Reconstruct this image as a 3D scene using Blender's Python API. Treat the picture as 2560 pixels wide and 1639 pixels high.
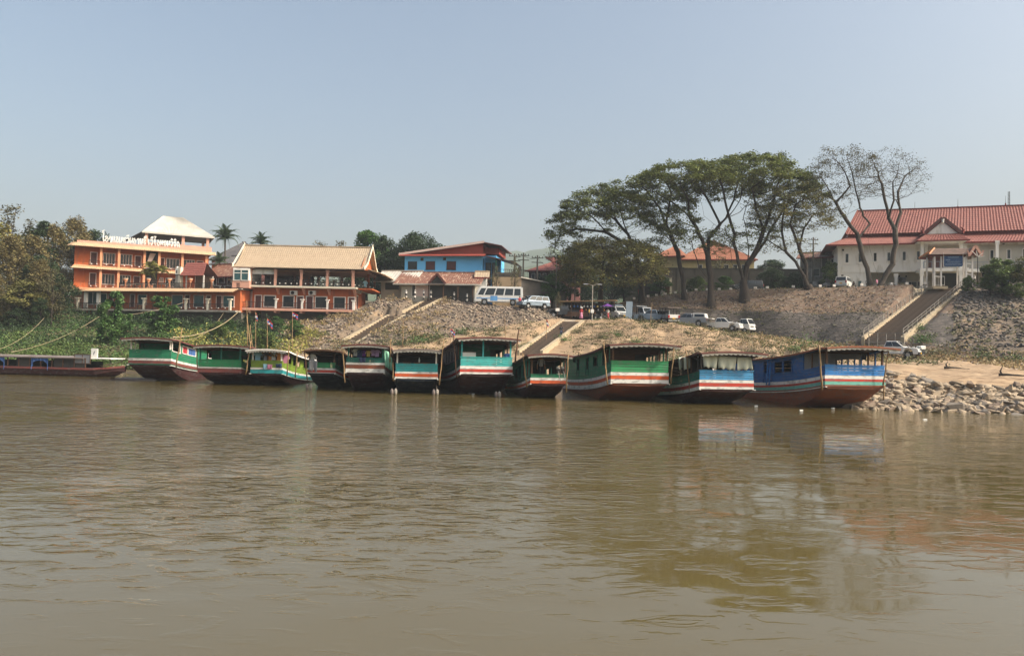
import bpy, math, random
import numpy as np
from mathutils import Vector, Matrix
random.seed(7); RNG = np.random.default_rng(7)
SC = bpy.context.scene
for o in list(bpy.data.objects): bpy.data.objects.remove(o)
R = math.radians
# ---------------------------------------------------------------- camera
CAMZ, F = 3.4, 1849.0
PITCH, ROLL = R(1.5), R(1.2)
fw = Vector((0, math.cos(PITCH), math.sin(PITCH)))
r0 = Vector((1, 0, 0)); u0 = Vector((0, -math.sin(PITCH), math.cos(PITCH)))
rt = r0*math.cos(ROLL) + u0*math.sin(ROLL); up = u0*math.cos(ROLL) - r0*math.sin(ROLL)
cam = bpy.data.cameras.new('camera'); co = bpy.data.objects.new('camera', cam)
SC.collection.objects.link(co); SC.camera = co
cam.sensor_width = 36; cam.lens = F/2560*36; cam.clip_start = 0.1; cam.clip_end = 9000
mw = Matrix((rt, up, -fw)).transposed().to_4x4(); mw.translation = (0, 0, CAMZ); co.matrix_world = mw
# ---------------------------------------------------------------- light
SUN_AZ = Vector((0.955, -0.297)); SUN_EL = R(40)
world = bpy.data.worlds.new('World'); SC.world = world; world.use_nodes = True
nt = world.node_tree; bg = nt.nodes['Background']
sky = nt.nodes.new('ShaderNodeTexSky'); sky.sky_type = 'NISHITA'; sky.sun_disc = False
sky.sun_elevation = SUN_EL
sky.sun_rotation = math.atan2(SUN_AZ.x, SUN_AZ.y)
sky.altitude = 300; sky.air_density = 1.0; sky.dust_density = 10.0; sky.ozone_density = 1.0
tn = nt.nodes.new('ShaderNodeMix'); tn.data_type = 'RGBA'; tn.blend_type = 'MULTIPLY'; tn.inputs[0].default_value = 1   # smoky dry season air: one even tint
nt.links.new(sky.outputs[0], tn.inputs[6]); tn.inputs[7].default_value = (1.03, 1.035, .96, 1)
nt.links.new(tn.outputs[2], bg.inputs[0]); bg.inputs[1].default_value = 0.175
sl = bpy.data.lights.new('sun', 'SUN'); so = bpy.data.objects.new('sun', sl); SC.collection.objects.link(so)
sl.energy = 3.5; sl.angle = R(1.2); sl.color = (1.0, 0.92, 0.80)
sd = Vector((SUN_AZ.x*math.cos(SUN_EL), SUN_AZ.y*math.cos(SUN_EL), math.sin(SUN_EL)))
so.rotation_euler = sd.to_track_quat('Z', 'Y').to_euler(); so.location = (60, -20, 80)
SC.view_settings.view_transform = 'Standard'; SC.view_settings.look = 'None'
SC.view_settings.exposure = 0.57; SC.view_settings.gamma = 1.0; SC.view_settings.use_curve_mapping = False
SC.cycles.max_bounces = 6; SC.cycles.diffuse_bounces = 3; SC.cycles.glossy_bounces = 3
SC.cycles.transparent_max_bounces = 8; SC.cycles.volume_bounces = 0
SC.cycles.caustics_reflective = False; SC.cycles.caustics_refractive = False
# ---------------------------------------------------------------- measuring helpers
def W(px, py, d):
    v = fw*F + rt*(px-1280) - up*(py-819.5)
    return Vector((0, 0, CAMZ)) + v*(d/v.y)
def XAT(px, d, z):
    k = (px-1280)/F; dz = z-CAMZ
    return (k*(d*fw.y+dz*fw.z) - dz*rt.z - d*rt.y)/rt.x
# ---------------------------------------------------------------- materials
def M(name, c, c2=None, scale=1.5, rough=.7, bump=0., detail=5, metal=0., spec=.35, stretch=(1, 1, 1), mid=.5, width=.25, island=0., c3=None, s3=8, bscale=None):
    m = bpy.data.materials.new(name); m.use_nodes = True
    n = m.node_tree.nodes; l = m.node_tree.links; b = n['Principled BSDF']
    b.inputs['Roughness'].default_value = rough; b.inputs['Metallic'].default_value = metal
    b.inputs['Specular IOR Level'].default_value = spec
    c = tuple(c)+(1,)
    if c2 is None: c2 = tuple(x*.72 for x in c[:3])
    c2 = tuple(c2)+(1,)
    tc = n.new('ShaderNodeTexCoord'); mp = n.new('ShaderNodeMapping'); mp.inputs['Scale'].default_value = stretch
    l.new(tc.outputs['Object'], mp.inputs[0])
    nz = n.new('ShaderNodeTexNoise'); nz.inputs['Scale'].default_value = scale; nz.inputs['Detail'].default_value = detail
    nz.inputs['Roughness'].default_value = .62; l.new(mp.outputs[0], nz.inputs['Vector'])
    rp = n.new('ShaderNodeValToRGB'); rp.color_ramp.elements[0].position = mid-width; rp.color_ramp.elements[1].position = mid+width
    rp.color_ramp.elements[0].color = c2; rp.color_ramp.elements[1].color = c
    l.new(nz.outputs[0], rp.inputs[0]); out = rp.outputs[0]
    if c3 is not None:
        n3 = n.new('ShaderNodeTexNoise'); n3.inputs['Scale'].default_value = s3; n3.inputs['Detail'].default_value = 3
        l.new(mp.outputs[0], n3.inputs['Vector'])
        r3 = n.new('ShaderNodeValToRGB'); r3.color_ramp.elements[0].position = .52; r3.color_ramp.elements[1].position = .66
        l.new(n3.outputs[0], r3.inputs[0]); mx = n.new('ShaderNodeMix'); mx.data_type = 'RGBA'
        l.new(r3.outputs[0], mx.inputs[0]); l.new(out, mx.inputs[6]); mx.inputs[7].default_value = tuple(c3)+(1,); out = mx.outputs[2]
    if island:
        ge = n.new('ShaderNodeNewGeometry'); hs = n.new('ShaderNodeHueSaturation')
        mr = n.new('ShaderNodeMapRange'); mr.inputs['To Min'].default_value = 1-island; mr.inputs['To Max'].default_value = 1+island
        l.new(ge.outputs['Random Per Island'], mr.inputs[0]); l.new(mr.outputs[0], hs.inputs['Value'])
        m2 = n.new('ShaderNodeMapRange'); m2.inputs['To Min'].default_value = .5-.035*island*2; m2.inputs['To Max'].default_value = .5+.02*island*2
        l.new(ge.outputs['Random Per Island'], m2.inputs[0]); l.new(m2.outputs[0], hs.inputs['Hue'])
        l.new(out, hs.inputs['Color']); out = hs.outputs[0]
    l.new(out, b.inputs['Base Color'])
    if bump:
        nb = n.new('ShaderNodeTexNoise'); nb.inputs['Scale'].default_value = bscale or scale*4; nb.inputs['Detail'].default_value = 5
        l.new(mp.outputs[0], nb.inputs['Vector'])
        bn = n.new('ShaderNodeBump'); bn.inputs['Strength'].default_value = 1; bn.inputs['Distance'].default_value = bump
        l.new(nb.outputs[0], bn.inputs['Height']); l.new(bn.outputs[0], b.inputs['Normal'])
    return m
def leafmat(name, c, c2, island=.35):
    m = M(name, c, c2, scale=.35, rough=.55, island=island, width=.16, spec=.3)
    n = m.node_tree.nodes; l = m.node_tree.links; b = n['Principled BSDF']; src = b.inputs['Base Color'].links[0].from_socket
    tr = n.new('ShaderNodeBsdfTranslucent'); mx = n.new('ShaderNodeMixShader'); mx.inputs[0].default_value = .22
    l.new(src, tr.inputs[0]); l.new(b.outputs[0], mx.inputs[1]); l.new(tr.outputs[0], mx.inputs[2])
    l.new(mx.outputs[0], n['Material Output'].inputs[0]); return m
MATS = {}
def paint(key, c, rough=.62, wear=.72, bump=0.004):
    if key not in MATS:
        MATS[key] = M(key, c, tuple(x*wear for x in c), scale=.9, rough=rough, bump=bump, stretch=(1, 1, 2.2), c3=tuple(x*.5+.05 for x in c), s3=2.6, mid=.48, width=.16)
    return MATS[key]
MT = dict(
 green=paint('green_boat_paint', (.018, .20, .10)), green2=paint('bright_green_boat_paint', (.03, .27, .10)), dgreen=paint('dark_green_boat_paint', (.012, .10, .06)),
 tgreen=paint('teal_green_boat_paint', (.02, .17, .13)), teal=paint('teal_boat_paint', (.03, .32, .34)), teal2=paint('light_teal_boat_paint', (.05, .40, .38)), lime=paint('lime_boat_paint', (.20, .30, .035)),
 blue=paint('blue_boat_paint', (.02, .19, .52)), lblue=paint('light_blue_boat_paint', (.05, .27, .52)), dblue=paint('dark_blue_boat_paint', (.018, .11, .33)),
 white=paint('white_boat_paint', (.72, .70, .66), wear=.85), red=paint('red_boat_paint', (.50, .055, .035)), orange=paint('orange_red_boat_paint', (.62, .11, .03)),
 maroon=paint('maroon_boat_paint', (.21, .06, .05)), mint=paint('mint_boat_paint', (.16, .45, .38)), rust=paint('rust_hull_paint', (.27, .085, .042)),
 hulld=paint('dark_red_hull_paint', (.065, .022, .022)), hulln=paint('navy_hull_paint', (.015, .025, .045)), hullb=paint('black_hull_paint', (.02, .02, .024)),
 rredge=paint('roof_edge_red', (.13, .04, .035)), roofg=M('weathered_tin', (.23, .20, .19), (.12, .09, .08), scale=.8, rough=.7),
 wood=M('brown_wood', (.13, .065, .035), (.06, .03, .02), scale=3, rough=.75, stretch=(1, 1, 6)), bamboo=M('bamboo_pole_wood', (.33, .22, .11), (.2, .12, .06), scale=2, rough=.7, stretch=(1, 1, 4)),
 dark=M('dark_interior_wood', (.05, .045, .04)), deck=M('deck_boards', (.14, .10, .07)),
 cream=M('cream_render', (.66, .61, .50), (.52, .47, .38), scale=.8, rough=.85, bump=.004), wwall=M('off_white_render', (.80, .785, .75), (.73, .71, .67), scale=.5, rough=.85, bump=.004, c3=(.56, .53, .47), s3=.8, stretch=(1.4, 1.4, .4)),
 owall=M('orange_render', (.47, .12, .035), (.37, .09, .028), scale=.5, rough=.85, bump=.004, c3=(.30, .10, .045), s3=1.1, stretch=(1.6, 1.6, .45)), pink=M('salmon_render', (.62, .34, .25), (.5, .26, .2), scale=.8, rough=.85), peach=M('peach_render', (.66, .30, .16), (.55, .24, .13), scale=.8, rough=.85),
 awn=M('pale_orange_tiles', (.48, .34, .21), (.38, .25, .15), scale=1.2, rough=.7), glass=M('dark_window_glass', (.02, .028, .035), (.012, .015, .02), rough=.08, spec=.6), glassg=M('green_window_glass', (.05, .13, .14), (.02, .05, .06), rough=.08, spec=.6),
 door=M('brown_door', (.10, .035, .03), (.06, .02, .02), scale=2), frame=M('white_frame', (.74, .70, .65), (.6, .56, .52), scale=2), pframe=M('pink_frame', (.70, .55, .48), (.6, .45, .4), scale=2),
 iron=M('black_iron', (.02, .018, .018), rough=.5), conc=M('concrete', (.36, .33, .29), (.24, .22, .19), scale=.8, rough=.9, bump=.01, c3=(.18, .16, .14), s3=1.6), gwall=M('blackened_garden_wall', (.075, .068, .06), (.04, .037, .033), scale=.6, rough=.95), concd=M('dark_stone_base', (.16, .14, .12), (.09, .08, .07), scale=1, rough=.9, bump=.02),
 beige=M('beige_render', (.50, .47, .40), (.38, .35, .29), scale=.6, rough=.9), step=M('stair_tread', (.36, .285, .22), (.23, .18, .14), scale=2.5, rough=.9, bump=.01), kerb=M('stair_kerb', (.42, .345, .24), (.31, .25, .17), scale=2, rough=.9, bump=.01),
 tan=M('tan_roof_sheets', (.40, .31, .215), (.31, .235, .16), scale=1.0, rough=.6, stretch=(3, 1, 1)), wroof=M('white_roof_sheets', (.47, .45, .405), (.39, .37, .335), scale=1.0, rough=.5, c3=(.55, .5, .43), s3=.7),
 rustr=M('rusty_roof_sheets', (.20, .088, .056), (.13, .055, .038), scale=.9, rough=.7, c3=(.33, .23, .17), s3=1.4, stretch=(2.5, 1, 1)), redr=M('red_roof_tiles', (.225, .072, .056), (.15, .046, .038), scale=1.5, rough=.65), redd=M('dark_red_trim', (.19, .03, .025)), brick=M('brick_red_cladding', (.30, .055, .038), (.24, .042, .03), rough=.8),
 orr=M('orange_roof_tiles', (.31, .125, .07), (.24, .09, .05), scale=1.5, rough=.65), greyr=M('grey_roof_tiles', (.11, .105, .11), (.07, .065, .07), scale=1, rough=.8), bluew=M('sky_blue_render', (.15, .52, .90), (.13, .46, .80), scale=.5, rough=.85), yellow=M('yellow_render', (.44, .36, .17), (.35, .28, .13)),
 brownroof=M('grey_brown_tiles', (.26, .19, .16), (.17, .12, .10), scale=2, rough=.8), sign=M('blue_sign_board', (.02, .07, .18), (.015, .05, .13), rough=.4), signw=M('pale_sign_lettering', (.45, .55, .68)), swhite=M('white_sign_letters', (.86, .84, .80)),
 carw=M('white_car_paint', (.62, .62, .61), (.54, .54, .53), scale=1, rough=.3, spec=.5), cars=M('silver_car_paint', (.27, .29, .32), (.23, .25, .28), scale=1, rough=.3, metal=.35, spec=.5), boat0=paint('dull_maroon_paint', (.06, .02, .02)), carl=M('pale_blue_silver_paint', (.22, .28, .35), rough=.3, metal=.3), carb=M('dark_car_paint', (.03, .035, .045), rough=.3, spec=.5),
 tyre=M('tyre_rubber', (.018, .018, .018), rough=.9), rim=M('wheel_rim', (.35, .35, .36), rough=.4, metal=.6), lamp=M('clear_lamp_glass', (.6, .6, .6), rough=.15), redl=M('red_lamp_glass', (.4, .02, .02), rough=.2), plate=M('yellow_plate', (.75, .42, .03)), chrome=M('dull_chrome', (.45, .45, .45), rough=.3, metal=.8), busb=M('blue_bus_trim', (.10, .30, .62)),
 skin=M('skin', (.32, .17, .11)), hair=M('black_hair', (.012, .01, .01)), cblk=M('black_cloth', (.02, .022, .028)), cwht=M('white_cloth', (.66, .66, .63)), cred=M('red_cloth', (.45, .04, .05)), cpnk=M('pink_cloth', (.62, .25, .38)), cblu=M('blue_cloth', (.06, .14, .38)), cpur=M('purple_cloth', (.16, .05, .28)), cgry=M('grey_cloth', (.25, .26, .28)), cnav=M('navy_cloth', (.03, .05, .12)), cmint=M('mint_cloth', (.26, .58, .42)), cyel=M('yellow_cloth', (.62, .45, .14)), corg=M('orange_cloth', (.6, .24, .06)), csage=M('pale_sage_cloth', (.60, .63, .54), (.48, .51, .43), scale=2), clil=M('lilac_cloth', (.42, .28, .52)), csky=M('sky_blue_cloth', (.3, .55, .7)),
 bark=M('grey_brown_bark', (.060, .046, .037), (.03, .024, .02), scale=1.2, rough=.95, bump=.03, stretch=(2, 2, .6)), barkl=M('pale_bark', (.085, .068, .055), (.04, .033, .028), scale=1.2, rough=.95, bump=.03, stretch=(2, 2, .6)), twig=M('pale_twigs', (.24, .19, .14)),
 lf_r=leafmat('rain_tree_leaves', (.19, .22, .065), (.105, .13, .045)), lf_rb=leafmat('brown_rain_tree_leaves', (.24, .215, .065), (.12, .13, .045)), lf_d=leafmat('dark_leaves', (.045, .075, .028), (.025, .045, .02)), lf_g=leafmat('green_leaves', (.095, .18, .045), (.045, .10, .028)), lf_l=leafmat('light_green_leaves', (.13, .185, .05), (.065, .105, .03)),
 lf_b=leafmat('brown_bamboo_leaves', (.24, .20, .085), (.14, .12, .052)), lf_y=leafmat('yellow_green_grass', (.33, .30, .075), (.17, .18, .05)), lf_s=leafmat('sparse_dry_leaves', (.13, .12, .055), (.08, .075, .04)), lf_w=leafmat('dusty_weeds', (.13, .135, .055), (.08, .085, .038)), lf_p=leafmat('palm_leaves', (.07, .11, .045), (.04, .07, .03)), lf_t=leafmat('straw', (.33, .25, .13), (.22, .16, .08)),
 rock=M('riprap_stone', (.40, .33, .25), (.22, .185, .15), scale=.9, rough=.9, bump=.04, island=.28), rockg=M('grey_slope_stone', (.245, .195, .15), (.13, .11, .09), scale=1.3, rough=.92, bump=.03, island=.4, c3=(.33, .26, .2), s3=.5),
 rope=M('rope_fibre', (.35, .28, .17)),
)
# ---------------------------------------------------------------- object helpers
COL = SC.collection
def tag(o, label=None, cat=None, group=None, kind=None):
    if label: o['label'] = label
    if cat: o['category'] = cat
    if group: o['group'] = group
    if kind: o['kind'] = kind
    return o
def thing(name, loc, rz, label, cat, group=None):
    o = bpy.data.objects.new(name, None); COL.objects.link(o); o.location = loc; o.rotation_euler = (0, 0, rz)
    o.empty_display_size = .3
    return tag(o, label, cat, group)
class MB:
    def __init__(s): s.v = []; s.f = []
    def quadgrid(s, rows):
        b = len(s.v); n = len(rows[0])
        for r in rows: s.v += [tuple(p) for p in r]
        for i in range(len(rows)-1):
            for j in range(n-1):
                a = b+i*n+j; s.f.append((a, a+1, a+n+1, a+n))
        return s
    def poly(s, pts):
        b = len(s.v); s.v += [tuple(p) for p in pts]; s.f.append(tuple(range(b, b+len(pts)))); return s
    def hexa(s, p):  # 8 corners: bottom 4 ccw, top 4 ccw
        b = len(s.v); s.v += [tuple(q) for q in p]
        for f in ((0, 3, 2, 1), (4, 5, 6, 7), (0, 1, 5, 4), (1, 2, 6, 5), (2, 3, 7, 6), (3, 0, 4, 7)): s.f.append(tuple(b+i for i in f))
        return s
    def box(s, x0, x1, y0, y1, z0, z1):
        return s.hexa([(x0, y0, z0), (x1, y0, z0), (x1, y1, z0), (x0, y1, z0), (x0, y0, z1), (x1, y0, z1), (x1, y1, z1), (x0, y1, z1)])
    def bar(s, p, q, w, h=None):
        p = Vector(p); q = Vector(q); h = h or w; d = (q-p)
        if d.length < 1e-6: return s
        d.normalize(); a = Vector((0, 0, 1)) if abs(d.z) < .95 else Vector((1, 0, 0)); x = d.cross(a).normalized()*w/2; y = x.cross(d).normalized()*h/2
        return s.hexa([p-x-y, p+x-y, p+x+y, p-x+y, q-x-y, q+x-y, q+x+y, q-x+y])
    def tube(s, pts, rads, n=6, cap=True):
        pts = [Vector(p) for p in pts]; b = len(s.v)
        if not hasattr(rads, '__len__'): rads = [rads]*len(pts)
        for i, p in enumerate(pts):
            d = (pts[min(i+1, len(pts)-1)]-pts[max(i-1, 0)]).normalized(); a = Vector((0, 0, 1)) if abs(d.z) < .9 else Vector((1, 0, 0))
            x = d.cross(a).normalized(); y = x.cross(d)
            for k in range(n):
                t = 2*math.pi*k/n; s.v.append(tuple(p+(x*math.cos(t)+y*math.sin(t))*rads[i]))
        for i in range(len(pts)-1):
            for k in range(n):
                a = b+i*n+k; c = b+i*n+(k+1) % n; s.f.append((a, c, c+n, a+n))
        if cap: s.f.append(tuple(b+k for k in range(n))[::-1]); s.f.append(tuple(b+(len(pts)-1)*n+k for k in range(n)))
        return s
    def prism(s, poly, axis, a, b2):  # polygon of (u,v) extruded along axis 'x','y','z' from a to b2
        k = len(s.v); n = len(poly)
        for t in (a, b2):
            for u, v in poly: s.v.append({'x': (t, u, v), 'y': (u, t, v), 'z': (u, v, t)}[axis])
        s.f.append(tuple(range(k, k+n))[::-1]); s.f.append(tuple(range(k+n, k+2*n)))
        for i in range(n):
            j = (i+1) % n; s.f.append((k+i, k+j, k+n+j, k+n+i))
        return s
    def build(s, name, m, parent=None, loc=None, smooth=False, bevel=0):
        me = bpy.data.meshes.new(name); me.from_pydata(s.v, [], s.f); me.validate(); me.materials.append(m)
        o = bpy.data.objects.new(name, me); COL.objects.link(o)
        if parent: o.parent = parent
        if loc: o.location = loc
        if smooth:
            for p in me.polygons: p.use_smooth = True
        if bevel:
            bm = o.modifiers.new('bevel', 'BEVEL'); bm.width = bevel; bm.segments = 2; bm.limit_method = 'ANGLE'
        return o
def npmesh(name, verts, faces, m, parent=None, smooth=False):
    faces = np.asarray(faces, np.int32); k = faces.shape[1]; me = bpy.data.meshes.new(name)
    me.vertices.add(len(verts)); me.vertices.foreach_set('co', np.asarray(verts, np.float32).ravel())
    me.loops.add(faces.size); me.loops.foreach_set('vertex_index', faces.ravel())
    me.polygons.add(len(faces)); me.polygons.foreach_set('loop_start', np.arange(0, faces.size, k, dtype=np.int32))
    me.polygons.foreach_set('loop_total', np.full(len(faces), k, np.int32))
    if smooth: me.polygons.foreach_set('use_smooth', np.ones(len(faces), bool))
    me.update(); me.validate(); me.materials.append(m)
    o = bpy.data.objects.new(name, me); COL.objects.link(o)
    if parent: o.parent = parent
    return o
def share(o, parent=None, loc=None, name=None):
    c = o.copy(); COL.objects.link(c)
    if parent is not None: c.parent = parent
    if loc is not None: c.location = loc
    return c
def copy_tree(o, parent=None):
    c = o.copy(); COL.objects.link(c)
    if parent: c.parent = parent
    for ch in list(o.children): copy_tree(ch, c)
    return c
def leaves(name, cen, size, m, parent=None, flat=.5, aspect=.55, jit=.5, kind=None):
    """one mesh of leaf-sized quads round the given centres"""
    cen = np.asarray(cen, float); n = len(cen)
    nrm = RNG.normal(size=(n, 3)); nrm[:, 2] = np.abs(nrm[:, 2])+flat*1.5; nrm /= np.linalg.norm(nrm, axis=1)[:, None]
    a = np.cross(nrm, RNG.normal(size=(n, 3))); a /= np.linalg.norm(a, axis=1)[:, None]; b = np.cross(nrm, a)
    sz = size*(1-jit/2+jit*RNG.random((n, 1))); a = a*sz; b = b*sz*aspect
    v = np.stack([cen-a*.5, cen-b*.5+a*.05, cen+a*.5, cen+b*.5+a*.05], 1).reshape(-1, 3)
    o = npmesh(name, v, np.arange(4*n).reshape(n, 4), m, parent)
    if kind: o['kind'] = kind
    return o
def vnoise(x, y, scale, seed=0, octs=4):
    x = np.asarray(x, float)/scale; y = np.asarray(y, float)/scale; out = 0; amp = 1; tot = 0
    for k in range(octs):
        g = np.random.default_rng(seed*17+k).random((256, 256)); xi = np.floor(x).astype(int); yi = np.floor(y).astype(int)
        fx = x-xi; fy = y-yi; fx = fx*fx*(3-2*fx); fy = fy*fy*(3-2*fy); xi %= 256; yi %= 256; x1 = (xi+1) % 256; y1 = (yi+1) % 256
        out = out+amp*((g[xi, yi]*(1-fx)+g[x1, yi]*fx)*(1-fy)+(g[xi, y1]*(1-fx)+g[x1, y1]*fx)*fy); tot += amp; amp *= .5; x = x*2+13.7; y = y*2+5.1
    return out/tot
# ---------------------------------------------------------------- terrain
PROF = {  # column px : depth, height of shore, mid bank, bank crest, foot, mid slope, top edge, back
 -1200: [(76, 0), (82, 2.2), (92, 4), (97, 5), (105, 8), (112, 11), (140, 12)],
 0: [(75, 0), (80, 1.9), (88, 3.2), (95, 4.8), (104, 7.5), (112, 10), (135, 11.5)],
 250: [(74, 0), (79, 1.6), (88, 3.0), (96, 4.6), (103, 5.6), (107, 6.2), (135, 11)],
 560: [(74, 0), (80, 1.8), (90, 3.4), (96, 4.4), (100, 5.0), (103, 5.4), (130, 11)],
 760: [(75, 0), (84, 2.1), (92, 3.8), (97, 4.9), (100, 5.6), (103, 6.2), (128, 11)],
 870: [(76, 0), (84, 2.2), (92, 4.2), (98, 5.9), (101, 6.7), (104, 7.4), (125, 11)],
 950: [(77, 0), (85, 2.3), (92, 4.4), (99, 6.6), (104, 8.6), (107, 10.0), (125, 10.6)],
 1090: [(78, 0), (86, 2.5), (93, 4.6), (100, 7.0), (105, 9.2), (108, 10.2), (125, 10.5)],
 1200: [(78, 0), (86, 2.5), (93, 4.8), (99, 6.8), (103, 8.4), (107, 9.6), (125, 9.9)],
 1335: [(78, 0), (86, 2.6), (93, 4.9), (98, 6.6), (101, 7.6), (104, 8.9), (125, 9.2)],
 1440: [(77, 0), (86, 2.9), (95, 5.2), (103, 7.4), (110, 7.8), (118, 9.4), (130, 10)],
 1540: [(76, 0), (84, 2.6), (93, 5.2), (102, 7.4), (109, 7.7), (118, 10.8), (135, 11.2)],
 1600: [(76, 0), (83, 2.3), (92, 4.9), (101.5, 7.3), (108.5, 7.6), (118, 11.6), (135, 12)],
 1677: [(75, 0), (82, 2.2), (90, 4.3), (100, 7.0), (108, 7.2), (117, 12.3), (135, 12.6)],
 1730: [(73, 0), (80, 2.2), (88, 4.0), (99, 6.6), (107, 6.9), (116, 12.8), (135, 13)],
 1850: [(65, 0), (73, 2.0), (82, 3.5), (97, 5.8), (106, 6.1), (114, 13), (135, 13.2)],
 1950: [(57, 0), (66, 2.0), (76, 3.2), (92, 5.0), (100, 5.2), (111, 13.1), (135, 13.3)],
 2050: [(50.5, 0), (59, 2.0), (70, 2.9), (88, 4.3), (95, 4.6), (108, 13.1), (135, 13.3)],
 2150: [(47.3, 0), (54, 2.1), (62, 2.6), (80, 3.1), (88, 4.4), (105, 13.1), (135, 13.3)],
 2250: [(46.6, 0), (52.5, 2.1), (60, 2.5), (77, 2.9), (83, 3.9), (102, 13.1), (135, 13.3)],
 2400: [(46, 0), (51.5, 2.0), (60, 2.4), (71, 2.7), (77, 3.5), (100, 13.2), (135, 13.3)],
 2560: [(45.5, 0), (51, 1.9), (57, 2.1), (62, 2.2), (70, 2.9), (98, 13.2), (135, 13.3)],
 3600: [(44, 0), (50, 1.9), (56, 2.1), (60, 2.2), (68, 2.9), (95, 13.2), (135, 13.3)]}
PK = sorted(PROF)
def wallz(px):  # wall top (px, depth, z) between foot and top on the right hand slope
    return np.interp(px, [1540, 1600, 1677, 1730, 1850, 1950, 2050, 2150, 2400, 2700], [109.5, 110.5, 110, 109.2, 108.3, 104, 101, 97, 89, 85]), np.interp(px, [1540, 1600, 1677, 1730, 1850, 1950, 2050, 2150, 2400, 2700], [7.9, 8.9, 9.8, 9.7, 9.6, 9.2, 9.0, 8.8, 8.8, 8.7])
def prof(px):
    a = np.empty((9, 2)); i = int(np.clip(np.searchsorted(PK, px)-1, 0, len(PK)-2)); t = float(np.clip((px-PK[i])/(PK[i+1]-PK[i]), 0, 1))
    A = PROF[PK[i]]; B = PROF[PK[i+1]]; L = [(p[0]*(1-t)+q[0]*t, p[1]*(1-t)+q[1]*t) for p, q in zip(A, B)]
    if px > 1540: wd, wz = wallz(px); L.insert(5, (float(wd), float(wz)))
    else: L.insert(5, ((L[4][0]+L[5][0])/2, (L[4][1]+L[5][1])/2))
    L = [(L[0][0]-16, -3.)]+L+[(700, L[-1][1]+2)]
    return L   # knots: 0 under water, 1 shore, 2 mid, 3 crest, 4 road, 5 foot, 6 wall top, 7 top, 8 back, 9 far
def TZ(x, y):
    px = 1280+F*x/max(y, 1); L = prof(px); return float(np.interp(y, [p[0] for p in L], [p[1] for p in L]))
STAIRS = [(W(868, 866, 92), W(990, 790, 103.2), 2.2, 18), (W(1022, 787, 104), W(1094, 744, 109.5), 2.1, 11), (W(1325, 886, 86), W(1431, 804, 102.3), 2.5, 21), (W(2207, 852, 86.5), W(2366, 721, 102), 4.0, 38)]
def stairz(x, y, m=.55, e=.6):
    """height of a flight under (x, y) or None"""
    for a, b, w, n in STAIRS:
        hx, hy = b.x-a.x, b.y-a.y; L = math.hypot(hx, hy); u = ((x-a.x)*hx+(y-a.y)*hy)/L; v = ((x-a.x)*hy-(y-a.y)*hx)/L
        if -e < u < L+e and abs(v) < w/2+m: return a.z+(b.z-a.z)*min(1, max(0, u/L))
    return None
def GR(px, d, dz=0):
    """ground point seen in column px at depth d"""
    z = 5.
    for _ in range(4): x = XAT(px, d, z); z = TZ(x, d)
    return Vector((x, d, z+dz))
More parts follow.
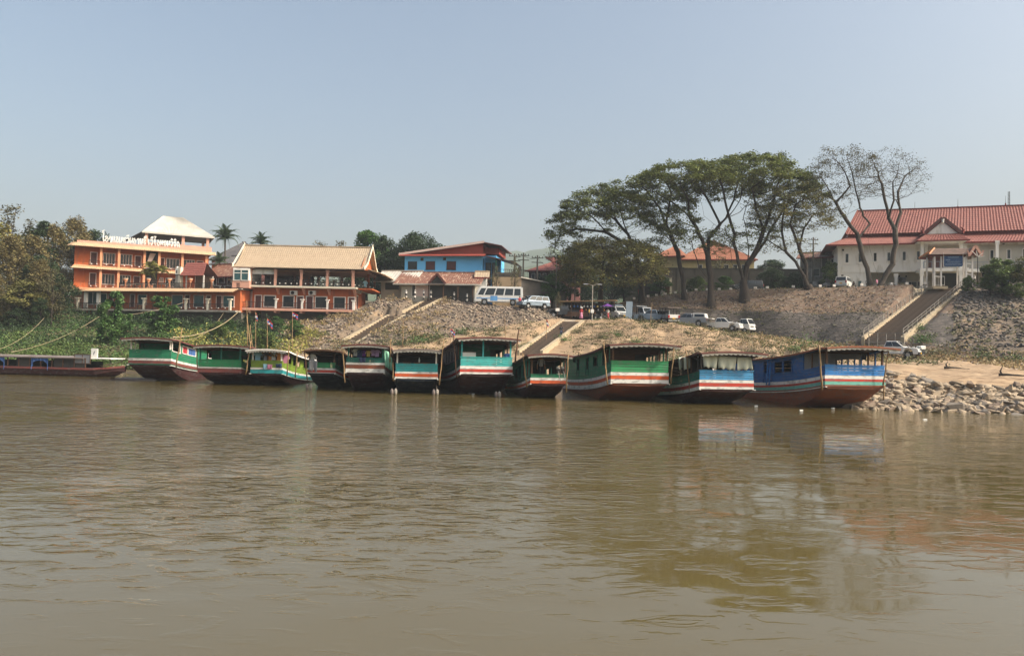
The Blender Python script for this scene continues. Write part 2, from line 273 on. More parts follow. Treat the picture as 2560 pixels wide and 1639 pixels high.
# ================================================================ setting
def build_terrain():
    pxs = np.concatenate([np.arange(-1200, -200, 60), np.arange(-200, 2760, 8), np.arange(2760, 3601, 60)])
    sub = [5, 10, 14, 16, 8, 12, 16, 6, 8]; ts = [0.0]
    for k, n in enumerate(sub): ts += list(k+np.arange(1, n+1)/n)
    ts = np.array(ts); V = np.empty((len(pxs), len(ts), 3))
    for i, px in enumerate(pxs):
        L = np.array(prof(px)); d = np.interp(ts, range(10), L[:, 0]); z = np.interp(ts, range(10), L[:, 1])
        V[i, :, 0] = (px-1280)/F*d; V[i, :, 1] = d; V[i, :, 2] = z
    T, P = np.meshgrid(ts, pxs); X, Y = V[..., 0], V[..., 1]
    n1 = vnoise(X, Y, 6, 1); n2 = vnoise(X*.55+Y*.35, Y*1.9, 1.15, 2)
    amp = np.where((T > 1.2) & (T < 4), 1.0, np.where((T > 5.2) & (T < 7), .6, .15)); amp[T < 1] = 0
    ease = np.clip((T-1)*3, 0, 1); ease[(T > 4.0) & (T < 5.1)] = .15; ease[T > 7] = .1
    rough = np.where((P > 2150) & (T > 5) & (T < 7), 1.8, 1.0)
    amp = np.where((P > 1470) & (T > 1.4) & (T < 4), amp*1.9, amp)
    V[..., 2] += ease*((n1-.5)*.9*rough*np.clip(amp, .3, 1)+(n2-.5)*.85*np.where(P > 2120, .35, 1)*amp)
    for i in range(V.shape[0]):
        for j in range(V.shape[1]):
            if 80 < V[i, j, 1] < 114:
                z = stairz(V[i, j, 0], V[i, j, 1], .95)
                if z is not None: V[i, j, 2] = min(V[i, j, 2], z-.12)
    global GPX, GTS, GVZ; GPX, GTS, GVZ = pxs, ts, V[..., 2].copy()
    a = np.arange(len(pxs)*len(ts)).reshape(len(pxs), len(ts)); q = np.stack([a[:-1, :-1], a[1:, :-1], a[1:, 1:], a[:-1, 1:]], -1)
    pc = (P[:-1, :-1]+P[1:, 1:])/2; tc = (T[:-1, :-1]+T[1:, 1:])/2; jit = (vnoise(X, Y, 3, 5)[:-1, :-1]-.5)
    thr = np.interp(pc, [690, 760, 870, 950, 1090, 1200, 1335, 1400], [1.6, 1.9, 2.1, 2.5, 2.9, 3.3, 4.2, 5.0])+jit*.7
    lab = np.zeros(pc.shape, int)                                 # 0 sand
    lab[(pc+jit*60 < 690) & (tc < 7.05)] = 1                       # overgrown
    lab[(pc+jit*60 >= 690) & (pc < 1400) & (tc > thr) & (tc < 7.05)] = 2   # stones
    lab[(pc > 1400) & (tc > 4) & (tc < 5)] = 3                     # road
    lab[(pc > 1540) & (tc >= 5) & (tc < 6)] = 4                    # stone pitched wall
    lab[(pc > 1400) & (tc >= 6) & (tc < 7)] = 5; lab[(pc > 1400) & (pc <= 1540) & (tc >= 5) & (tc < 6)] = 5
    lab[(pc > 2385) & (tc >= 5.2) & (tc < 7)] = 6
    lab[(pc > 2120) & (tc >= 4.4) & (tc < 5.2)] = 5
    lab[(tc < 1.12) & (pc < 2085)] = 8  # wet shore, its dark colour also standing for shade between the hulls
    lab[tc >= 7.05] = 7; lab[(pc > 1400) & (tc >= 7)] = 7
    sandm = M('sand', (.36, .26, .165), (.25, .175, .11), scale=.35, rough=.95, bump=.06, c3=(.17, .11, .065), s3=1.7, bscale=2.5, stretch=(.55, 1.9, 1))
    soilm = M('dark_soil', (.16, .12, .07), (.07, .065, .03), scale=.5, rough=.95, bump=.05)
    brown = M('dry_brown_slope', (.19, .125, .085), (.115, .08, .06), scale=.35, rough=.95, bump=.07, c3=(.22, .18, .14), s3=2.0, bscale=3)
    wallm = M('pitched_stone_facing', (.115, .095, .082), (.066, .06, .056), scale=1.2, rough=.95, bump=.09, c3=(.165, .14, .12), s3=2.6, bscale=4, stretch=(.5, .5, 1.6))
    grav = M('road_gravel', (.40, .33, .25), (.30, .24, .18), scale=.6, rough=.95, bump=.02)
    dark = M('stone_rubble_bed', (.19, .14, .10), (.09, .075, .06), scale=.8, rough=.95, bump=.08, c3=(.24, .17, .11), s3=.6)
    grd = M('town_ground', (.27, .22, .16), (.17, .15, .10), scale=.2, rough=.95, bump=.02)
    names = [('sand_bank', sandm), ('earth_bank', soilm), ('stone_slope', dark), ('road', grav), ('retaining_slope', wallm), ('dry_slope', brown), ('rubble_slope', dark), ('ground', grd), ('mud_shade_band', M('wet_mud_shade', (.10, .075, .05), (.06, .048, .033), scale=1.5, rough=.45, bump=.03))]
    out = {}
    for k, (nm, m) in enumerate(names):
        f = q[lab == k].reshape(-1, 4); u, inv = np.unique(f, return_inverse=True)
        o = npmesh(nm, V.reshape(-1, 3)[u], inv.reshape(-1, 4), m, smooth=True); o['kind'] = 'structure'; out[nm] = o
    return out
TERR = build_terrain()
def GZ(px, t):
    """height of the uneven ground in column px at profile parameter t"""
    i = int(np.clip(np.searchsorted(GPX, px)-1, 0, len(GPX)-2)); j = int(np.clip(np.searchsorted(GTS, t)-1, 0, len(GTS)-2)); u = (px-GPX[i])/(GPX[i+1]-GPX[i]); v = (t-GTS[j])/(GTS[j+1]-GTS[j])
    return float((GVZ[i, j]*(1-u)+GVZ[i+1, j]*u)*(1-v)+(GVZ[i, j+1]*(1-u)+GVZ[i+1, j+1]*u)*v)
def rockmeshes(mat, n=10, seed=3):
    out = []; rg = np.random.default_rng(seed)
    for k in range(n):
        pts = rg.normal(size=(11, 3)); pts /= np.linalg.norm(pts, axis=1)[:, None]; pts *= (.5+.14*rg.random((11, 1)))*np.array([1.25, .95, .72])
        import bmesh
        bm = bmesh.new(); [bm.verts.new(p) for p in pts]; bmesh.ops.convex_hull(bm, input=bm.verts)
        for v in [v for v in bm.verts if not v.link_faces]: bm.verts.remove(v)
        me = bpy.data.meshes.new('rock'); bm.to_mesh(me); bm.free(); me.materials.append(mat); out.append(me)
    return out
RM = rockmeshes(MATS.setdefault('rk', MT['rock'])); RG = rockmeshes(MT['rockg'], seed=9)
RD = rockmeshes(M('dark_slope_stone', (.16, .137, .12), (.085, .077, .07), scale=1.3, rough=.92, bump=.03, island=.4), seed=31)
RT = []
for k in range(3):
    RT += rockmeshes(M('riprap_tone', [(.30, .24, .175), (.165, .142, .12), (.215, .17, .13)][k], [(.26, .205, .145), (.14, .125, .11), (.20, .145, .11)][k], scale=1.2, rough=.9, bump=.03), 6, seed=20+k)
def scatter_rocks(parent, spots, meshes, nmax=300, dist=lambda s: s[1]):
    """the 300 largest in view become single parts, the rest one mesh"""
    spots.sort(key=lambda s: -s[3]/s[1]); rg = random.Random(5)
    for x, y, z, s in spots[:nmax]:
        o = bpy.data.objects.new('rock', rg.choice(meshes)); COL.objects.link(o); o.parent = parent
        o.location = (x, y, z); o.scale = (s*rg.uniform(.8, 1.3), s*rg.uniform(.8, 1.2), s*rg.uniform(.7, 1.1)); o.rotation_euler = (rg.uniform(-.5, .5), rg.uniform(-.5, .5), rg.uniform(0, 6.3))
    rest = spots[nmax:]
    if rest:
        vs = []; fs = []; b = 0; pre = []
        for me in meshes:
            v = np.array([tuple(q.co) for q in me.vertices]); f = np.array([tuple(p.vertices) for p in me.polygons if len(p.vertices) == 3]); pre.append((v, f))
        for x, y, z, s in rest:
            v, f = rg.choice(pre); a = rg.uniform(0, 6.3); ca, sa = math.cos(a), math.sin(a)
            v2 = v*np.array([s*rg.uniform(.8, 1.3), s, s*rg.uniform(.6, 1.1)]); v2 = np.stack([v2[:, 0]*ca-v2[:, 1]*sa+x, v2[:, 0]*sa+v2[:, 1]*ca+y, v2[:, 2]+z+v2[:, 0]*.2], 1)
            vs.append(v2); fs.append(f+b); b += len(v2)
        o = npmesh('rock_rubble', np.concatenate(vs), np.concatenate(fs), meshes[0].materials[0], parent); o['kind'] = 'stuff'
def spots(n, p0, p1, t0, t1, smin, smax, seed, cond=None, sink=.15):
    rg = random.Random(seed); out = []
    for _ in range(n):
        px = rg.uniform(p0, p1); t = rg.uniform(t0, t1)
        if cond and not cond(px, t): continue
        L = prof(px); d = np.interp(t, range(10), [q[0] for q in L]); x = (px-1280)/F*d; s = smin+(smax-smin)*rg.random()**2.2
        if stairz(x, float(d), .8) is not None: continue
        z = GZ(px, t); out.append((x, float(d), float(z)+sink*s, s))
    return out
# water-edge riprap on the right, grey stones on the left slope, rubble beside the big stair
def nearwater(px, t):
    return px > 2085+(t-1)*30 and (t < 2.0+.25*math.sin(px*.02) and t > .93 and not (px > 2240 and t > 1.85+.1*math.sin(px*.05)))
s1 = spots(4200, 2085, 2900, .93, 2.25, .24, .80, 1, nearwater, sink=.1)
s1 += [(x, d, .08, s) for x, d, z, s in spots(150, 2080, 2900, .98, 1.06, .4, 1.1, 2)]
s1 += spots(220, 1985, 2100, 1.2, 3.2, .25, .6, 4)
s1 += spots(60, -20, 345, .95, 1.3, .4, .9, 6)
scatter_rocks(TERR['sand_bank'], s1, RT)
thrf = lambda px: np.interp(px, [690, 760, 870, 950, 1090, 1200, 1335, 1400], [1.6, 1.9, 2.1, 2.5, 2.9, 3.3, 4.2, 5.0])
scatter_rocks(TERR['stone_slope'], spots(9500, 690, 1395, 1.5, 7, .16, .50, 11, lambda px, t: t > thrf(px)-.1 and random.random() < min(1, 4*(t-thrf(px)+.15)) and not (960 < px < 1100 and random.random() < .25)), RG)
scatter_rocks(TERR['rubble_slope'], spots(9000, 2385, 2950, 5.0, 7.05, .16, .55, 12, lambda px, t: random.random() < (t-4.6)/2.2), RD)
scatter_rocks(TERR['dry_slope'], spots(1500, 1560, 2240, 6.0, 7.0, .12, .30, 13), RD, nmax=60)
scatter_rocks(TERR['retaining_slope'], spots(1500, 1560, 2330, 4.95, 6.0, .12, .28, 14, sink=.02), RD, nmax=200)
# ---------------------------------------------------------------- water
def build_water():
    m = bpy.data.materials.new('river_water'); m.use_nodes = True; n = m.node_tree.nodes; l = m.node_tree.links; b = n['Principled BSDF']
    b.inputs['Base Color'].default_value = (.086, .066, .024, 1); b.inputs['Roughness'].default_value = .05; b.inputs['IOR'].default_value = 1.65
    b.inputs['Specular IOR Level'].default_value = .5
    tc = n.new('ShaderNodeTexCoord')
    def noise(sc, st, det, dist=0, rot=0):
        mp = n.new('ShaderNodeMapping'); mp.inputs['Scale'].default_value = st; mp.inputs['Rotation'].default_value = (0, 0, rot); l.new(tc.outputs['Object'], mp.inputs[0])
        z = n.new('ShaderNodeTexNoise'); z.inputs['Scale'].default_value = sc; z.inputs['Detail'].default_value = det; z.inputs['Distortion'].default_value = dist; z.inputs['Roughness'].default_value = .5
        l.new(mp.outputs[0], z.inputs['Vector']); return z.outputs[0]
    def math2(op, a, c):
        q = n.new('ShaderNodeMath'); q.operation = op
        for i, v in enumerate((a, c)):
            if isinstance(v, (int, float)): q.inputs[i].default_value = v
            else: l.new(v, q.inputs[i])
        return q.outputs[0]
    def ramp(x, a, c, lo=0., hi=1.):
        q = n.new('ShaderNodeMapRange'); q.interpolation_type = 'SMOOTHSTEP'; l.new(x, q.inputs[0]); q.inputs[1].default_value = a; q.inputs[2].default_value = c; q.inputs[3].default_value = lo; q.inputs[4].default_value = hi; return q.outputs[0]
    sx = n.new('ShaderNodeSeparateXYZ'); l.new(tc.outputs['Object'], sx.inputs[0])
    swell = noise(.28, (1, 1.7, 1), 1, .5, .25)
    mid = noise(2.0, (.6, 1.4, 1), 3, .8, .16); fine = noise(6.5, (.65, 1.4, 1), 2, .4, -.1)
    patch = ramp(noise(.07, (1, 1.8, 1), 2, .6), .38, .58, .12, 1.)
    far = ramp(sx.outputs[1], 8, 19, .0, 1.); far2 = ramp(sx.outputs[1], 20, 60, 1., 1.5)
    calm = ramp(math2('ADD', sx.outputs[0], math2('MULTIPLY', sx.outputs[1], -.28)), -7, 0., 1., .10)
    far = math2('MULTIPLY', far, math2('MAXIMUM', calm, ramp(sx.outputs[1], 26, 60, .0, .55)))
    k = math2('MULTIPLY', patch, far); kk = math2('ADD', math2('MULTIPLY', k, .85), math2('MULTIPLY', far, .15))
    crest = ramp(mid, .50, .74)
    h = math2('MULTIPLY', swell, .035)
    h = math2('ADD', h, math2('MULTIPLY', math2('MULTIPLY', crest, .056), math2('ADD', kk, .05)))
    h = math2('ADD', h, math2('MULTIPLY', math2('MULTIPLY', mid, .064), math2('MULTIPLY', kk, far2)))
    h = math2('ADD', h, math2('MULTIPLY', math2('MULTIPLY', fine, .020), math2('MULTIPLY', kk, far2)))
    bp = n.new('ShaderNodeBump'); bp.inputs['Distance'].default_value = 1.0; bp.inputs['Strength'].default_value = 1.0
    l.new(h, bp.inputs['Height']); l.new(bp.outputs[0], b.inputs['Normal'])
    o = MB().quadgrid([[(-900, -60, 0), (900, -60, 0)], [(-900, 140, 0), (900, 140, 0)]]).build('river_water', m); o['kind'] = 'structure'
    bed = MB().quadgrid([[(-900, -60, -3.2), (900, -60, -3.2)], [(-900, 75, -3.2), (900, 75, -3.2)]]).build('river_bed', MT['concd']); bed['kind'] = 'structure'
build_water()
# ---------------------------------------------------------------- far hills and haze
def hills(name, d, crest, m, seed):
    xs = np.linspace(-1.1, 1.1, 260)*d; ys = np.linspace(0, 1, 14); u = xs/d*F+1280
    h = np.interp(u, [c[0] for c in crest], [c[1] for c in crest]); z0 = CAMZ+(868+.021*(u-1280)-h)*d/F
    X, T = np.meshgrid(xs, ys, indexing='ij'); pr = np.sin(np.minimum(T*1.3, 1)*math.pi/2)
    bumps = (vnoise(X, T*0+seed, d*.012, seed)-.5)*d*.012+(vnoise(X, T*400, d*.05, seed+1)-.5)*d*.02*T
    Z = 8+(z0[:, None]-8)*pr+bumps*pr; Y = d*(.72+.32*T)
    a = np.arange(X.size).reshape(X.shape); q = np.stack([a[:-1, :-1], a[1:, :-1], a[1:, 1:], a[:-1, 1:]], -1).reshape(-1, 4)
    o = npmesh(name, np.stack([X, Y, Z], -1).reshape(-1, 3), q, m, smooth=True); o['kind'] = 'structure'
hm = M('forested_hill', (.075, .105, .045), (.04, .06, .03), scale=.02, rough=1)
hills('hills', 1500, [(-1000, 640), (0, 690), (900, 700), (1150, 672), (1240, 656), (1290, 640), (1322, 640), (1345, 634), (1368, 632), (1420, 650), (1700, 700), (2600, 760), (3600, 720)], hm, 4)
hills('hills', 850, [(-1000, 740), (0, 760), (1200, 705), (1290, 676), (1340, 672), (1400, 680), (1700, 740), (2600, 800), (3600, 760)], hm, 8)
hz = bpy.data.materials.new('haze'); hz.use_nodes = True; hn = hz.node_tree.nodes
hn.remove(hn['Principled BSDF']); pv = hn.new('ShaderNodeVolumePrincipled'); pv.inputs['Color'].default_value = (.60, .68, .76, 1); pv.inputs['Density'].default_value = .00042
hz.node_tree.links.new(pv.outputs[0], hn['Material Output'].inputs['Volume'])
ho = MB().box(-2400, 2400, -60.5, 2000, -4.5, 260).build('haze', hz); ho['kind'] = 'stuff'; ho.display_type = 'WIRE'
# ---------------------------------------------------------------- stairs
def stair(name, label, a, b, width_a, width_b, n, kerbs=True, rails=None, landing=None):
    """a flight from a (bottom centre) to b (top centre); treads are parts"""
    a = Vector(a); b = Vector(b); d = b-a; hd = Vector((d.x, d.y, 0)); run = hd.length; hd.normalize(); rz = math.atan2(hd.y, hd.x)
    t = thing(name, a, rz, label, 'stairs'); w = width_a/2; rise = d.z/n; go = run/n
    sm = MB().box(-.04, go+.05, -w, w, -.07, 0).box(.03, go+.04, -w, w, -.5, -.071).build('step', MT['step'], t); sm.location = (0, 0, rise)
    for i in range(1, n):
        share(sm, t, (i*go, 0, (i+1)*rise))
    for s in (-1, 1):
        k = MB(); y0, y1 = (w*s, (w+.38)*s)
        pts = [(0, 0), (run, d.z)]
        k.hexa([(-.2, min(y0, y1), -1.2), (run+.3, min(y0, y1), d.z-1.2), (run+.3, max(y0, y1), d.z-1.2), (-.2, max(y0, y1), -1.2), (-.2, min(y0, y1), rise+.28), (run+.3, min(y0, y1), d.z+.28), (run+.3, max(y0, y1), d.z+.28), (-.2, max(y0, y1), rise+.28)]).build('kerb', MT['kerb'], t)
    if rails:
        for s in rails:
            r = MB(); y = (w+.2)*s
            for h in (1.0, .65): r.bar((0, y, rise+h+.2), (run, y, d.z+h+.2), .055)
            ro = r.build('handrail', MT['concd'], t)
            pm = MB().box(-.04, .04, -.04, .04, 0, 1.05).build('rail_post', MT['conc'], t); m = int(run/1.5)
            pm.location = (0, y, rise+.2)
            for i in range(1, m+1): share(pm, t, (run*i/m, y, rise+(d.z-rise)*i/m+.2))
    return t
def onray(px, py, d): return W(px, py, d)
LB = ['narrow concrete stairs climbing the stony slope beside the orange restaurant, lower flight', 'narrow concrete stairs ending at the bollards below the rusty roofed shop, upper flight', 'broad concrete stairs crossing the bare sand in the middle with a person climbing them', 'wide brown stairs with handrails leading up to the small gate pavilion']
for k, (a, b, w, n) in enumerate(STAIRS): stair('grand_stairs' if k == 3 else 'river_stairs', LB[k], a, b, w, w, n, rails=(-1, 1) if k == 3 else None)
lp = MB(); a = W(990, 795, 103.2); b = W(1022, 792, 104)
pl = thing('stair_landing', (a+b)/2-Vector((0, 0, .1)), .25, 'pale concrete landing joining two flights beside the stony slope', 'landing'); MB().box(-1.3, 1.3, -1.4, 1.5, -.5, .12).build('slab', MT['kerb'], pl)
MB().box(-1.0, 1.0, -1.1, 1.2, .12, .13).build('paving', MT['step'], pl)
# ================================================================ boats
def sidey(B, px, side=-1):
    """local y at which column px meets the boat's side wall"""
    c, yw, w = B; n = Vector((math.cos(yw), math.sin(yw), 0)); p0 = Vector((c.x, c.y, 0))+n*side*w/2
    a = Vector((0, 0, CAMZ)); v = W(px, 900, 10)-a; q = a+v*((p0-a).dot(n)/v.dot(n)); return (q-p0).dot(Vector((-math.sin(yw), math.cos(yw), 0)))
def make_boat(px0, px1, d, yaw, Lb, ys, cols, label, roofpx=None, bays_l=None, bays_r=None, hull='hulld', roofcol='rredge', front=None, posts=(0.02, .98), valance=True, wallc=None, planks=4, splanks=3, post='tgreen', bulk=None, dropD=1.25, name='river_boat'):
    """stern faces the river. ys: image heights of rail, stripe limits (list), roof"""
    yw = R(yaw); w = 3.6; ym = ys['s'][0]
    for _ in range(5):
        A = W(px0, ym, d-w/2*math.sin(-yw)*-1); B = W(px1, ym, d+w/2*math.sin(yw)); A = W(px0, ym, d-w/2*math.sin(yw)); w = (B.x-A.x)/math.cos(yw)
    c = (A+B)/2; t = thing(name, (c.x, c.y, 0), yw, label, 'river boat', 'wooden river boats moored along the bank')
    pm = (px0+px1)/2; zy = lambda y: W(pm, y, d).z
    rail = zy(ys['rail']); S_ = [zy(y) for y in ys['s']]; roofz = zy(ys['roof']); bot = S_[-1]
    sheer = lambda y: -dropD*(1-math.exp(-max(y, 0)/7)) + (max(0, y-(Lb-7))**2)*.035
    def hw(y):
        k = 1+.07*math.sin(min(max(y, 0)/Lb, 1)*math.pi)
        if y > Lb-8: k *= 1-.9*((y-(Lb-8))/8)**2
        return w/2*k
    YS = [0, .5, 1, 1.6, 2.3, 3.2, 4.5, 6, 8, 10.5, 13, Lb-7, Lb-5, Lb-3, Lb-1.5, Lb-.4]
    # hull
    rows = []
    for y in YS:
        top = bot+sheer(y); zk = float(np.interp(y, [0, .5, 1, 1.6, 2.3, 3.2, 4.5, Lb-6, Lb-3, Lb], [bot-.18, bot*.66, bot*.42, bot*.2, .02, -.25, -.45, -.45, -.1, .5])); h = hw(y)-.03
        e = min(1, .92+y*.05)
        rows.append([(-h, y, top), (-h*.995*e**.2, y, top*.62+zk*.38), (-h*.95*e**.6, y, top*.25+zk*.75), (-h*.78*e, y, zk+.05), (0, y, zk), (h*.78*e, y, zk+.05), (h*.95*e**.6, y, top*.25+zk*.75), (h*.995*e**.2, y, top*.62+zk*.38), (h, y, top)])
    hb = MB().quadgrid(rows); hb.poly(rows[0][::-1]); hb.build('hull', MT[hull], t, smooth=False)
    deckz = bot+.1
    MB().quadgrid([[(-hw(y)+.02, y+.02, deckz+sheer(y)), (hw(y)-.02, y+.02, deckz+sheer(y))] for y in YS]).build('deck', MT['deck'], t)
    ysb = [y for y in YS if y <= Lb-1.5]
    def band(side, z0, z1, y0, y1, off, th=.05):
        yy = [y0]+[y for y in ysb if y0 < y < y1]+[y1]; m = MB(); rr = []
        for y in yy:
            x = (hw(y)+off)*side; xi = x-side*th; s = sheer(y); rr.append([(x, y, z0+s), (x, y, z1+s), (xi, y, z1+s), (xi, y, z0+s), (x, y, z0+s)])
        m.quadgrid(rr); m.poly(rr[0][:4]); m.poly(rr[-1][:4][::-1]); return m
    # stripes: transom board plus the two side bands, one part per colour
    for k in range(len(S_)-1):
        z0, z1 = S_[k+1], S_[k]; m = MB().box(-w/2-.03, w/2+.03, -.07-.01*k, -.002, z0+.006, z1-.006)
        for s in (-1, 1):
            b = band(s, z0+.006, z1-.006, -.002, Lb-1.5, .03+.01*k); o = len(m.v); m.v += b.v; m.f += [tuple(i+o for i in f) for f in b.f]
        m.build('hull_stripe', MT[cols['stripes'][k]], t)
    m = MB()
    for s in (-1, 1):
        b = band(s, bot-.05, bot, -.25, Lb-1.5, .08, .1); o = len(m.v); m.v += b.v; m.f += [tuple(i+o for i in f) for f in b.f]
    m.build('rubbing_strake', MT['white' if cols['stripes'][-1] != 'maroon' else 'maroon'], t)
    # transom planks and side planks, each a part
    ph = (rail-S_[0])/planks; rg = random.Random(int(px0))
    for k in range(planks):
        z = S_[0]+k*ph; q = rg.uniform(-.012, .012)
        MB().hexa([(-w/2, -.05+q, z+.012), (w/2, -.05-q, z+.012), (w/2, -.004, z+.012), (-w/2, -.004, z+.012), (-w/2, -.035+q, z+ph-.012+q), (w/2, -.035-q, z+ph-.012), (w/2, -.004, z+ph-.012), (-w/2, -.004, z+ph-.012)]).build('stern_plank', MT[cols['stern']], t)
    MB().box(-w/2-.04, w/2+.04, -.08, .03, rail, rail+.05).build('rail_cap', MT[cols.get('cap', cols['stern'])], t)
    sc = cols.get('side', cols['stern']); ph = (rail-S_[0])/splanks
    for s in (-1, 1):
        for k in range(splanks):
            z = S_[0]+k*ph; band(s, z+.01, z+ph-.01, .0, Lb-4, .0+.008*(k % 2)).build('side_plank', MT[sc], t)
    # upper side walls
    wallh = roofz-.12
    for s, bays in ((-1, bays_l), (1, bays_r)):
        bays = [tuple(sorted((sidey((c, yw, w), q[0], s), sidey((c, yw, w), q[1], s))))+tuple(q[2:]) if q[0] > 60 else q for q in bays] if bays else bays
        bays = sorted(bays) if bays else bays
        bays = bays if bays is not None else [(1.8+i*2.0, 3.0+i*2.0, .05, .75) for i in range(6)]
        y = 1.6 if not bays or bays[0][0] > 1.6 else bays[0][0]
        wc = MT[cols.get('wall', sc)]; end = Lb-5
        segs = []
        for b in bays:
            if b[0] > y+.05: segs.append((y, b[0], rail, wallh))
            H = wallh-rail; lo = rail+b[2]*H; hi = rail+b[3]*H
            if b[2] > .03: segs.append((b[0], b[1], rail, lo))
            if b[3] < .97: segs.append((b[0], b[1], hi, wallh))
            fr = MB()
            for q0, q1, z0, z1 in ((b[0]-.05, b[0]+.02, lo, hi), (b[1]-.02, b[1]+.05, lo, hi)):
                o = band(s, z0, z1, q0, q1, .045, .07); oo = len(fr.v); fr.v += o.v; fr.f += [tuple(i+oo for i in f) for f in o.f]
            for z0, z1 in ((lo-.05, lo+.01), (hi-.01, hi+.05)):
                o = band(s, z0, z1, b[0]-.05, b[1]+.05, .05, .07); oo = len(fr.v); fr.v += o.v; fr.f += [tuple(i+oo for i in f) for f in o.f]
            wo = fr.build('window', MT[cols.get('frame', 'wood')], t)
            if len(b) > 4:
                n = b[4].count(',')+1
                for i, cname in enumerate(b[4].split(',')):
                    ya = b[0]+(b[1]-b[0])*i/n+.04; yb = b[0]+(b[1]-b[0])*(i+1)/n-.04
                    band(s, lo+.02, hi-.02, ya, yb, -.0, .03).build('curtain', MT[cname], wo)
            y = b[1]
        segs.append((y, end, rail, wallh))
        for q0, q1, z0, z1 in segs:
            if q1-q0 < .06 or z1-z0 < .04: continue
            n = max(1, int(round((z1-z0)/.3))); m = MB()
            for k in range(n):
                o = band(s, z0+(z1-z0)*k/n+.006, z0+(z1-z0)*(k+1)/n-.006, q0, q1, .0+.01*(k % 2)); oo = len(m.v); m.v += o.v; m.f += [tuple(i+oo for i in f) for f in o.f]
            m.build('wall_panel', wc, t)
    # bulkhead across the cabin
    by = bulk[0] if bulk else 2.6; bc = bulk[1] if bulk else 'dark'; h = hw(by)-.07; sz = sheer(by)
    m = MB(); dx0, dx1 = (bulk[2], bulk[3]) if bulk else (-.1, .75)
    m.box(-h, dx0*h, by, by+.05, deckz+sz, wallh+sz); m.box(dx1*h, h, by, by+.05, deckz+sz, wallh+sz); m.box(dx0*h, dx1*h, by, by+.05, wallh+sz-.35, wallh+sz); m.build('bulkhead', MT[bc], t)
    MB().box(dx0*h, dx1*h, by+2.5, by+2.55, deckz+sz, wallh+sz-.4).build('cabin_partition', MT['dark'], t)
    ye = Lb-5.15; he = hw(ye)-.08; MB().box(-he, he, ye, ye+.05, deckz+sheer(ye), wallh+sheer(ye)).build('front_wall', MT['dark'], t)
    # roof
    ov = w*.5
    rl, rr_ = (roofpx or (px0-6, px1+10)); kx = w/(px1-px0); x0 = -w/2-(px0-rl)*kx; x1 = w/2+(rr_-px1)*kx
    rows = []; rows2 = []
    for y in [-.75]+[q for q in YS if 0 <= q <= Lb-4]:
        s = sheer(y); f = hw(max(y, 0))/(w/2)
        arc = [(x0+(x1-x0)*i/10) for i in range(11)]
        rows.append([(x*f, y, roofz+s-.13*((2*(x-x0)/(x1-x0)-1)**2)) for x in arc]); rows2.append([(p[0], p[1], p[2]-.05) for p in rows[-1]])
    m = MB().quadgrid(rows); m.quadgrid([r[::-1] for r in rows2]); m.build('roof', MT['roofg'], t, smooth=True)
    e = MB()
    e.quadgrid([[(p[0], p[1]-.03, p[2]+.03) for p in rows[0]], [(p[0], p[1]-.03, p[2]-.07) for p in rows[0]]])
    for i in (0, -1):
        sx = -1 if i == 0 else 1
        e.quadgrid([[(r[i][0]+sx*.02, r[i][1], r[i][2]+.03) for r in rows], [(r[i][0]+sx*.02, r[i][1], r[i][2]-.08) for r in rows]]); e.quadgrid([[(r[i][0]+sx*.02, r[i][1], r[i][2]+.03) for r in rows], [(r[i][0]-sx*.12, r[i][1], r[i][2]+.035) for r in rows]])
    e.build('roof_edge', MT[roofcol], t)
    if valance:
        n = 42; top = []; bt = []; dk = []
        for i in range(n+1):
            x = x0+.06+(x1-x0-.12)*i/n; z = roofz-.13*((2*(x-x0)/(x1-x0)-1)**2)-.06; top.append((x, -.71, z)); dr = .13+.04*math.sin(i*2.1)*(1 if valance != 'flat' else .3); bt.append((x, -.70, z-dr)); dk.append((x, -.66, z-dr+.01))
        MB().quadgrid([top, bt, dk]).build('valance', MT['white'], t)
    beams = MB()
    for yb in (.05, 1.5): beams.box(-w/2, w/2, yb, yb+.08, wallh-.1+sheer(yb), wallh+.0+sheer(yb))
    beams.build('roof_beam', MT['wood'], t)
    for fx in posts:
        x = -w/2+.05+(w-.1)*fx; MB().box(x-.05, x+.05, -.02, .08, rail-.05, wallh+.02).build('post', MT[post], t)
    for s in (-1, 1):
        MB().box(s*(w/2-.05)-.04, s*(w/2-.05)+.04, 1.5, 1.58, rail+sheer(1.5)-.02, wallh+.02+sheer(1.5)).build('post', MT['wood'], t)
    def pt(px, py, y=0):      # world point on the plane y (local) behind / before the transom
        n = Vector((-math.sin(yw), math.cos(yw), 0)); p0 = Vector((c.x, c.y, 0))+n*y; a = Vector((0, 0, CAMZ)); v = W(px, py, 10)-a
        return a+v*((p0-a).dot(n)/v.dot(n))
    return dict(root=t, w=w, rail=rail, roof=roofz, S=S_, yaw=yw, pt=pt, sheer=sheer, c=c, d=d, hw=hw)
BT = []
BT.append(make_boat(323, 428, 60.0, 0, 20, dict(rail=874.5, s=[895, 901, 908.5, 911.5], roof=843.5), dict(stern='green', stripes=['white', 'maroon', 'dgreen'], frame='frame'), 'green houseboat with red and blue curtains, furthest left of the stern-on row', (312, 440), bays_r=[(.1, 1.5, 0, .9), (454, 466, .08, .74, 'cred,cred'), (467.5, 486, .06, .70, 'cblu,cblu'), (7.0, 8.2, .1, .8)], bays_l=[(1.0, 1.7, .0, .9), (3, 4, 0, .8)], bulk=(2.2, 'green', -.05, .9), posts=(.02, .98), post='frame', valance='flat'))
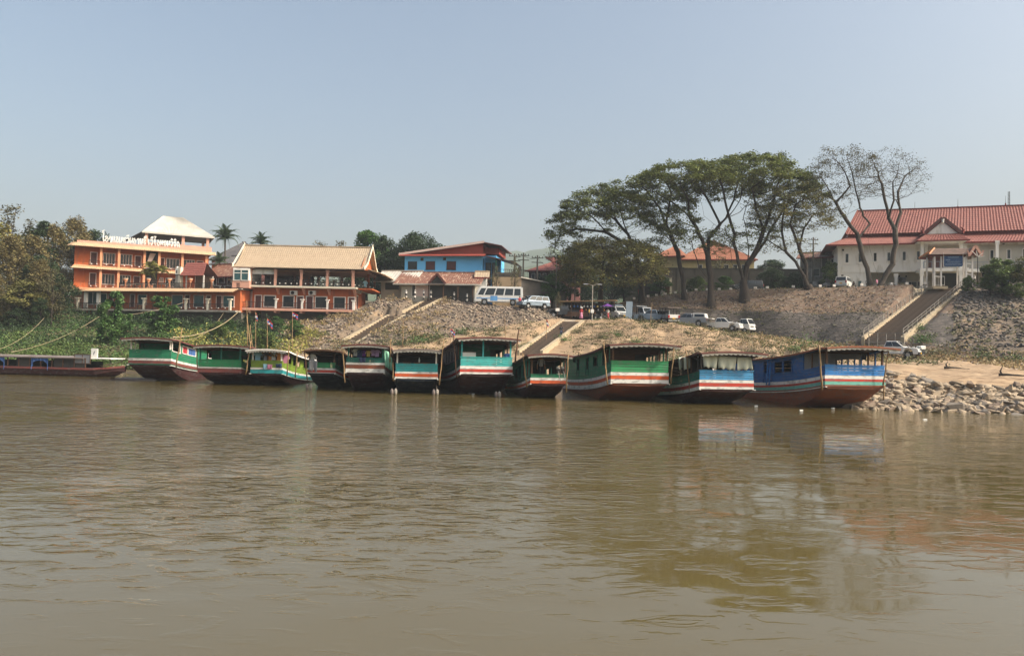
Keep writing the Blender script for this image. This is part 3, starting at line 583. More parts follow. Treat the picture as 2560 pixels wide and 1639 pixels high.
BT.append(make_boat(496, 603, 57.8, 0, 20, dict(rail=900, s=[917, 920.5, 930.5], roof=861.5), dict(stern='green2', stripes=['white', 'maroon'], side='green'), 'green boat with a pale centre post, between the curtained green boat and the lime boat', (489, 630), bulk=(2.4, 'green', .5, .95), posts=(.02, .52, .98), post='tgreen', valance='flat'))
BT.append(make_boat(628, 706, 57.4, 0, 18, dict(rail=902, s=[918.5, 923.5, 933], roof=872.5), dict(stern='lime', stripes=['white', 'teal'], side='lime', frame='lime'), 'lime green boat with white and turquoise stripes and washing hung at the stern', (621, 722), bays_r=[(1.2, 2.2, 0, .9), (2.5, 3.4, .0, .8), (3.6, 4.5, .0, .8), (5.4, 8.6, .0, .8)], roofcol='frame', posts=(.02, .98), post='frame'))
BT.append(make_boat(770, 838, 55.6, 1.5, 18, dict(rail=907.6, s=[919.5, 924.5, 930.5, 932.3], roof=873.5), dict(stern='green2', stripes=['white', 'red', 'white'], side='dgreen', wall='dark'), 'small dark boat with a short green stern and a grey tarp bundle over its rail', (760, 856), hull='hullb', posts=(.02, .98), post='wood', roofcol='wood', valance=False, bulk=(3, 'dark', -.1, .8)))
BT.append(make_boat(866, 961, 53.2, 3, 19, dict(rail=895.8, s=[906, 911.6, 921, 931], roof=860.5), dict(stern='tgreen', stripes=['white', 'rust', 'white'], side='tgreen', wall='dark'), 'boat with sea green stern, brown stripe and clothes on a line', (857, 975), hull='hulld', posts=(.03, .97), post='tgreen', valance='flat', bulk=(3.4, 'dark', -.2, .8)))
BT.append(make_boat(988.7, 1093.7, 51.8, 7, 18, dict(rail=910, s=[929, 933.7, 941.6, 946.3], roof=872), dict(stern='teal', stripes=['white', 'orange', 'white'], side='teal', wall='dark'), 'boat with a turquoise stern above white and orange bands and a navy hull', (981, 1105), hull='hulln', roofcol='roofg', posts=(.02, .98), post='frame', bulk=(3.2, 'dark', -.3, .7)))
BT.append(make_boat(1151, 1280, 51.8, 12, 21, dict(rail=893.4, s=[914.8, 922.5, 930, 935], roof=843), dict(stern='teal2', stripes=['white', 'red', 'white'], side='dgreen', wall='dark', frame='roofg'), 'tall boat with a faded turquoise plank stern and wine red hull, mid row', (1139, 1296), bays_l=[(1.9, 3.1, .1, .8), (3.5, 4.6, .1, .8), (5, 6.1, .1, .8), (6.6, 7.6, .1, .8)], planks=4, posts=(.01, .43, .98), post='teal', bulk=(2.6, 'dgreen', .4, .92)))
BT.append(make_boat(1326.6, 1415.5, 49.3, 9, 19, dict(rail=936.8, s=[944, 950.5, 958.5], roof=884), dict(stern='green', stripes=['white', 'orange'], side='dgreen', wall='dgreen', frame='tgreen'), 'low boat with an open stern and just one thin green plank above its white band', (1313, 1426), planks=1, bays_l=[(.6, 1.5, .0, .85), (2.0, 2.9, .1, .75), (3.4, 4.3, .0, .8), (5, 6, .1, .7)], posts=(.01, .99), post='wood', valance='flat', roofcol='rredge', bulk=(3.4, 'dark', -.3, .8)))
BT.append(make_boat(1527.5, 1670, 48.4, 8, 21, dict(rail=903.5, s=[930.5, 938.6, 948, 958], roof=858.5), dict(stern='green2', stripes=['white', 'orange', 'white'], side='green', wall='green', frame='dgreen'), 'large bright green boat with arched side windows and a rust brown hull', (1515, 1692), bays_l=[(1508, 1524, .0, .9), (1487, 1496, .1, .72), (1469.5, 1475, -.4, .78), (1447.5, 1452.5, -.4, .80), (1438.5, 1443, .6, .82)], bays_r=[(.2+i*.8, .9+i*.8, 0, .9) for i in range(6)], hull='rust', posts=(.02, .98), post='wood', bulk=(1.8, 'wood', .12, .96)))
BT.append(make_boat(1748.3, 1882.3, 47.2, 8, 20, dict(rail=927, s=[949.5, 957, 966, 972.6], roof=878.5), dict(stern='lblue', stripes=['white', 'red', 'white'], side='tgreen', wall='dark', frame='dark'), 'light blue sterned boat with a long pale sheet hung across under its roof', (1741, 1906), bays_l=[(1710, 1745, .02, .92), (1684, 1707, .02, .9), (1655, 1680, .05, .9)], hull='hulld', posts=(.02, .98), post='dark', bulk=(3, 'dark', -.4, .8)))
BT.append(make_boat(2062, 2210.4, 45.7, 8, 21, dict(rail=913.5, s=[938.4, 947.2, 953.3, 962, 966], roof=865.5), dict(stern='blue', stripes=['white', 'red', 'mint', 'rust'], side='dblue', wall='dblue', frame='dblue'), 'large blue boat with a rust orange hull nosed against the stone riprap', (2050, 2232), bays_l=[(2011, 2050, -.02, .93), (1962, 1983, -.03, .74), (1940, 1960, -.03, .72), (1914, 1924, -.55, .8), (1884, 1891, 0, .6)], bays_r=[(.2+i*.75, .95+i*.75, 0, .9) for i in range(7)], hull='rust', roofcol='rust', posts=(.02, .98), post='wood', bulk=(2.4, 'cgry', .1, .95)))
# ---------------------------------------------------------------- far-left brown boat, broadside
def long_boat():
    a = W(-70, 931, 68.5); b = W(262, 935, 67.0); rz = math.atan2(b.y-a.y, b.x-a.x); L = (b-a).length+2
    t = thing('river_boat', (a.x, a.y, 0), rz, 'long low maroon boat lying broadside at the far left, blue tarps under its roof', 'river boat', 'wooden river boats moored along the bank')
    z = lambda y: W(130, y, 68).z
    rows = []
    for i in range(21):
        x = L*i/20; e = max(0, (x-L*.82)/(L*.18)); h = 1.25*(1-e**1.6*.92); top = .72+.25*e**1.5; kb = -.4+.9*e**1.3
        rows.append([(x, -h, top), (x, -h*.9, (top+kb)/2), (x, -h*.4, kb), (x, h*.4, kb), (x, h*.9, (top+kb)/2), (x, h, top)])
    MB().quadgrid(rows).build('hull', MT['boat0'], t); MB().quadgrid([[r[0], r[-1]] for r in rows]).build('deck', MT['deck'], t)
    st = MB().quadgrid([[(r[0][0], r[0][1]-.05, r[0][2]+.06), (r[0][0], r[0][1]-.05, r[0][2]-.12)] for r in rows]); st.build('rubbing_strake', MT['maroon'], t)
    rf = z(888)
    xe = L*.80; MB().quadgrid([[(x, -1.45, rf-.12), (x, -.7, rf), (x, .7, rf), (x, 1.45, rf-.12)] for x in np.linspace(0, xe, 14)]).build('roof', MT['roofg'], t)
    MB().box(0, xe, -1.47, -1.42, rf-.2, rf-.1).build('roof_edge', MT['roofg'], t)
    MB().box(xe-.1, xe+2.4, -1.2, 1.2, rf-.2, rf-.12).build('bow_canopy', MT['white'], t)
    for x0, x1 in ((L*.36, L*.45), (L*.60, L*.70), (L*.70, xe)):
        MB().box(x0, x1-.02, -1.2, -1.15, .7, rf-.14).build('wall_panel', MT['dark'], t)
    w = MB(); x0 = L*.73
    w.box(x0, x0+.05, -1.24, -1.2, 1.2, 1.95).box(x0+1.5, x0+1.55, -1.24, -1.2, 1.2, 1.95).box(x0, x0+1.55, -1.24, -1.2, 1.95, 2.0).box(x0, x0+1.55, -1.24, -1.2, 1.15, 1.2).box(x0+.75, x0+.8, -1.24, -1.2, 1.2, 1.95)
    wo = w.build('window', MT['wood'], t); MB().box(x0+.05, x0+1.5, -1.215, -1.205, 1.2, 1.95).build('curtain', MT['cgry'], wo)
    for x in np.linspace(.3, xe, 12): MB().box(x-.04, x+.04, -1.25, -1.17, .7, rf-.14).build('post', MT['wood'], t)
    for x in (xe+.4, xe+2.2): MB().box(x-.03, x+.03, -1.0, -.94, 1.1, rf-.2).build('post', MT['iron'], t)
    MB().box(0, xe, 1.15, 1.2, .7, 1.3).build('side_board', MT['dark'], t)
    M_ = t.matrix_basis if False else Matrix.Translation(t.location) @ Matrix.Rotation(rz, 4, 'Z')
    for i, (f0, f1) in enumerate(((.05, .18), (.19, .29), (.46, .57))):
        c = MB(); n = 14; top = []; bt = []
        for k in range(n+1):
            x = L*(f0+(f1-f0)*k/n); q = abs(2*k/n-1); top.append((x, -1.32+.04*math.sin(k*1.7), rf-.15)); bt.append((x, -1.3+.1*math.sin(k*2.1), rf-.45-.85*(q**5)*(1 if k > n/2 or i == 2 else .3)))
        o = c.quadgrid([top, bt]).build('tarpaulin', MT['cblu']); o.matrix_world = M_; so_ = o.modifiers.new('thickness', 'SOLIDIFY'); so_.thickness = .02
        tag(o, ['blue tarp tied along the roof edge at the left end of the maroon boat', 'short blue tarp second along the maroon boat roof', 'blue tarp pulled into a hanging knot mid maroon boat'][i], 'tarpaulin')
    p = M_ @ Vector((xe+.4, -.6, rf-.12)); sgn = thing('notice_board', p, rz, 'white notice board with a grey leaf emblem standing on the maroon boat canopy', 'board')
    MB().box(-.32, .32, -.03, .03, .0, .86).build('panel', MT['swhite'], sgn)
    lf = MB(); pts = []
    for k in range(13):
        q = k/12; pts.append((-.08+.14*q, -.05, .24+.42*q))
    e1 = [(p[0]-.06*math.sin(math.pi*k/12), -.05, p[2]) for k, p in enumerate(pts)]; e2 = [(p[0]+.04*math.sin(math.pi*k/12), -.05, p[2]) for k, p in enumerate(pts)]
    lf.quadgrid([e1, e2]).build('leaf_emblem', MT['cgry'], sgn)
long_boat()
# ---------------------------------------------------------------- washing, poles, gear
def cloth(pts, mat, label, cat='clothes', name='hanging_cloth', seed=0, n=10, rows=5, wob=.05, hem=.03):
    """pts: world corners tl, tr, br, bl of a hanging sheet"""
    tl, tr, br, bl = [Vector(p) for p in pts]; rg = random.Random(seed); ph = rg.uniform(0, 6); base = (tl+tr)/2; nr = (tr-tl).cross(Vector((0, 0, 1))).normalized(); g = []
    for j in range(rows+1):
        v = j/rows; r = []
        for i in range(n+1):
            u = i/n; p = (tl*(1-u)+tr*u)*(1-v)+(bl*(1-u)+br*u)*v
            p = p+nr*math.sin(u*n*.9+ph)*wob*(.3+v)+Vector((0, 0, hem*math.sin(u*n*1.3+ph)*v)); r.append(p-base)
        g.append(r)
    o = MB().quadgrid(g).build(name, mat, None, base, smooth=True); s = o.modifiers.new('thickness', 'SOLIDIFY'); s.thickness = .015
    return tag(o, label, cat)
def shirt(p, rz, mat, label, s=1.0, name='hanging_shirt', cat='shirt'):
    m = MB(); w = .26*s
    pf = [(-w, -.68*s), (w, -.68*s), (w*.95, -.16*s), (w*1.75, -.34*s), (w*2.0, -.22*s), (w*1.15, 0), (w*.4, .03*s), (-w*.4, .03*s), (-w*1.15, 0), (-w*2.0, -.22*s), (-w*1.75, -.34*s), (-w*.95, -.16*s)]
    pf = [(x*.75, z) for x, z in pf]
    m.prism(pf, 'y', -.03, .03); o = m.build(name, mat, None, p); o.rotation_euler = (0, 0, rz); return tag(o, label, cat)
def pole(px0, py0, px1, py1, d, label, r=.045, mat='bamboo', d1=None, name='mooring_pole', cat='pole', group='mooring poles beside the boats'):
    a = W(px0, py0, d); b = W(px1, py1, d1 or d); n = 5; pts = [(b-b).lerp(a-b, i/n)+Vector((.02*math.sin(i*2.3+px0), 0, 0)) for i in range(n+1)]
    o = MB().tube(pts, [r*(1.1-.35*i/n) for i in range(n+1)], 7).build(name, MT[mat], None, b, smooth=True); return tag(o, label, cat, group)
for a in [
 (455, 820, 440, 918, 58.7, 'bamboo pole leaning past the red and blue curtains of the green boat'), (491, 857, 494, 925, 58, 'short pole between the first two green boats'),
 (617, 790, 626, 865, 63, 'thin tall bamboo stake standing behind the lime boat roof'), (628, 852, 614, 936, 57.0, 'pole leaning between the second green boat and the lime boat'),
 (723, 862, 717, 940, 57, 'pole at the stern corner of the lime boat'), (744, 878, 738, 944, 59, 'pole against the lime boat side'), (761, 874, 768, 950, 55, 'wooden pole at the left stern corner of the small dark boat'),
 (857, 868, 862, 956, 52.6, 'white tipped pole at the left corner of the clothes line boat'), (977, 846, 975, 905, 52.5, 'pole sticking up behind the mint sheets'), (982, 905, 983, 952, 51.6, 'lower pole between the mint sheets and turquoise stern'),
 (1109, 850, 1098, 962, 51.2, 'long bamboo pole between the turquoise sterned boat and the tall boat'), (1133, 834, 1142, 945, 51.5, 'dark pole at the left of the tall turquoise boat'), (1297, 822, 1288, 905, 50.5, 'thick red brown pole at the right of the tall boat'),
 (1307, 883, 1317, 968, 49.3, 'pole leaning across the windows of the low boat'), (1421, 885, 1415, 980, 48.6, 'pole at the right of the low open boat'),
 (1509, 855, 1518, 960, 47.6, 'pole leaning on the left stern corner of the bright green boat'), (1685, 868, 1676, 960, 48.0, 'bamboo pole at the right stern corner of the bright green boat'),
 (1714, 870, 1725, 980, 48.4, 'bamboo pole across the dark side of the light blue boat'), (2048, 862, 2055, 974, 45.0, 'pole lashed at the left stern corner of the blue boat'), (2222, 870, 2208, 962, 45.6, 'bamboo pole at the right stern corner of the blue boat'), (2210, 960, 2209, 1000, 45.8, 'short pole stuck among stones below the blue boat')]:
    pole(*a, r=.06 if a[0] in (1297, 2048) else .045, mat='wood' if a[0] in (1297, 1133, 761) else 'bamboo')
for a in [(617, 750, 619, 868, 66, 'tallest of the bamboo stakes in the scrub behind the lime boat'), (625, 812, 631, 866, 66, 'short bamboo stake in the scrub behind the lime boat'), (1008, 800, 1007, 868, 66, 'thin stake on the sand above the turquoise boat'), (1262, 792, 1263, 850, 80, 'thin stake on the sand above the tall boat'), (1630, 756, 1622, 850, 97, 'leaning pale stake beside the parked open backed truck'), (1638, 830, 1640, 862, 80, 'thin stake on the sand above the bright green boat')]:
    pole(*a, r=.035, group='bamboo stakes on the bank', name='bamboo_stake', cat='stake')
def flag(px, py, w, h, pole_to, d, label, tilt=0., mat='cpnk'):
    a = W(px, py, d); t = thing('flag', W(px, pole_to, d), 0, label, 'flag', 'national flags on bamboo stakes'); o = Vector(t.location); top = a-o
    MB().tube([(0, 0, 0), top*.5, top+Vector((0, 0, .1))], .028, 6).build('flagpole', MT['bamboo'], t)
    k = F/d; Wd = w/k; Hh = h/k
    def strip(f0, f1, m, nm):
        g = [[], []]
        for i in range(9):
            u = i/8
            for j, f in enumerate((f0, f1)): g[j].append(top+Vector((Wd*u, .06*math.sin(u*6), -Hh*f-Wd*u*tilt+.05*math.sin(u*5))))
        q = MB().quadgrid(g).build(nm, MT[m], t); s = q.modifiers.new('thickness', 'SOLIDIFY'); s.thickness = .01
    strip(0, .27, 'cred', 'red_band'); strip(.27, .73, 'cblu', 'blue_band'); strip(.73, 1, 'cred', 'red_band')
    c = top+Vector((Wd*.45, -.05, -Hh*.5-Wd*.45*tilt)); ds = MB().poly([(c.x+.2*Hh*math.cos(q), c.y-.02, c.z+.2*Hh*math.sin(q)) for q in np.linspace(0, 2*math.pi, 14, endpoint=False)]).build('white_disc', MT['cwht'], t)
flag(731, 781, 14, 12, 870, 70, 'pink and blue flag on a stake below the orange restaurant balcony, furthest right', .3)
flag(668, 797, 14, 14, 872, 70, 'red flag drooping beside a bamboo stake behind the lime boat', .7)
flag(639, 782, 5, 14, 870, 71, 'furled red flag on a thin stake, left of the drooping one', 1.2)
flag(1126, 822, 11, 12, 872, 66, 'faded red flag on a stake behind the tall turquoise boat', .6)
flag(1366, 799, 5, 14, 850, 84, 'faded pink flag on a thin stake left of the middle stairs', 1.0)
B = BT
def line(b, pxa, pya, pxb, pyb, y, items, z=0):
    for i, (px, py, kind, mat, lab, s) in enumerate(items):
        p = b['pt'](px, py, y); shirt(p, b['yaw'], MT[mat], lab, s)
line(B[2], 0, 0, 0, 0, .3, [(645, 880, 's', 'csky', 'pale blue shirt hanging at the left of the lime boat stern', 1.05), (666, 882, 's', 'cgry', 'grey shirt beside the orange one on the lime boat', 1.), (674, 882, 's', 'corg', 'orange brown shirt hung mid stern on the lime boat', 1.0), (684, 882, 's', 'cwht', 'white shirt hung right of the orange shirt on the lime boat', .8), (699, 882, 's', 'corg', 'tan shirt at the right post of the lime boat', 1.), (714, 888, 's', 'cpnk', 'pink shirt hanging outside the lime boat corner', .9)])
line(B[3], 0, 0, 0, 0, .2, [(780, 886, 's', 'cwht', 'white shirt hanging at the left of the small dark boat', 1.0)])
line(B[4], 0, 0, 0, 0, .5, [(889, 873, 's', 'cwht', 'white cloth at the left end of the clothes line', .7), (899, 875, 's', 'cnav', 'navy trousers on the clothes line', .9), (910, 876, 's', 'cpur', 'purple top in the middle of the clothes line', .6), (921, 877, 's', 'cyel', 'yellow top on the clothes line', .6), (933, 875, 's', 'clil', 'lilac top near the right of the clothes line', .6), (943, 875, 's', 'clil', 'pale lilac top at the right end of the clothes line', .7)])
def sheet(b, tl, tr, br, bl, y, mat, label, **k):
    return cloth([b['pt'](*tl, y), b['pt'](*tr, y), b['pt'](*br, y), b['pt'](*bl, y)], MT[mat], label, 'sheet', 'hanging_sheet', seed=int(tl[0]), **k)
sheet(B[2], (658, 909), (668, 910), (668, 923), (659, 923), -.1, 'csky', 'pale blue towel over the lime boat rail', n=6, rows=3)
sheet(B[2], (669, 910), (681, 911), (680, 923), (669, 922), -.12, 'cpnk', 'pink towel over the lime boat rail beside the blue one', n=6, rows=3)
sheet(B[2], (689, 909), (705, 909), (704, 919), (690, 918), -.1, 'cnav', 'navy towel over the right of the lime boat rail', n=6, rows=3)
sheet(B[3], (773, 898), (794, 902), (793, 929), (773, 926), -.15, 'cgry', 'grey tarp bundle draped over the small dark boat rail', n=8, rows=5, wob=.1)
sheet(B[4], (960, 872), (972, 880), (974, 922), (963, 916), -.1, 'cmint', 'mint green sheet hung at the right corner of the clothes line boat', n=8)
sheet(B[4], (974, 890), (980, 894), (981, 926), (975, 924), -.05, 'cmint', 'narrow mint green sheet beside the larger mint one', n=5)
sheet(B[4], (898, 893), (915, 893), (913, 906), (900, 906), -.1, 'cnav', 'dark cloth over the sea green stern rail', n=6, rows=3)
sheet(B[9], (1757, 887), (1795, 888), (1792, 921), (1760, 917), -.05, 'csage', 'pale sheet under the light blue boat roof, left of three', n=12, wob=.06, hem=.05)
sheet(B[9], (1796, 888), (1842, 892), (1838, 924), (1796, 920), -.06, 'csage', 'pale sheet under the light blue boat roof, middle of three', n=14, wob=.06, hem=.05)
sheet(B[9], (1843, 892), (1878, 893), (1882, 922), (1842, 925), -.05, 'csage', 'pale sheet under the light blue boat roof, right of three', n=12, wob=.06, hem=.05)
sheet(B[9], (1696, 893), (1707, 892), (1706, 920), (1698, 925), 2.6, 'csage', 'pale curtain over the side of the light blue boat, further from the stern', n=6)
sheet(B[9], (1709, 892), (1727, 892), (1726, 920), (1711, 924), 1.7, 'csage', 'pale curtain over the side of the light blue boat, near its pole', n=8)
sheet(B[10], (2150, 883), (2166, 884), (2163, 901), (2153, 898), .6, 'cblk', 'black cloth hanging from the blue boat roof', n=6)
def gear():
    b = B[6]; p = b['pt'](1268, 893, .35); t = thing('water_barrel', (p.x, p.y, b['S'][-1]+.12), 0, 'bright blue plastic barrel behind the tall boat rail', 'barrel')
    h = b['rail']-b['S'][-1]+.18; MB().tube([(0, 0, 0), (0, 0, h*.1), (0, 0, h*.9), (0, 0, h)], [.24, .27, .27, .23], 14).build('body', MT['cblu'], t, smooth=True); MB().tube([(0, 0, h*.48), (0, 0, h*.54)], .285, 14).build('hoop', MT['cblu'], t)
    p = b['pt'](1172, 893, .3); t = thing('storage_box', (p.x, p.y, b['rail']-.3), b['yaw'], 'pale box standing at the left of the tall boat rail', 'box'); MB().box(-.5, .5, 0, .4, 0, .62).build('body', MT['cwht'], t, bevel=.02); MB().box(-.52, .52, -.02, .42, .62, .68).build('lid', MT['roofg'], t)
    b = B[5]
    for px, lab in ((1017, 'small dark crate on the turquoise stern deck, left'), (1046, 'dark crate with a bottle on the turquoise stern deck'), (1064, 'flat crate at the right of the turquoise stern deck')):
        p = b['pt'](px, 908, .35); t = thing('crate', (p.x, p.y, b['rail']-.3), b['yaw'], lab, 'crate', 'crates on the turquoise sterned boat')
        for s in (-1, 1): MB().box(-.28, .28, s*.18-.012, s*.18+.012, 0, .42).build('side_board', MT['wood'], t)
        for s in (-1, 1): MB().box(s*.28-.012, s*.28+.012, -.165, .165, 0, .42).build('end_board', MT['wood'], t)
        MB().box(-.27, .27, -.16, .16, 0, .03).build('base', MT['wood'], t)
    p = b['pt'](1048, 904, .35); t = thing('bottle', (p.x, p.y, b['rail']+.12), 0, 'pale bottle standing on the middle crate of the turquoise boat', 'bottle'); MB().tube([(0, 0, 0), (0, 0, .2), (0, 0, .26), (0, 0, .34)], [.06, .06, .025, .025], 10).build('body', MT['cwht'], t, smooth=True)
    # outboard style motors and spare bits on the low boat
    b = B[7]
    for px, lab in ((1395, 'long tail engine on the rail of the low open boat, left one'), (1408, 'long tail engine with pale cowling on the low boat, right one')):
        p = b['pt'](px, 935, .1); t = thing('boat_engine', (p.x, p.y, b['rail']), b['yaw'], lab, 'engine')
        MB().box(-.14, .14, -.1, .22, .12, .42).build('block', MT['iron'], t, bevel=.03); MB().tube([(0, .06, .42), (0, .06, .55)], [.13, .10], 10).build('cowling', MT['cwht'], t, smooth=True)
        MB().bar((0, -.1, .25), (0, -.75, -.35), .05).build('shaft', MT['chrome'], t); MB().bar((0, .2, .35), (.3, .6, .6), .03).build('tiller', MT['iron'], t)
    # fenders (tyres) between hulls, floating plastic
    for px, py, d, lab in ((778, 960, 55, 'pale floats under the small dark boat corner'), (990, 968, 51.2, 'pair of pale floats at the left of the navy hull'), (1094, 972, 51.5, 'pale floats at the right of the navy hull'), (1250, 975, 50.5, 'sack and floats at the waterline right of the wine red hull')):
        p = W(px, py, d); p.z = 0; t = thing('float', p, .4, lab, 'float')
        for k in range(2):
            q = Vector((.28*k-.28, .1*(k % 2), .12)); MB().tube([q+Vector((0, 0, -.2)), q, q+Vector((0, 0, .15)), q+Vector((0, 0, .27))], [.08, .12, .11, .04], 9).build('drum', MT['roofg' if k != 1 else 'conc'], t, smooth=True)
    for px, py, lab in ((1172, 982, 'white plastic scrap floating below the wine red hull'), (1183, 984, 'smaller plastic scrap floating beside the wine red hull'), (2082, 1020, 'white scrap floating below the rust hull'), (2312, 1048, 'white scrap floating off the riprap'), (1890, 1014, 'white speck floating below the light blue boat'), (2003, 1025, 'white speck floating off the blue boat hull')):
        d = (CAMZ*F)/(py-(868+.021*(px-1280))); x = XAT(px, d, 0); o = MB().hexa([(-.12, -.08, -.03), (.12, -.07, -.03), (.10, .08, -.03), (-.1, .07, -.03), (-.09, -.05, .04), (.08, -.05, .05), (.07, .05, .03), (-.08, .05, .045)]).build('plastic_scrap', MT['cwht'], None, (x, d, 0)); tag(o, lab, 'litter')
    # moored raft left of the first boat
    p = W(352, 940, 62); t = thing('raft', (p.x, p.y, 0), -.08, 'flat pale metal pontoon floating at the left of the first green boat', 'raft')
    MB().hexa([(-1.6, -.6, -.15), (1.4, -.7, -.15), (1.2, .8, -.15), (-1.6, .8, -.15), (-1.9, -.7, .18), (1.9, -.8, .12), (1.6, .9, .12), (-1.9, .9, .18)]).build('hull', MT['roofg'], t, bevel=.04); MB().box(-1.5, 1.3, -.5, .6, .17, .2).build('deck', MT['conc'], t)
    # ladder on the blue boat
    b = B[10]; t = thing('ladder', b['root'].location, b['yaw'], 'blue wooden ladder leaning on the side wall of the blue boat', 'ladder'); y = sidey((b['c'], b['yaw'], b['w']), 1931); s = b['sheer'](y); x = -b['hw'](y)-.12
    for q in (-.2, .2): MB().bar((x-.1, y+q, b['S'][1]+s), (x+.02, y+q, b['roof']+s-.1), .06).build('rail', MT['blue'], t)
    for k in range(6): MB().bar((x-.08, y-.2, b['S'][1]+s+.25+k*.3), (x-.08, y+.2, b['S'][1]+s+.25+k*.3), .045).build('rung', MT['blue'], t)
    # ropes
    def rope(p, q, label, sag=.4, r=.026):
        p = Vector(p); q = Vector(q); pts = [p.lerp(q, i/14)+Vector((0, 0, -sag*4*(i/14)*(1-i/14)))-p for i in range(15)]
        o = MB().tube(pts, r, 5).build('mooring_rope', MT['rope'], None, p, smooth=True); tag(o, label, 'rope', 'mooring ropes')
    rope(W(28, 880, 72), W(246, 792, 92), 'long rope rising over the green scrub from the maroon boat to the hotel', .6)
    rope(W(246, 792, 92), W(470, 752, 104), 'rope continuing behind the leafy tree towards the hotel terrace', .5)
    rope(W(432, 843, 60.5), W(600, 775, 103), 'rope from the first green boat roof up to the orange hotel', .9, .05)
    rope(W(425, 845, 61), W(560, 780, 103), 'second thinner rope from the first green boat to the hotel base', 1.4)
    rope(W(250, 914, 67), W(323, 893, 60.2), 'rope from the maroon boat bow to the first green boat', .15, .05)
    rope(W(250, 914, 67), W(320, 940, 72), 'rope from the maroon boat bow down to the stones', .1)
    rope(W(0, 872, 74), W(110, 795, 92), 'faint rope climbing the scrub at the far left', .5)
gear()
# ================================================================ buildings
class Fac:
    """facade frame: x along the front, y away from the river, z up"""
    def __init__(s, name, pxl, dl, pxr, dr, z0, label, cat='building', pyref=750):
        a = W(pxl, pyref, dl); b = W(pxr, pyref, dr); s.a = Vector((a.x, a.y, z0)); v = Vector((b.x-a.x, b.y-a.y, 0)); s.L = v.length; s.rz = math.atan2(v.y, v.x)
        s.t = thing(name, s.a, s.rz, label, cat); s.u = v.normalized(); s.n = Vector((-s.u.y, s.u.x, 0))
    def hit(s, px, py, off=0.):
        o = Vector((0, 0, CAMZ)); v = W(px, py, 10)-o; p0 = s.a+s.n*off; q = o+v*((p0-o).dot(s.n)/v.dot(s.n))-s.a; return q.dot(s.u), q.z
    def world(s, x, y, z): return s.a+s.u*x+s.n*y+Vector((0, 0, z))
    def box(s, name, mat, x0, x1, y0, y1, z0, z1, parent=None, bevel=0): return MB().box(x0, x1, y0, y1, z0, z1).build(name, MT[mat], parent or s.t, bevel=bevel)
    def rect(s, b, off=0.):
        x0, z1 = s.hit(b[0], b[1], off); x1, z0 = s.hit(b[2], b[3], off); x0b, z1b = s.hit(b[2], b[1], off); x0c, z0c = s.hit(b[0], b[3], off)
        return (x0+x0c)/2, (x1+x0b)/2, (z0+z0c)/2, (z1+z1b)/2
    def window(s, b, off=0., frame='frame', pane='glass', kind='window', fw_=.10, mull=0, panes=True, y=0.):
        x0, x1, z0, z1 = s.rect(b, off) if len(b) == 4 and b[2] > 60 else b
        if x1-x0 < .3: x1 = x0+.3
        m = MB(); o = off; m.box(x0-fw_, x0, o-.07, o+.02, z0, z1+fw_).box(x1, x1+fw_, o-.07, o+.02, z0, z1+fw_).box(x0, x1, o-.07, o+.02, z1, z1+fw_)
        if kind == 'window': m.box(x0-fw_-.04, x1+fw_+.04, o-.12, o+.02, z0-fw_, z0)
        for k in range(mull): xm = x0+(x1-x0)*(k+1)/(mull+1); m.box(xm-.03, xm+.03, o-.05, o-.01, z0, z1)
        f = m.build(kind, MT[frame], s.t); MB().box(x0, x1, o-.025, o-.004, z0, z1).build('pane' if kind == 'window' else 'panel', MT[pane], f); return f
    def rail(s, x0, x1, y, z, h=.95, mat='iron', posts=1.6, bal=.16, name='railing', y1=None, balls=False):
        m = MB(); y1 = y if y1 is None else y1; a = Vector((x0, y, z)); b = Vector((x1, y1, z)); L = (b-a).length; n = max(1, int(L/bal))
        m.bar(a+Vector((0, 0, h)), b+Vector((0, 0, h)), .06); m.bar(a+Vector((0, 0, .1)), b+Vector((0, 0, .1)), .04)
        for i in range(n+1): p = a.lerp(b, i/n); m.bar(p, p+Vector((0, 0, h)), .035 if i % 8 else .07)
        r = m.build(name, MT[mat], s.t)
        if balls:
            k = max(2, int(L/.8)); bb = MB()
            for i in range(k): p = a.lerp(b, (i+.5)/k)+Vector((0, -.06, h*.35)); bb.box(p.x-.07, p.x+.07, p.y-.05, p.y+.02, p.z-.07, p.z+.07)
            bb.build('rail_medallions', MT['frame'], r)
        return r
def sheetroof(name, mat, e0, e1, r1, r0, parent, ribs=.3, amp=.035, rows=8, curve=0., courses=0, thick=.08, step=.03):
    """ribbed roof slope from eave e0-e1 up to ridge r0-r1"""
    e0, e1, r1, r0 = [Vector(p) for p in (e0, e1, r1, r0)]; L = max((e1-e0).length, (r1-r0).length); n = max(4, int(L/ribs))*2; nr = (e1-e0).cross(r0-e0).normalized()
    if nr.z < 0: nr = -nr
    g = []; R_ = courses or rows; tl = []
    for j in range(R_):
        for q in ((0, .999) if courses else (0,)):
            tl.append(((j+q)/R_, (1-q)*step if courses else 0))
    tl.append((1, 0))
    for v, st in tl:
        row = []
        for i in range(n+1):
            u = i/n; p = (e0*(1-u)+e1*u)*(1-v)+(r0*(1-u)+r1*u)*v; p = p+nr*((amp if i % 2 else -amp*.2)+st)+Vector((0, 0, -curve*math.sin(math.pi*v))); row.append(p)
        g.append(row)
    m = MB().quadgrid(g); m.quadgrid([[p-nr*thick for p in r] for r in (g[0], g[-1])])
    m.quadgrid([[p-nr*thick for p in g[0]], g[0]])
    return m.build(name, MT[mat], parent)
z2 = lambda x, y: (160+x*.1948, 520+y*.1948)
z3 = lambda x, y: (520+x*.1912, 560+y*.1912)
zA = lambda x, y: (920+x*.2161, 560+y*.2161)
zF = lambda x, y: (2040+x*.2161, 480+y*.2161)
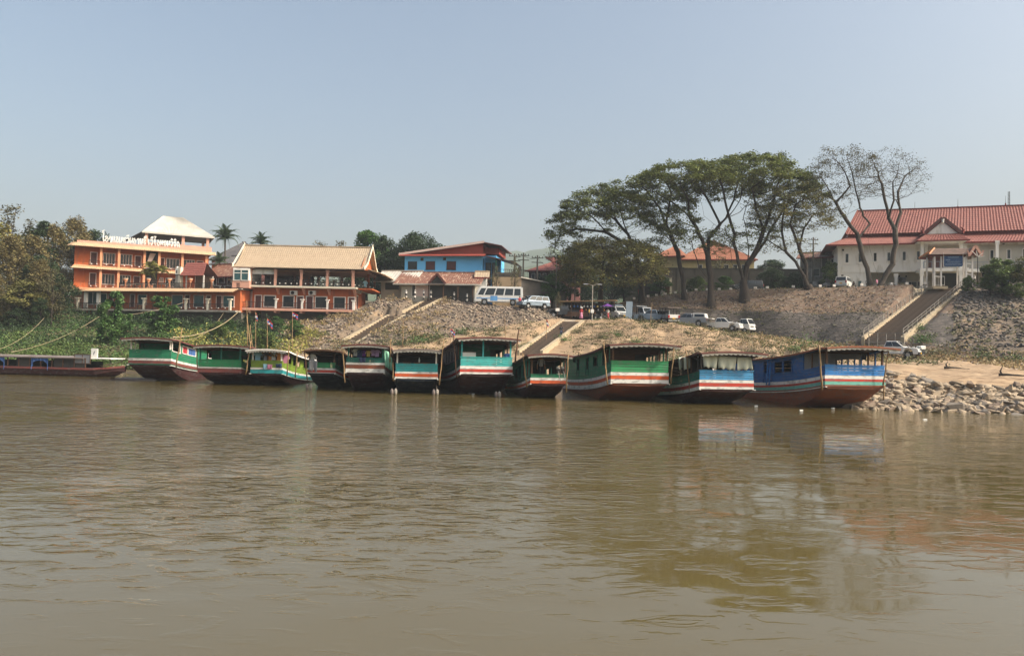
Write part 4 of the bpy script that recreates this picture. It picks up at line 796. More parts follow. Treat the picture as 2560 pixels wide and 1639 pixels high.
zE = lambda x, y: (1860+x*.2909, 640+y*.2909)
def bx(z, x0, y0, x1, y1): a = z(x0, y0); b = z(x1, y1); return (a[0], a[1], b[0], b[1])
# ---------------------------------------------------------------- orange hotel
def hotel():
    h = Fac('hotel', 208, 108, 520, 116, 7.0, 'three storey orange hotel with white roof edge lettering and rooftop pavilion', pyref=700)
    L = h.L; dep = 9.0
    zt = h.hit(*z2(475, 505))[1]; zs = h.hit(*z2(475, 760))[1]; zc = h.hit(*z2(475, 1040))[1]
    h.box('wall', 'owall', 0, L, 0, dep, -.5, zt)
    h.box('floor_slab', 'peach', -1.3, L+.8, -1.35, -.005, zs-.18, zs+.05); h.box('floor_slab', 'peach', -1.3, L+.8, -1.35, -.005, zc-.18, zc+.06)
    h.box('side_wall', 'owall', -1.2, -.02, -.0, dep, zc, zt)
    for z, ex in ((zt+.28, 1.9), (zs+.02, 1.7)):
        sheetroof('canopy', 'awn', (-1.6, -ex, z-.42), (L+.9, -ex, z-.42), (L+.9, -1.0, z+.12), (-1.2, -1.0, z+.12), h.t, ribs=.28, amp=.02, rows=1)
    sheetroof('canopy', 'awn', (-2.2, -.9, zt-.14), (-1.6, -1.9, zt-.14), (-1.2, -1.0, zt+.4), (-1.6, -.6, zt+.4), h.t, amp=.01, rows=1)
    h.box('parapet', 'pink', -.9, L+.3, -1.0, -.8, zt+.05, zt+.75); h.box('roof_slab', 'conc', -1.3, L+.4, -1.0, dep, zt+.02, zt+.2)
    h.box('roof_wall', 'pink', L*.45, L+.3, -.79, -.6, zt+.2, zt+1.2)
    # doors, windows
    up = [('door', 345, 572, 420, 720), ('window', 508, 585, 650, 712), ('window', 725, 600, 868, 725), ('door', 915, 618, 985, 750), ('door', 1243, 645, 1285, 770), ('window', 1318, 655, 1475, 772), ('window', 1540, 672, 1672, 782), ('door', 1708, 682, 1780, 812)]
    lo = [('door', 332, 838, 405, 985), ('window', 490, 852, 640, 975), ('window', 715, 868, 850, 985), ('door', 898, 880, 970, 960), ('window', 1228, 898, 1268, 945), ('window', 1308, 905, 1425, 1000)]
    for k, x0, y0, x1, y1 in up+lo:
        h.window(bx(z2, x0, y0, x1, y1), 0., 'pframe', 'door' if k == 'door' else 'glass', k, mull=0 if k == 'door' else 3)
    for x in (478, 708, 1035, 1225, 1522, 1830):
        a, _ = h.hit(*z2(x, 600), -1.1); MB().box(a-.16, a+.16, -1.3, -1.02, zs+.05, zt+.0).build('pillar', MT['peach'], h.t)
        if x < 1100: MB().box(a-.16, a+.16, -1.3, -1.02, zc+.06, zs-.18).build('pillar', MT['peach'], h.t)
    rx = [h.hit(*z2(x, 700), -1.3)[0] for x in (300, 478, 708, 1035, 1225, 1522, 1830)]
    for a, b in zip(rx[:-1], rx[1:]): h.rail(a+.2, b-.2, -1.3, zs+.05, .8, balls=True)
    for a, b in zip(rx[:3], rx[1:4]): h.rail(a+.2, b-.2, -1.3, zc+.06, .8, balls=True)
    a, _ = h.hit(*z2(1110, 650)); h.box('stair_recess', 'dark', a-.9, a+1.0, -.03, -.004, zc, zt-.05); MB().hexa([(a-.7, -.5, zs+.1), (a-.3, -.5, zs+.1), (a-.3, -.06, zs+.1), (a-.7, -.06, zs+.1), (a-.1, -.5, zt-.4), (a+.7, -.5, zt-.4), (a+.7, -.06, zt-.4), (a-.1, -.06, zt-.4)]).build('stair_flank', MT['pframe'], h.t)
    # lower storey pushed forward, with terrace
    g = h
    def bottom():
        z_b, z_t = None, None
        s = Fac('hotel_terrace_wing', 214, 108.3, 600, 103.5, 4.0, 'lowest hotel storey with long tiled lean-to roof, row of doors and balcony pillars', pyref=770)
        L2 = s.L; zb = s.hit(*z2(1200, 1300), -1.4)[1]; ztop = s.hit(*z2(1200, 1040), 0)[1]
        s.box('wall', 'owall', 0, L2, 0, 6.5, zb-.2, ztop); s.box('base_wall', 'concd', 0, L2, .4, 6.0, -1.5, zb-.26)
        s.box('balcony_slab', 'conc', -1.35, L2+.2, -1.5, -.26, zb-.25, zb); s.box('balcony_floor', 'conc', .0, L2+.2, -.255, -.004, zb-.25, zb)
        s.box('terrace', 'conc', -.4, L2+.3, -.2, 6.8, ztop, ztop+.14)
        sheetroof('lean_to_roof', 'awn', (-.9, -1.7, ztop-.42), (L2-.2, -1.7, ztop-.42), (L2-.2, -.22, ztop+.12), (-.3, -.22, ztop+.12), s.t, ribs=.28, amp=.02, rows=1)
        s.box('side_wing', 'pink', -2.4, -.01, -.25, 5, zb-.1, s.hit(*z2(150, 1045))[1]); s.box('side_base', 'concd', -2.4, -.01, -.2, 5, -3.2, zb-.26)
        for k, x0, y0, x1, y1, p in (('door', 572, 1108, 630, 1215, 'door'), ('door', 855, 1112, 905, 1270, 'door'), ('window', 955, 1115, 1058, 1235, 'glassg'), ('window', 1390, 1122, 1522, 1262, 'glassg'), ('door', 1555, 1120, 1612, 1280, 'door'), ('window', 1672, 1125, 1790, 1262, 'glassg'), ('door', 1828, 1125, 1882, 1280, 'door'), ('door', 1960, 1128, 2020, 1282, 'door'), ('window', 2045, 1130, 2180, 1265, 'glassg')):
            s.window(bx(z2, x0, y0, x1, y1), 0, 'pframe', p, k)
        s.window(bx(z2, 305, 1080, 438, 1230), 0, 'wwall', 'glassg', 'window', mull=1); s.window(bx(z2, 470, 1100, 545, 1215), 0, 'wwall', 'glassg', 'window')
        for x in (290, 452):
            a, _ = s.hit(*z2(x, 1150), -.9); s.box('pillar', 'wwall', a-.22, a+.22, -1.2, -.85, zb, ztop-.3)
        ps = [175, 1025, 1565, 1845, 2130]; xs = [s.hit(*z2(x, 1230), -1.4)[0] for x in ps]
        for a in xs:
            s.box('baluster_pillar', 'cream', a-.14, a+.14, -1.5, -1.22, zb, zb+1.45); s.box('pillar_cap', 'cream', a-.3, a+.3, -1.62, -1.1, zb+1.45, zb+1.6)
        xs2 = [s.hit(*z2(x, 1230), -1.4)[0] for x in (175, 440, 650, 830, 1025, 1300, 1565, 1845, 2130)]
        for a, b in zip(xs2[:-1], xs2[1:]): s.rail(a+.15, b-.15, -1.42, zb, .85, balls=a > xs2[4])
        # terrace railing and furniture
        xa = s.hit(*z2(710, 1010), -.1)[0]; s.rail(xa, L2-.1, -.1, ztop+.14, .75)
        tz = ztop+.14
        for i, (x, y) in enumerate(((790, 2.0), (940, 1.2), (1060, 1.6), (1255, 1.2), (1350, 1.8))):
            p = s.world(s.hit(*z2(x, 1000), .8)[0], y, tz); q = thing('cafe_table', p, s.rz, ['tiled table with benches on the hotel terrace beside the left pillar', 'pale table second from the left on the hotel terrace', 'pale table beside the potted palm on the hotel terrace', 'pale table between the palm and the doorway', 'dark round table next to the little shrine'][i], 'table', 'tables on the hotel terrace')
            MB().box(-.6, .6, -.35, .35, .68, .75).build('tabletop', MT['cream'], q); [MB().box(a-.05, a+.05, -.05, .05, 0, .68).build('leg', MT['conc'], q) for a in (-.4, .4)]
        for i, x in enumerate((1955, 2110)):
            p = s.world(s.hit(*z2(x, 1000), .8)[0], .8, tz); q = thing('bench', p, s.rz, ['white bench on the hotel terrace below the rusty annex roof, left', 'white bench on the hotel terrace nearest the pink bay'][i], 'bench'); MB().box(-.75, .75, -.2, .2, .42, .5).build('seat', MT['cwht'], q); [MB().box(a-.05, a+.05, -.15, .15, 0, .42).build('leg', MT['cwht'], q) for a in (-.6, .6)]
        for i, x in enumerate((787, 1083, 1350, 1622, 1895)):
            p = s.world(s.hit(*z2(x, 960), .1)[0], .12, tz); q = thing('stone_urn', p, 0, ['cream urn pedestal on the terrace edge, leftmost of five', 'cream urn pedestal beside the potted palm', 'cream urn pedestal left of the shrine', 'cream urn pedestal in front of the red roofed kiosk', 'cream urn pedestal by the rusty annex'][i], 'urn', 'urn pedestals along the terrace')
            MB().tube([(0, 0, 0), (0, 0, .12), (0, 0, .2), (0, 0, .95), (0, 0, 1.05), (0, 0, 1.2), (0, 0, 1.35)], [.26, .26, .15, .13, .22, .3, .26], 10).build('pedestal', MT['peach'], q, smooth=False); MB().tube([(0, 0, 1.35), (0, 0, 1.42)], [.34, .34], 10).build('bowl', MT['cream'], q)
        # shrine
        x, _ = s.hit(*z2(1465, 900), .5); p = s.world(x, .6, tz); q = thing('spirit_shrine', p, s.rz, 'tall white and grey spirit house on the hotel terrace beside the red roofed kiosk', 'shrine')
        MB().box(-.65, .65, -.45, .45, 0, .25).build('plinth', MT['conc'], q); MB().hexa([(-.45, -.35, .25), (.45, -.35, .25), (.45, .35, .25), (-.45, .35, .25), (-.28, -.25, 1.9), (.32, -.25, 1.9), (.32, .25, 1.9), (-.28, .25, 1.9)]).build('column', MT['conc'], q)
        MB().box(.1, .5, -.32, .3, .1, 3.1).build('white_pillar', MT['cream'], q); MB().box(-.4, .5, -.35, .35, 1.9, 2.0).build('shelf', MT['iron'], q)
        MB().prism([(-.36, 2.0), (.12, 2.0), (.12, 2.75), (-.12, 3.15), (-.36, 2.75)], 'y', -.3, .3).build('house', MT['wwall'], q); MB().box(-.2, -.04, -.32, -.295, 2.2, 2.65).build('niche', MT['iron'], q)
        # kiosk with red roof
        x0 = s.hit(*z2(1570, 950), 1.0)[0]; x1 = s.hit(*z2(1790, 950), 1.0)[0]; p = s.world((x0+x1)/2, 2.0, tz); q = thing('kiosk', p, s.rz, 'small open kiosk with a steep red tiled roof on the hotel terrace', 'kiosk'); w = (x1-x0)/2; hh = 2.0
        for a in (-w, w):
            for b in (-1, 1.2): MB().box(a-.08, a+.08, b-.08, b+.08, 0, hh).build('post', MT['frame'], q)
        sheetroof('roof', 'redr', (-w-.5, -1.9, hh-.15), (w+.5, -1.9, hh-.15), (w-.4, .2, hh+1.9), (-w-.9, .2, hh+1.9), q, ribs=.22, amp=.03, courses=6); sheetroof('roof', 'redr', (w+.5, 2.0, hh-.15), (-w-.5, 2.0, hh-.15), (-w-.9, .2, hh+1.9), (w-.4, .2, hh+1.9), q, ribs=.22, amp=.03, courses=6)
        MB().box(-w, w, 1.1, 1.2, 0, hh).build('back_wall', MT['wood'], q)
        # potted palm
        x, _ = s.hit(*z2(1100, 950), .8); p = s.world(x, .9, tz); return s, p, tz, ztop
    s, palmp, tz, ztop = bottom()
    # pavilion on the roof
    pv = thing('roof_pavilion', h.world(0, 0, zt+.2), h.rz, 'open rooftop pavilion with white hipped metal roof on pink posts', 'pavilion')
    off = 1.2
    def hp(x, y, o): a, z = h.hit(*z2(x, y), o); return Vector((a, o, z-zt-.2))
    e0 = hp(1000, 290, off); e1 = hp(1935, 380, off); e1.z = e0.z = (e0.z+e1.z)/2; r0_ = hp(1275, 100, 5.5); r1_ = hp(1530, 128, 5.5); r0_.z = r1_.z = (r0_.z+r1_.z)/2
    bk0 = Vector((e0.x, 9.8, e0.z)); bk1 = Vector((e1.x, 9.8, e1.z))
    sheetroof('roof', 'wroof', e0, e1, r1_, r0_, pv, ribs=.24, amp=.035, rows=3); sheetroof('roof', 'wroof', bk1, bk0, r0_, r1_, pv, ribs=.3, rows=2); sheetroof('roof', 'wroof', bk0, e0, r0_, r0_, pv, ribs=.3, rows=2); sheetroof('roof', 'wroof', e1, bk1, r1_, r1_, pv, ribs=.3, rows=2)
    MB().box(e0.x, e1.x, off-.08, off+.02, e0.z-.22, e0.z+.02).build('fascia', MT['wroof'], pv); MB().box(e0.x, e1.x, off+.1, 9.7, e0.z-.12, e0.z-.06).build('ceiling', MT['greyr'], pv)
    k0 = Vector((hp(862, 358, 4).x, 9.9, e0.z-.6)); sheetroof('side_roof', 'greyr', Vector((e0.x-2.6, 8.5, e0.z-1.0)), Vector((e0.x-.1, off, e0.z-.1)), Vector((e0.x+.1, off+.2, e0.z+.1)), Vector((e0.x, 9.8, e0.z)), pv, ribs=.4, amp=.02)
    for x in (1058, 1530, 1845):
        a = h.hit(*z2(x, 400), off+.5)[0]; MB().box(a-.2, a+.2, off+.3, off+.7, 0, e0.z-.12).build('post', MT['pink'], pv); MB().box(a-.2, a+.2, 8.6, 9.0, 0, e0.z-.12).build('post', MT['pink'], pv)
    MB().box(h.hit(*z2(1050, 470), 1)[0], L+.2, 9.0, 9.1, 0, 1.0).build('back_parapet', MT['pink'], pv)
    # lettering: Lao strokes, each glyph a part of the sign
    G = {'oo': [[(.75, 2.0), (.35, 1.9), (.35, 1.6), (.6, 1.45), (.5, .3), (.65, 0), (.9, .1), (.85, .35), (.6, .35)]], 'h': [[(.15, .75), (.3, 1), (.6, .95), (.6, .6), (.25, .5), (.2, .15), (.5, 0), (.85, .2), (.85, .55), (.6, .6)]], 'ng': [[(.2, .6), (.4, .75), (.3, .45), (.15, .6), (.5, 1), (.8, .8), (.8, -.1)], [(.8, .1), (.3, -.25)]], 'ae': [[(.2, 1), (.2, .2), (.35, 0), (.45, .2), (.25, .25)], [(.65, 1), (.65, .2), (.8, 0), (.9, .2), (.7, .25)]], 'm': [[(.2, 1), (.2, .2), (.1, .05), (.3, 0), (.45, .2), (.8, .1), (.8, 1)]], 'ho': [[(.15, .9), (.3, .7), (.3, .05), (.4, .6), (.55, .95), (.7, .6), (.75, .05)], [(.75, .9), (.9, 1)]], 'w': [[(.25, .8), (.5, 1), (.8, .75), (.8, .25), (.5, 0), (.3, .2), (.45, .3)]], 'an': [[(.2, 1.25), (.3, 1.4), (.6, 1.25), (.75, 1.45)]], 'n': [[(.2, 1), (.2, .1), (.35, 0), (.4, .3), (.6, .45), (.8, .15), (.8, 1)]], 's': [[(.2, .8), (.4, 1), (.6, .8), (.4, .6), (.2, .5), (.25, .1), (.5, 0), (.8, .2), (.8, .6)], [(.7, .1), (.6, -.4)]], 'aa': [[(.3, .8), (.5, 1), (.7, .8), (.7, 0)]], 'y': [[(.2, 1), (.2, .2), (.4, 0), (.6, .3), (.5, .6), (.7, .5), (.85, .1), (.85, 1)]], 'r': [[(.2, .85), (.45, 1), (.7, .8), (.3, .5), (.25, .15), (.5, 0), (.8, .2), (.6, .4)]], 'ii': [[(.2, 1.2), (.5, 1.5), (.8, 1.2), (.2, 1.2)], [(.8, 1.2), (.8, 1.55)]], 'e': [[(.5, 1), (.5, .2), (.65, 0), (.75, .2), (.5, .25)]], 'ai': [[(.3, 1.6), (.7, 1.6), (.45, 1.3), (.45, .2), (.6, 0), (.75, .2), (.5, .25)]], 'p': [[(.2, 1), (.2, .1), (.5, .7), (.8, .1), (.8, 1)]], 'o': [[(.2, .5), (.3, .9), (.6, 1), (.85, .7), (.8, .2), (.5, 0), (.25, .2), (.45, .35)]], 'i': [[(.2, 1.2), (.5, 1.5), (.8, 1.2), (.2, 1.2)]], 'ch': [[(.2, .7), (.5, 1), (.8, .7), (.8, .2), (.5, 0), (.25, .2), (.45, .4), (.6, .2)]], 'd': [[(.3, 0), (.2, .6), (.5, 1), (.8, .6), (.8, 0)], [(.3, 0), (.5, .2), (.3, .4)]]}
    text = ['oo', 'h', 'ng', 'ae', 'h', 'm', 'ho', 'w+an', 'n', 's', 'aa', 'y', 'r+ii', 'e', 'w+ii', 'ai', 's', 'p', 'o', 'n', 'w+i', 'ch+i', 'd']
    x0 = h.hit(*z2(478, 400), -.9)[0]; x1 = h.hit(*z2(1485, 470), -.9)[0]; adv = (x1-x0)/len(text); sg = thing('roof_sign', h.world(x0, -.9, zt+.82), h.rz, 'white raised Lao lettering standing along the roof edge of the orange hotel', 'sign'); H = .82
    for i, q in enumerate(text):
        m = MB()
        for g_ in q.split('+'):
            for st in G[g_]:
                for a, b in zip(st[:-1], st[1:]):
                    pa = Vector((a[0]*adv*1.05, 0, a[1]*H)); pb = Vector((b[0]*adv*1.05, 0, b[1]*H)); e = (pb-pa).normalized()*.04; m.bar(pa-e, pb+e, .12, .12)
        m.build('letter', MT['swhite'], sg, (i*adv, 0, 0))
    MB().box(0, x1-x0, .1, .14, -.1, -.04).build('support_rail', MT['iron'], sg)
    MB().box(0.05, x1-x0, .12, .2, -.7, -.11).build('back_rail', MT['concd'], sg)
    return h, s, palmp
HOT, HT2, PALMP = hotel()
# ---------------------------------------------------------------- orange restaurant building
def restaurant():
    s = Fac('restaurant', 631, 105.5, 886, 105.5, 4.2, 'orange riverside restaurant with an open upper deck under a big tan ribbed roof', pyref=740)
    L = s.L; off = -1.5
    zb = s.hit(*z3(1100, 1105), off)[1]; zu = s.hit(*z3(1100, 825), off)[1]; ze = s.hit(*z3(1200, 590), off)[1]
    s.box('wall', 'owall', 0, L, 0, 8, zb-.3, zu-.05); s.box('base', 'concd', 1, L-1, 1, 7, -2.5, zb-.31)
    s.box('balcony_slab', 'pink', -2.3, L+.1, off-.05, -.004, zb-.32, zb); s.box('deck_slab', 'cream', -.6, L+.6, off, 8.5, zu-.05, zu+.2)
    s.box('side_canopy', 'owall', L+.61, L+2.6, -.6, 9.5, zu-.05, zu+.12)
    for x in (545, 880, 1215, 1560): a = s.hit(*z3(x, 1140), -1.2)[0]; s.box('beam_end', 'pink', a-.15, a+.15, -1.4, .5, zb-.6, zb-.33)
    for k, x0, y0, x1, y1 in (('door', 620, 935, 695, 1100), ('window', 738, 940, 878, 1075), ('window', 985, 945, 1120, 1082), ('door', 1165, 948, 1240, 1115), ('door', 1290, 948, 1368, 1118), ('window', 1408, 955, 1548, 1092), ('window', 1650, 960, 1790, 1100), ('door', 1838, 962, 1915, 1135)):
        s.window(bx(z3, x0, y0, x1, y1), 0, 'frame', 'glass' if k == 'window' else 'door', k, fw_=.13)
    for x in (400, 885, 1228, 1560, 1898):
        a = s.hit(*z3(x, 1050), off)[0]; s.box('baluster_pillar', 'frame', a-.13, a+.13, off-.02, off+.26, zb, zb+1.25); s.box('pillar_cap', 'frame', a-.26, a+.26, off-.12, off+.36, zb+1.25, zb+1.38)
    xs = [s.hit(*z3(x, 1050), off)[0] for x in (400, 640, 885, 1228, 1560, 1898)]
    for a, b in zip(xs[:-1], xs[1:]): s.rail(a+.15, b-.15, off+.1, zb, .85)
    for x in (910, 1250, 1580, 1915): a = s.hit(*z3(x, 870), -.6)[0]; MB().prism([(-.02, zu-.05), (-1.3, zu-.05), (-.02, zu-.95)], 'x', a-.14, a+.14).build('bracket', MT['pink'], s.t)
    for i, x in enumerate((1120, 1362)):
        a, z = s.hit(*z3(x, 900), -.4); u = thing('air_conditioner', s.world(a, -.45, z-.3), s.rz, ['air conditioning unit high on the orange restaurant wall, left one', 'air conditioning unit high on the orange restaurant wall, right one'][i], 'air conditioner', 'wall air conditioners')
        MB().box(-.5, .5, -.15, .3, 0, .62).build('casing', MT['frame'], u, bevel=.02); MB().tube([(-.1, -.19, .31), (-.1, -.14, .31)], .24, 14).build('fan_grille', MT['iron'], u)
    # right side face details
    MB().box(L+.01, L+.07, 1.2, 2.4, zb, zb+2.3).build('side_door', MT['frame'], s.t); MB().box(L+.07, L+.09, 1.35, 2.25, zb+.1, zb+2.15).build('door_panel', MT['door'], s.t)
    u = thing('air_conditioner', s.world(L+.3, 1.6, zb+2.5), s.rz+R(90), 'air conditioning unit on the sunlit side wall of the restaurant', 'air conditioner'); MB().box(-.45, .45, -.25, .25, 0, .55).build('casing', MT['frame'], u, bevel=.02); MB().tube([(0, -.28, .28), (0, -.24, .28)], .2, 12).build('fan_grille', MT['iron'], u)
    # upper deck
    for x in (555, 882, 1220, 1562, 1897):
        a = s.hit(*z3(x, 700), off+.2)[0]; s.box('column', 'pink', a-.17, a+.17, off+.05, off+.4, zu+.2, ze-.05); s.box('column_capital', 'pink', a-.26, a+.26, off-.03, off+.48, ze-.3, ze-.05)
        s.box('column', 'pink', a-.15, a+.15, 7.6, 7.95, zu+.2, ze+.2)
    for y in (3, 7.8): s.box('column', 'owall', L+1.2, L+1.5, y, y+.3, zu+.13, ze-.1)
    xs = [s.hit(*z3(x, 790), off+.1)[0] for x in (565, 882, 1220, 1562, 1897)]
    for a, b in zip(xs[:-1], xs[1:]): s.rail(a+.2, b-.2, off+.12, zu+.2, .95, balls=True, bal=.12)
    s.rail(L+.1, L+2.3, off+.12, zu+.2, .95, balls=True, bal=.14, y1=3.5)
    s.box('back_wall', 'door', -1, L*.45, 7.95, 8.1, zu+.2, ze-.1)
    a0 = s.hit(*z3(1240, 740), 4)[0]; s.box('orange_partition', 'owall', a0, a0+1.1, 4, 4.15, zu+.2, zu+2.4)
    s.box('ceiling', 'wood', -1.4, L+2.6, off-.2, 9.2, ze-.03, ze+.03)
    for k in range(5): s.box('ceiling_beam', 'pink', -.5, L+2, 0+k*1.8, .12+k*1.8, ze-.2, ze-.04)
    g0 = s.hit(*z3(570, 600), off+.3)[0]; g1 = s.hit(*z3(862, 600), off+.3)[0]; s.box('roller_blind', 'wwall', g0, g1, off+.45, off+.5, ze-.75, ze-.06)
    # glazed bay at the left with pink apron
    a = s.hit(*z3(318, 700), -2.0)[0]; b = s.hit(*z3(545, 700), -2.0)[0]; zz = s.hit(*z3(420, 832), -2.0)[1]; z1 = s.hit(*z3(420, 735), -2.0)[1]; s.box('bay_apron', 'pink', a, b, -2.0, 3, zz, z1); s.box('bay_wall', 'wwall', a+.05, b-.05, -1.95, 3, z1, ze-.06)
    s.window((a+.25, (a+b)/2-.08, z1+.05, ze-.35), -1.95, 'frame', 'glassg', mull=0); s.window(((a+b)/2+.08, b-.25, z1+.05, ze-.35), -1.95, 'frame', 'glassg', mull=0)
    for x in (a+.25, (a+b)/2+.08): s.box('transom_bar', 'frame', x, x+(b-a)/2-.33, -2.0, -1.97, (z1+ze)/2+.1, (z1+ze)/2+.2)
    s.box('recess_wall', 'wwall', a+.4, -.02, .6, 3, zb, zz)
    # tan roof: steep upper slope flaring to the eaves
    def rp(x, y, o): q, z = s.hit(*z3(x, y), o); return Vector((q, o, z))
    e0 = rp(320, 572, off-.5); e1 = rp(2045, 600, off-.5); e0.z = e1.z = ze+.12
    yr = 3.4; r0_ = rp(478, 292, yr); r1_ = rp(2152, 308, yr); r0_.z = r1_.z = (r0_.z+r1_.z)/2
    m0 = e0.lerp(r0_, .30)+Vector((0, 0, -.45)); m1 = e1.lerp(r1_, .30)+Vector((0, 0, -.45))
    n0 = e0.lerp(r0_, .65)+Vector((0, 0, -.36)); n1 = e1.lerp(r1_, .65)+Vector((0, 0, -.36))
    for q in ((e0, e1, m1, m0), (m0, m1, n1, n0), (n0, n1, r1_, r0_)): sheetroof('roof', 'tan', *q, s.t, ribs=.30, amp=.03, courses=4, step=.012)
    by = 2*yr-off+.5; f0 = Vector((e0.x, by, e0.z)); f1 = Vector((e1.x, by, e1.z)); sheetroof('roof', 'tan', f1, f0, r0_, r1_, s.t, ribs=.5, amp=.04)
    # gable end: barge boards, gable, hip skirt
    MB().poly([e1+Vector((-.6, .4, .2)), f1+Vector((-.6, -.4, .2)), r1_+Vector((-.7, 0, -.3))]).build('gable', MT['owall'], s.t)
    for P, Q in ((e1, r1_), (f1, r1_)): 
        mid = P.lerp(Q, .4)+Vector((0, 0, -.45)); bb = MB(); bb.bar(P+Vector((.05, 0, .1)), mid+Vector((.05, 0, .1)), .1, .32); bb.bar(mid+Vector((.05, 0, .1)), Q+Vector((.05, 0, .2)), .1, .32); bb.build('barge_board', MT['cream'], s.t)
    for P in (r0_, r1_, e0, e1): MB().tube([P, P+Vector((0, 0, .35)), P+Vector((.12 if P.x > 5 else -.12, 0, .6))], [.14, .09, .03], 6).build('finial', MT['cream'], s.t)
    MB().bar(e0+Vector((-.05, 0, .1)), r0_+Vector((-.05, 0, .1)), .1, .3).build('barge_board', MT['cream'], s.t); MB().bar(r0_+Vector((0, 0, .12)), r1_+Vector((0, 0, .12)), .22, .16).build('ridge_cap', MT['tan'], s.t)
    sk = rp(2285, 680, -.6)
    sheetroof('side_skirt_roof', 'awn', Vector((e1.x+2.9, off-.3, ze-.55)), Vector((e1.x+2.9, by+.3, ze-.55)), Vector((e1.x-.3, by-.1, ze+.75)), Vector((e1.x-.3, off-.1, ze+.45)), s.t, ribs=.3, amp=.03)
    # deck furniture: rows of chairs and tables, dark in the shade
    names = ['beside the roller blind', 'between the second and third columns', 'left of the orange partition', 'right of the orange partition', 'near the fourth column', 'at the right end of the deck']
    for i in range(6):
        x = 1.2+i*(L-1)/6; q = thing('dining_table', s.world(x, .8, zu+.2), s.rz, 'dark dining table on the upper deck '+names[i], 'table', 'dining tables on the restaurant deck'); MB().box(-.6, .6, -.4, .4, .7, .76).build('tabletop', MT['wood'], q); [MB().box(a_-.04, a_+.04, -.04, .04, 0, .7).build('leg', MT['iron'], q) for a_ in (-.45, .45)]
        for j, dx in enumerate((-.95, .95)):
            c = thing('chair', s.world(x+dx, .8, zu+.2), s.rz+(R(90) if j else R(-90)), f'dark wooden chair {"right" if j else "left"} of the deck table '+names[i], 'chair', 'chairs on the restaurant deck'); MB().box(-.22, .22, -.22, .22, .42, .47).build('seat', MT['wood'], c); MB().box(-.22, .22, -.24, -.2, .47, .98).build('backrest', MT['wood'], c)
            lg = MB().box(-.02, .02, -.02, .02, 0, .42).build('leg', MT['wood'], c); lg.location = (-.18, -.18, 0); [share(lg, c, (u, v, 0)) for u, v in ((.18, -.18), (.18, .18), (-.18, .18))]
    # towel on the rail
    p = s.world(L+1.3, 1.0, zu+1.1); shirt(p+Vector((0, 0, .2)), s.rz+.9, MT['csky'], 'sky blue cloth hung over the restaurant deck railing at the right', 1.2)
    return s
RST = restaurant()
# ---------------------------------------------------------------- annex between, grey roofs behind
def gable_house(name, label, pxl, dl, pxr, dr, zb, eave_py, ridge_py, depth, wall, roof, wins=(), cat='house', ov=.6, ribs=.35, pyref=700, hip=0., amp=.03, courses=0, frame='frame', pane='glass', fascia='redd'):
    s = Fac(name, pxl, dl, pxr, dr, zb, label, cat, pyref); pm = (pxl+pxr)/2; ze = s.hit(pm, eave_py, -ov)[1]; zr = s.hit(pm, ridge_py, depth/2)[1]; L = s.L
    s.box('wall', wall, 0, L, 0, depth, -.5, ze+.0)
    a, b = (hip, L-hip); e0, e1 = Vector((-ov, -ov, ze)), Vector((L+ov, -ov, ze)); f0, f1 = Vector((-ov, depth+ov, ze)), Vector((L+ov, depth+ov, ze)); q0, q1 = Vector((a-ov*(hip == 0), depth/2, zr)), Vector((b+ov*(hip == 0), depth/2, zr))
    sheetroof('roof', roof, e0, e1, q1, q0, s.t, ribs, amp, courses=courses); sheetroof('roof', roof, f1, f0, q0, q1, s.t, ribs, amp, courses=courses)
    if hip: sheetroof('roof', roof, f0, e0, q0, q0, s.t, ribs, amp, courses=courses); sheetroof('roof', roof, e1, f1, q1, q1, s.t, ribs, amp, courses=courses)
    else:
        for x in (0.01, L-.01): MB().poly([(x, 0, ze), (x, depth, ze), (x, depth/2, zr-.05)]).build('gable', MT[wall], s.t)
    s.box('fascia', fascia, -ov, L+ov, -ov-.04, -ov+.02, ze-.16, ze+.03); MB().bar(q0+Vector((0, 0, .08)), q1+Vector((0, 0, .08)), .25, .15).build('ridge_cap', MT[roof], s.t)
    for w in wins: s.window(w[:4], 0, frame, w[5] if len(w) > 5 else pane, w[4] if len(w) > 4 else 'window', fw_=.07)
    return s
gable_house('hotel_annex', 'low annex with rusty ribbed roof between the hotel and the pink glazed bay', 505, 116, 600, 112, 8.6, 691, 662, 7, 'door', 'rustr', [bx(z2, 1905, 890, 1960, 990), bx(z2, 1990, 890, 2060, 960), bx(z2, 2100, 890, 2150, 990)])
gable_house('grey_roofed_house', 'house with dark grey tiled roof behind the hotel and the palm', 528, 134, 606, 132, 10.5, 648, 607, 9, 'owall', 'greyr', hip=3, fascia='wood')
gable_house('grey_roofed_house', 'lower grey tiled house tucked behind the rusty annex', 533, 128, 600, 127, 10, 660, 641, 6, 'owall', 'greyr', hip=1.5, fascia='wood')
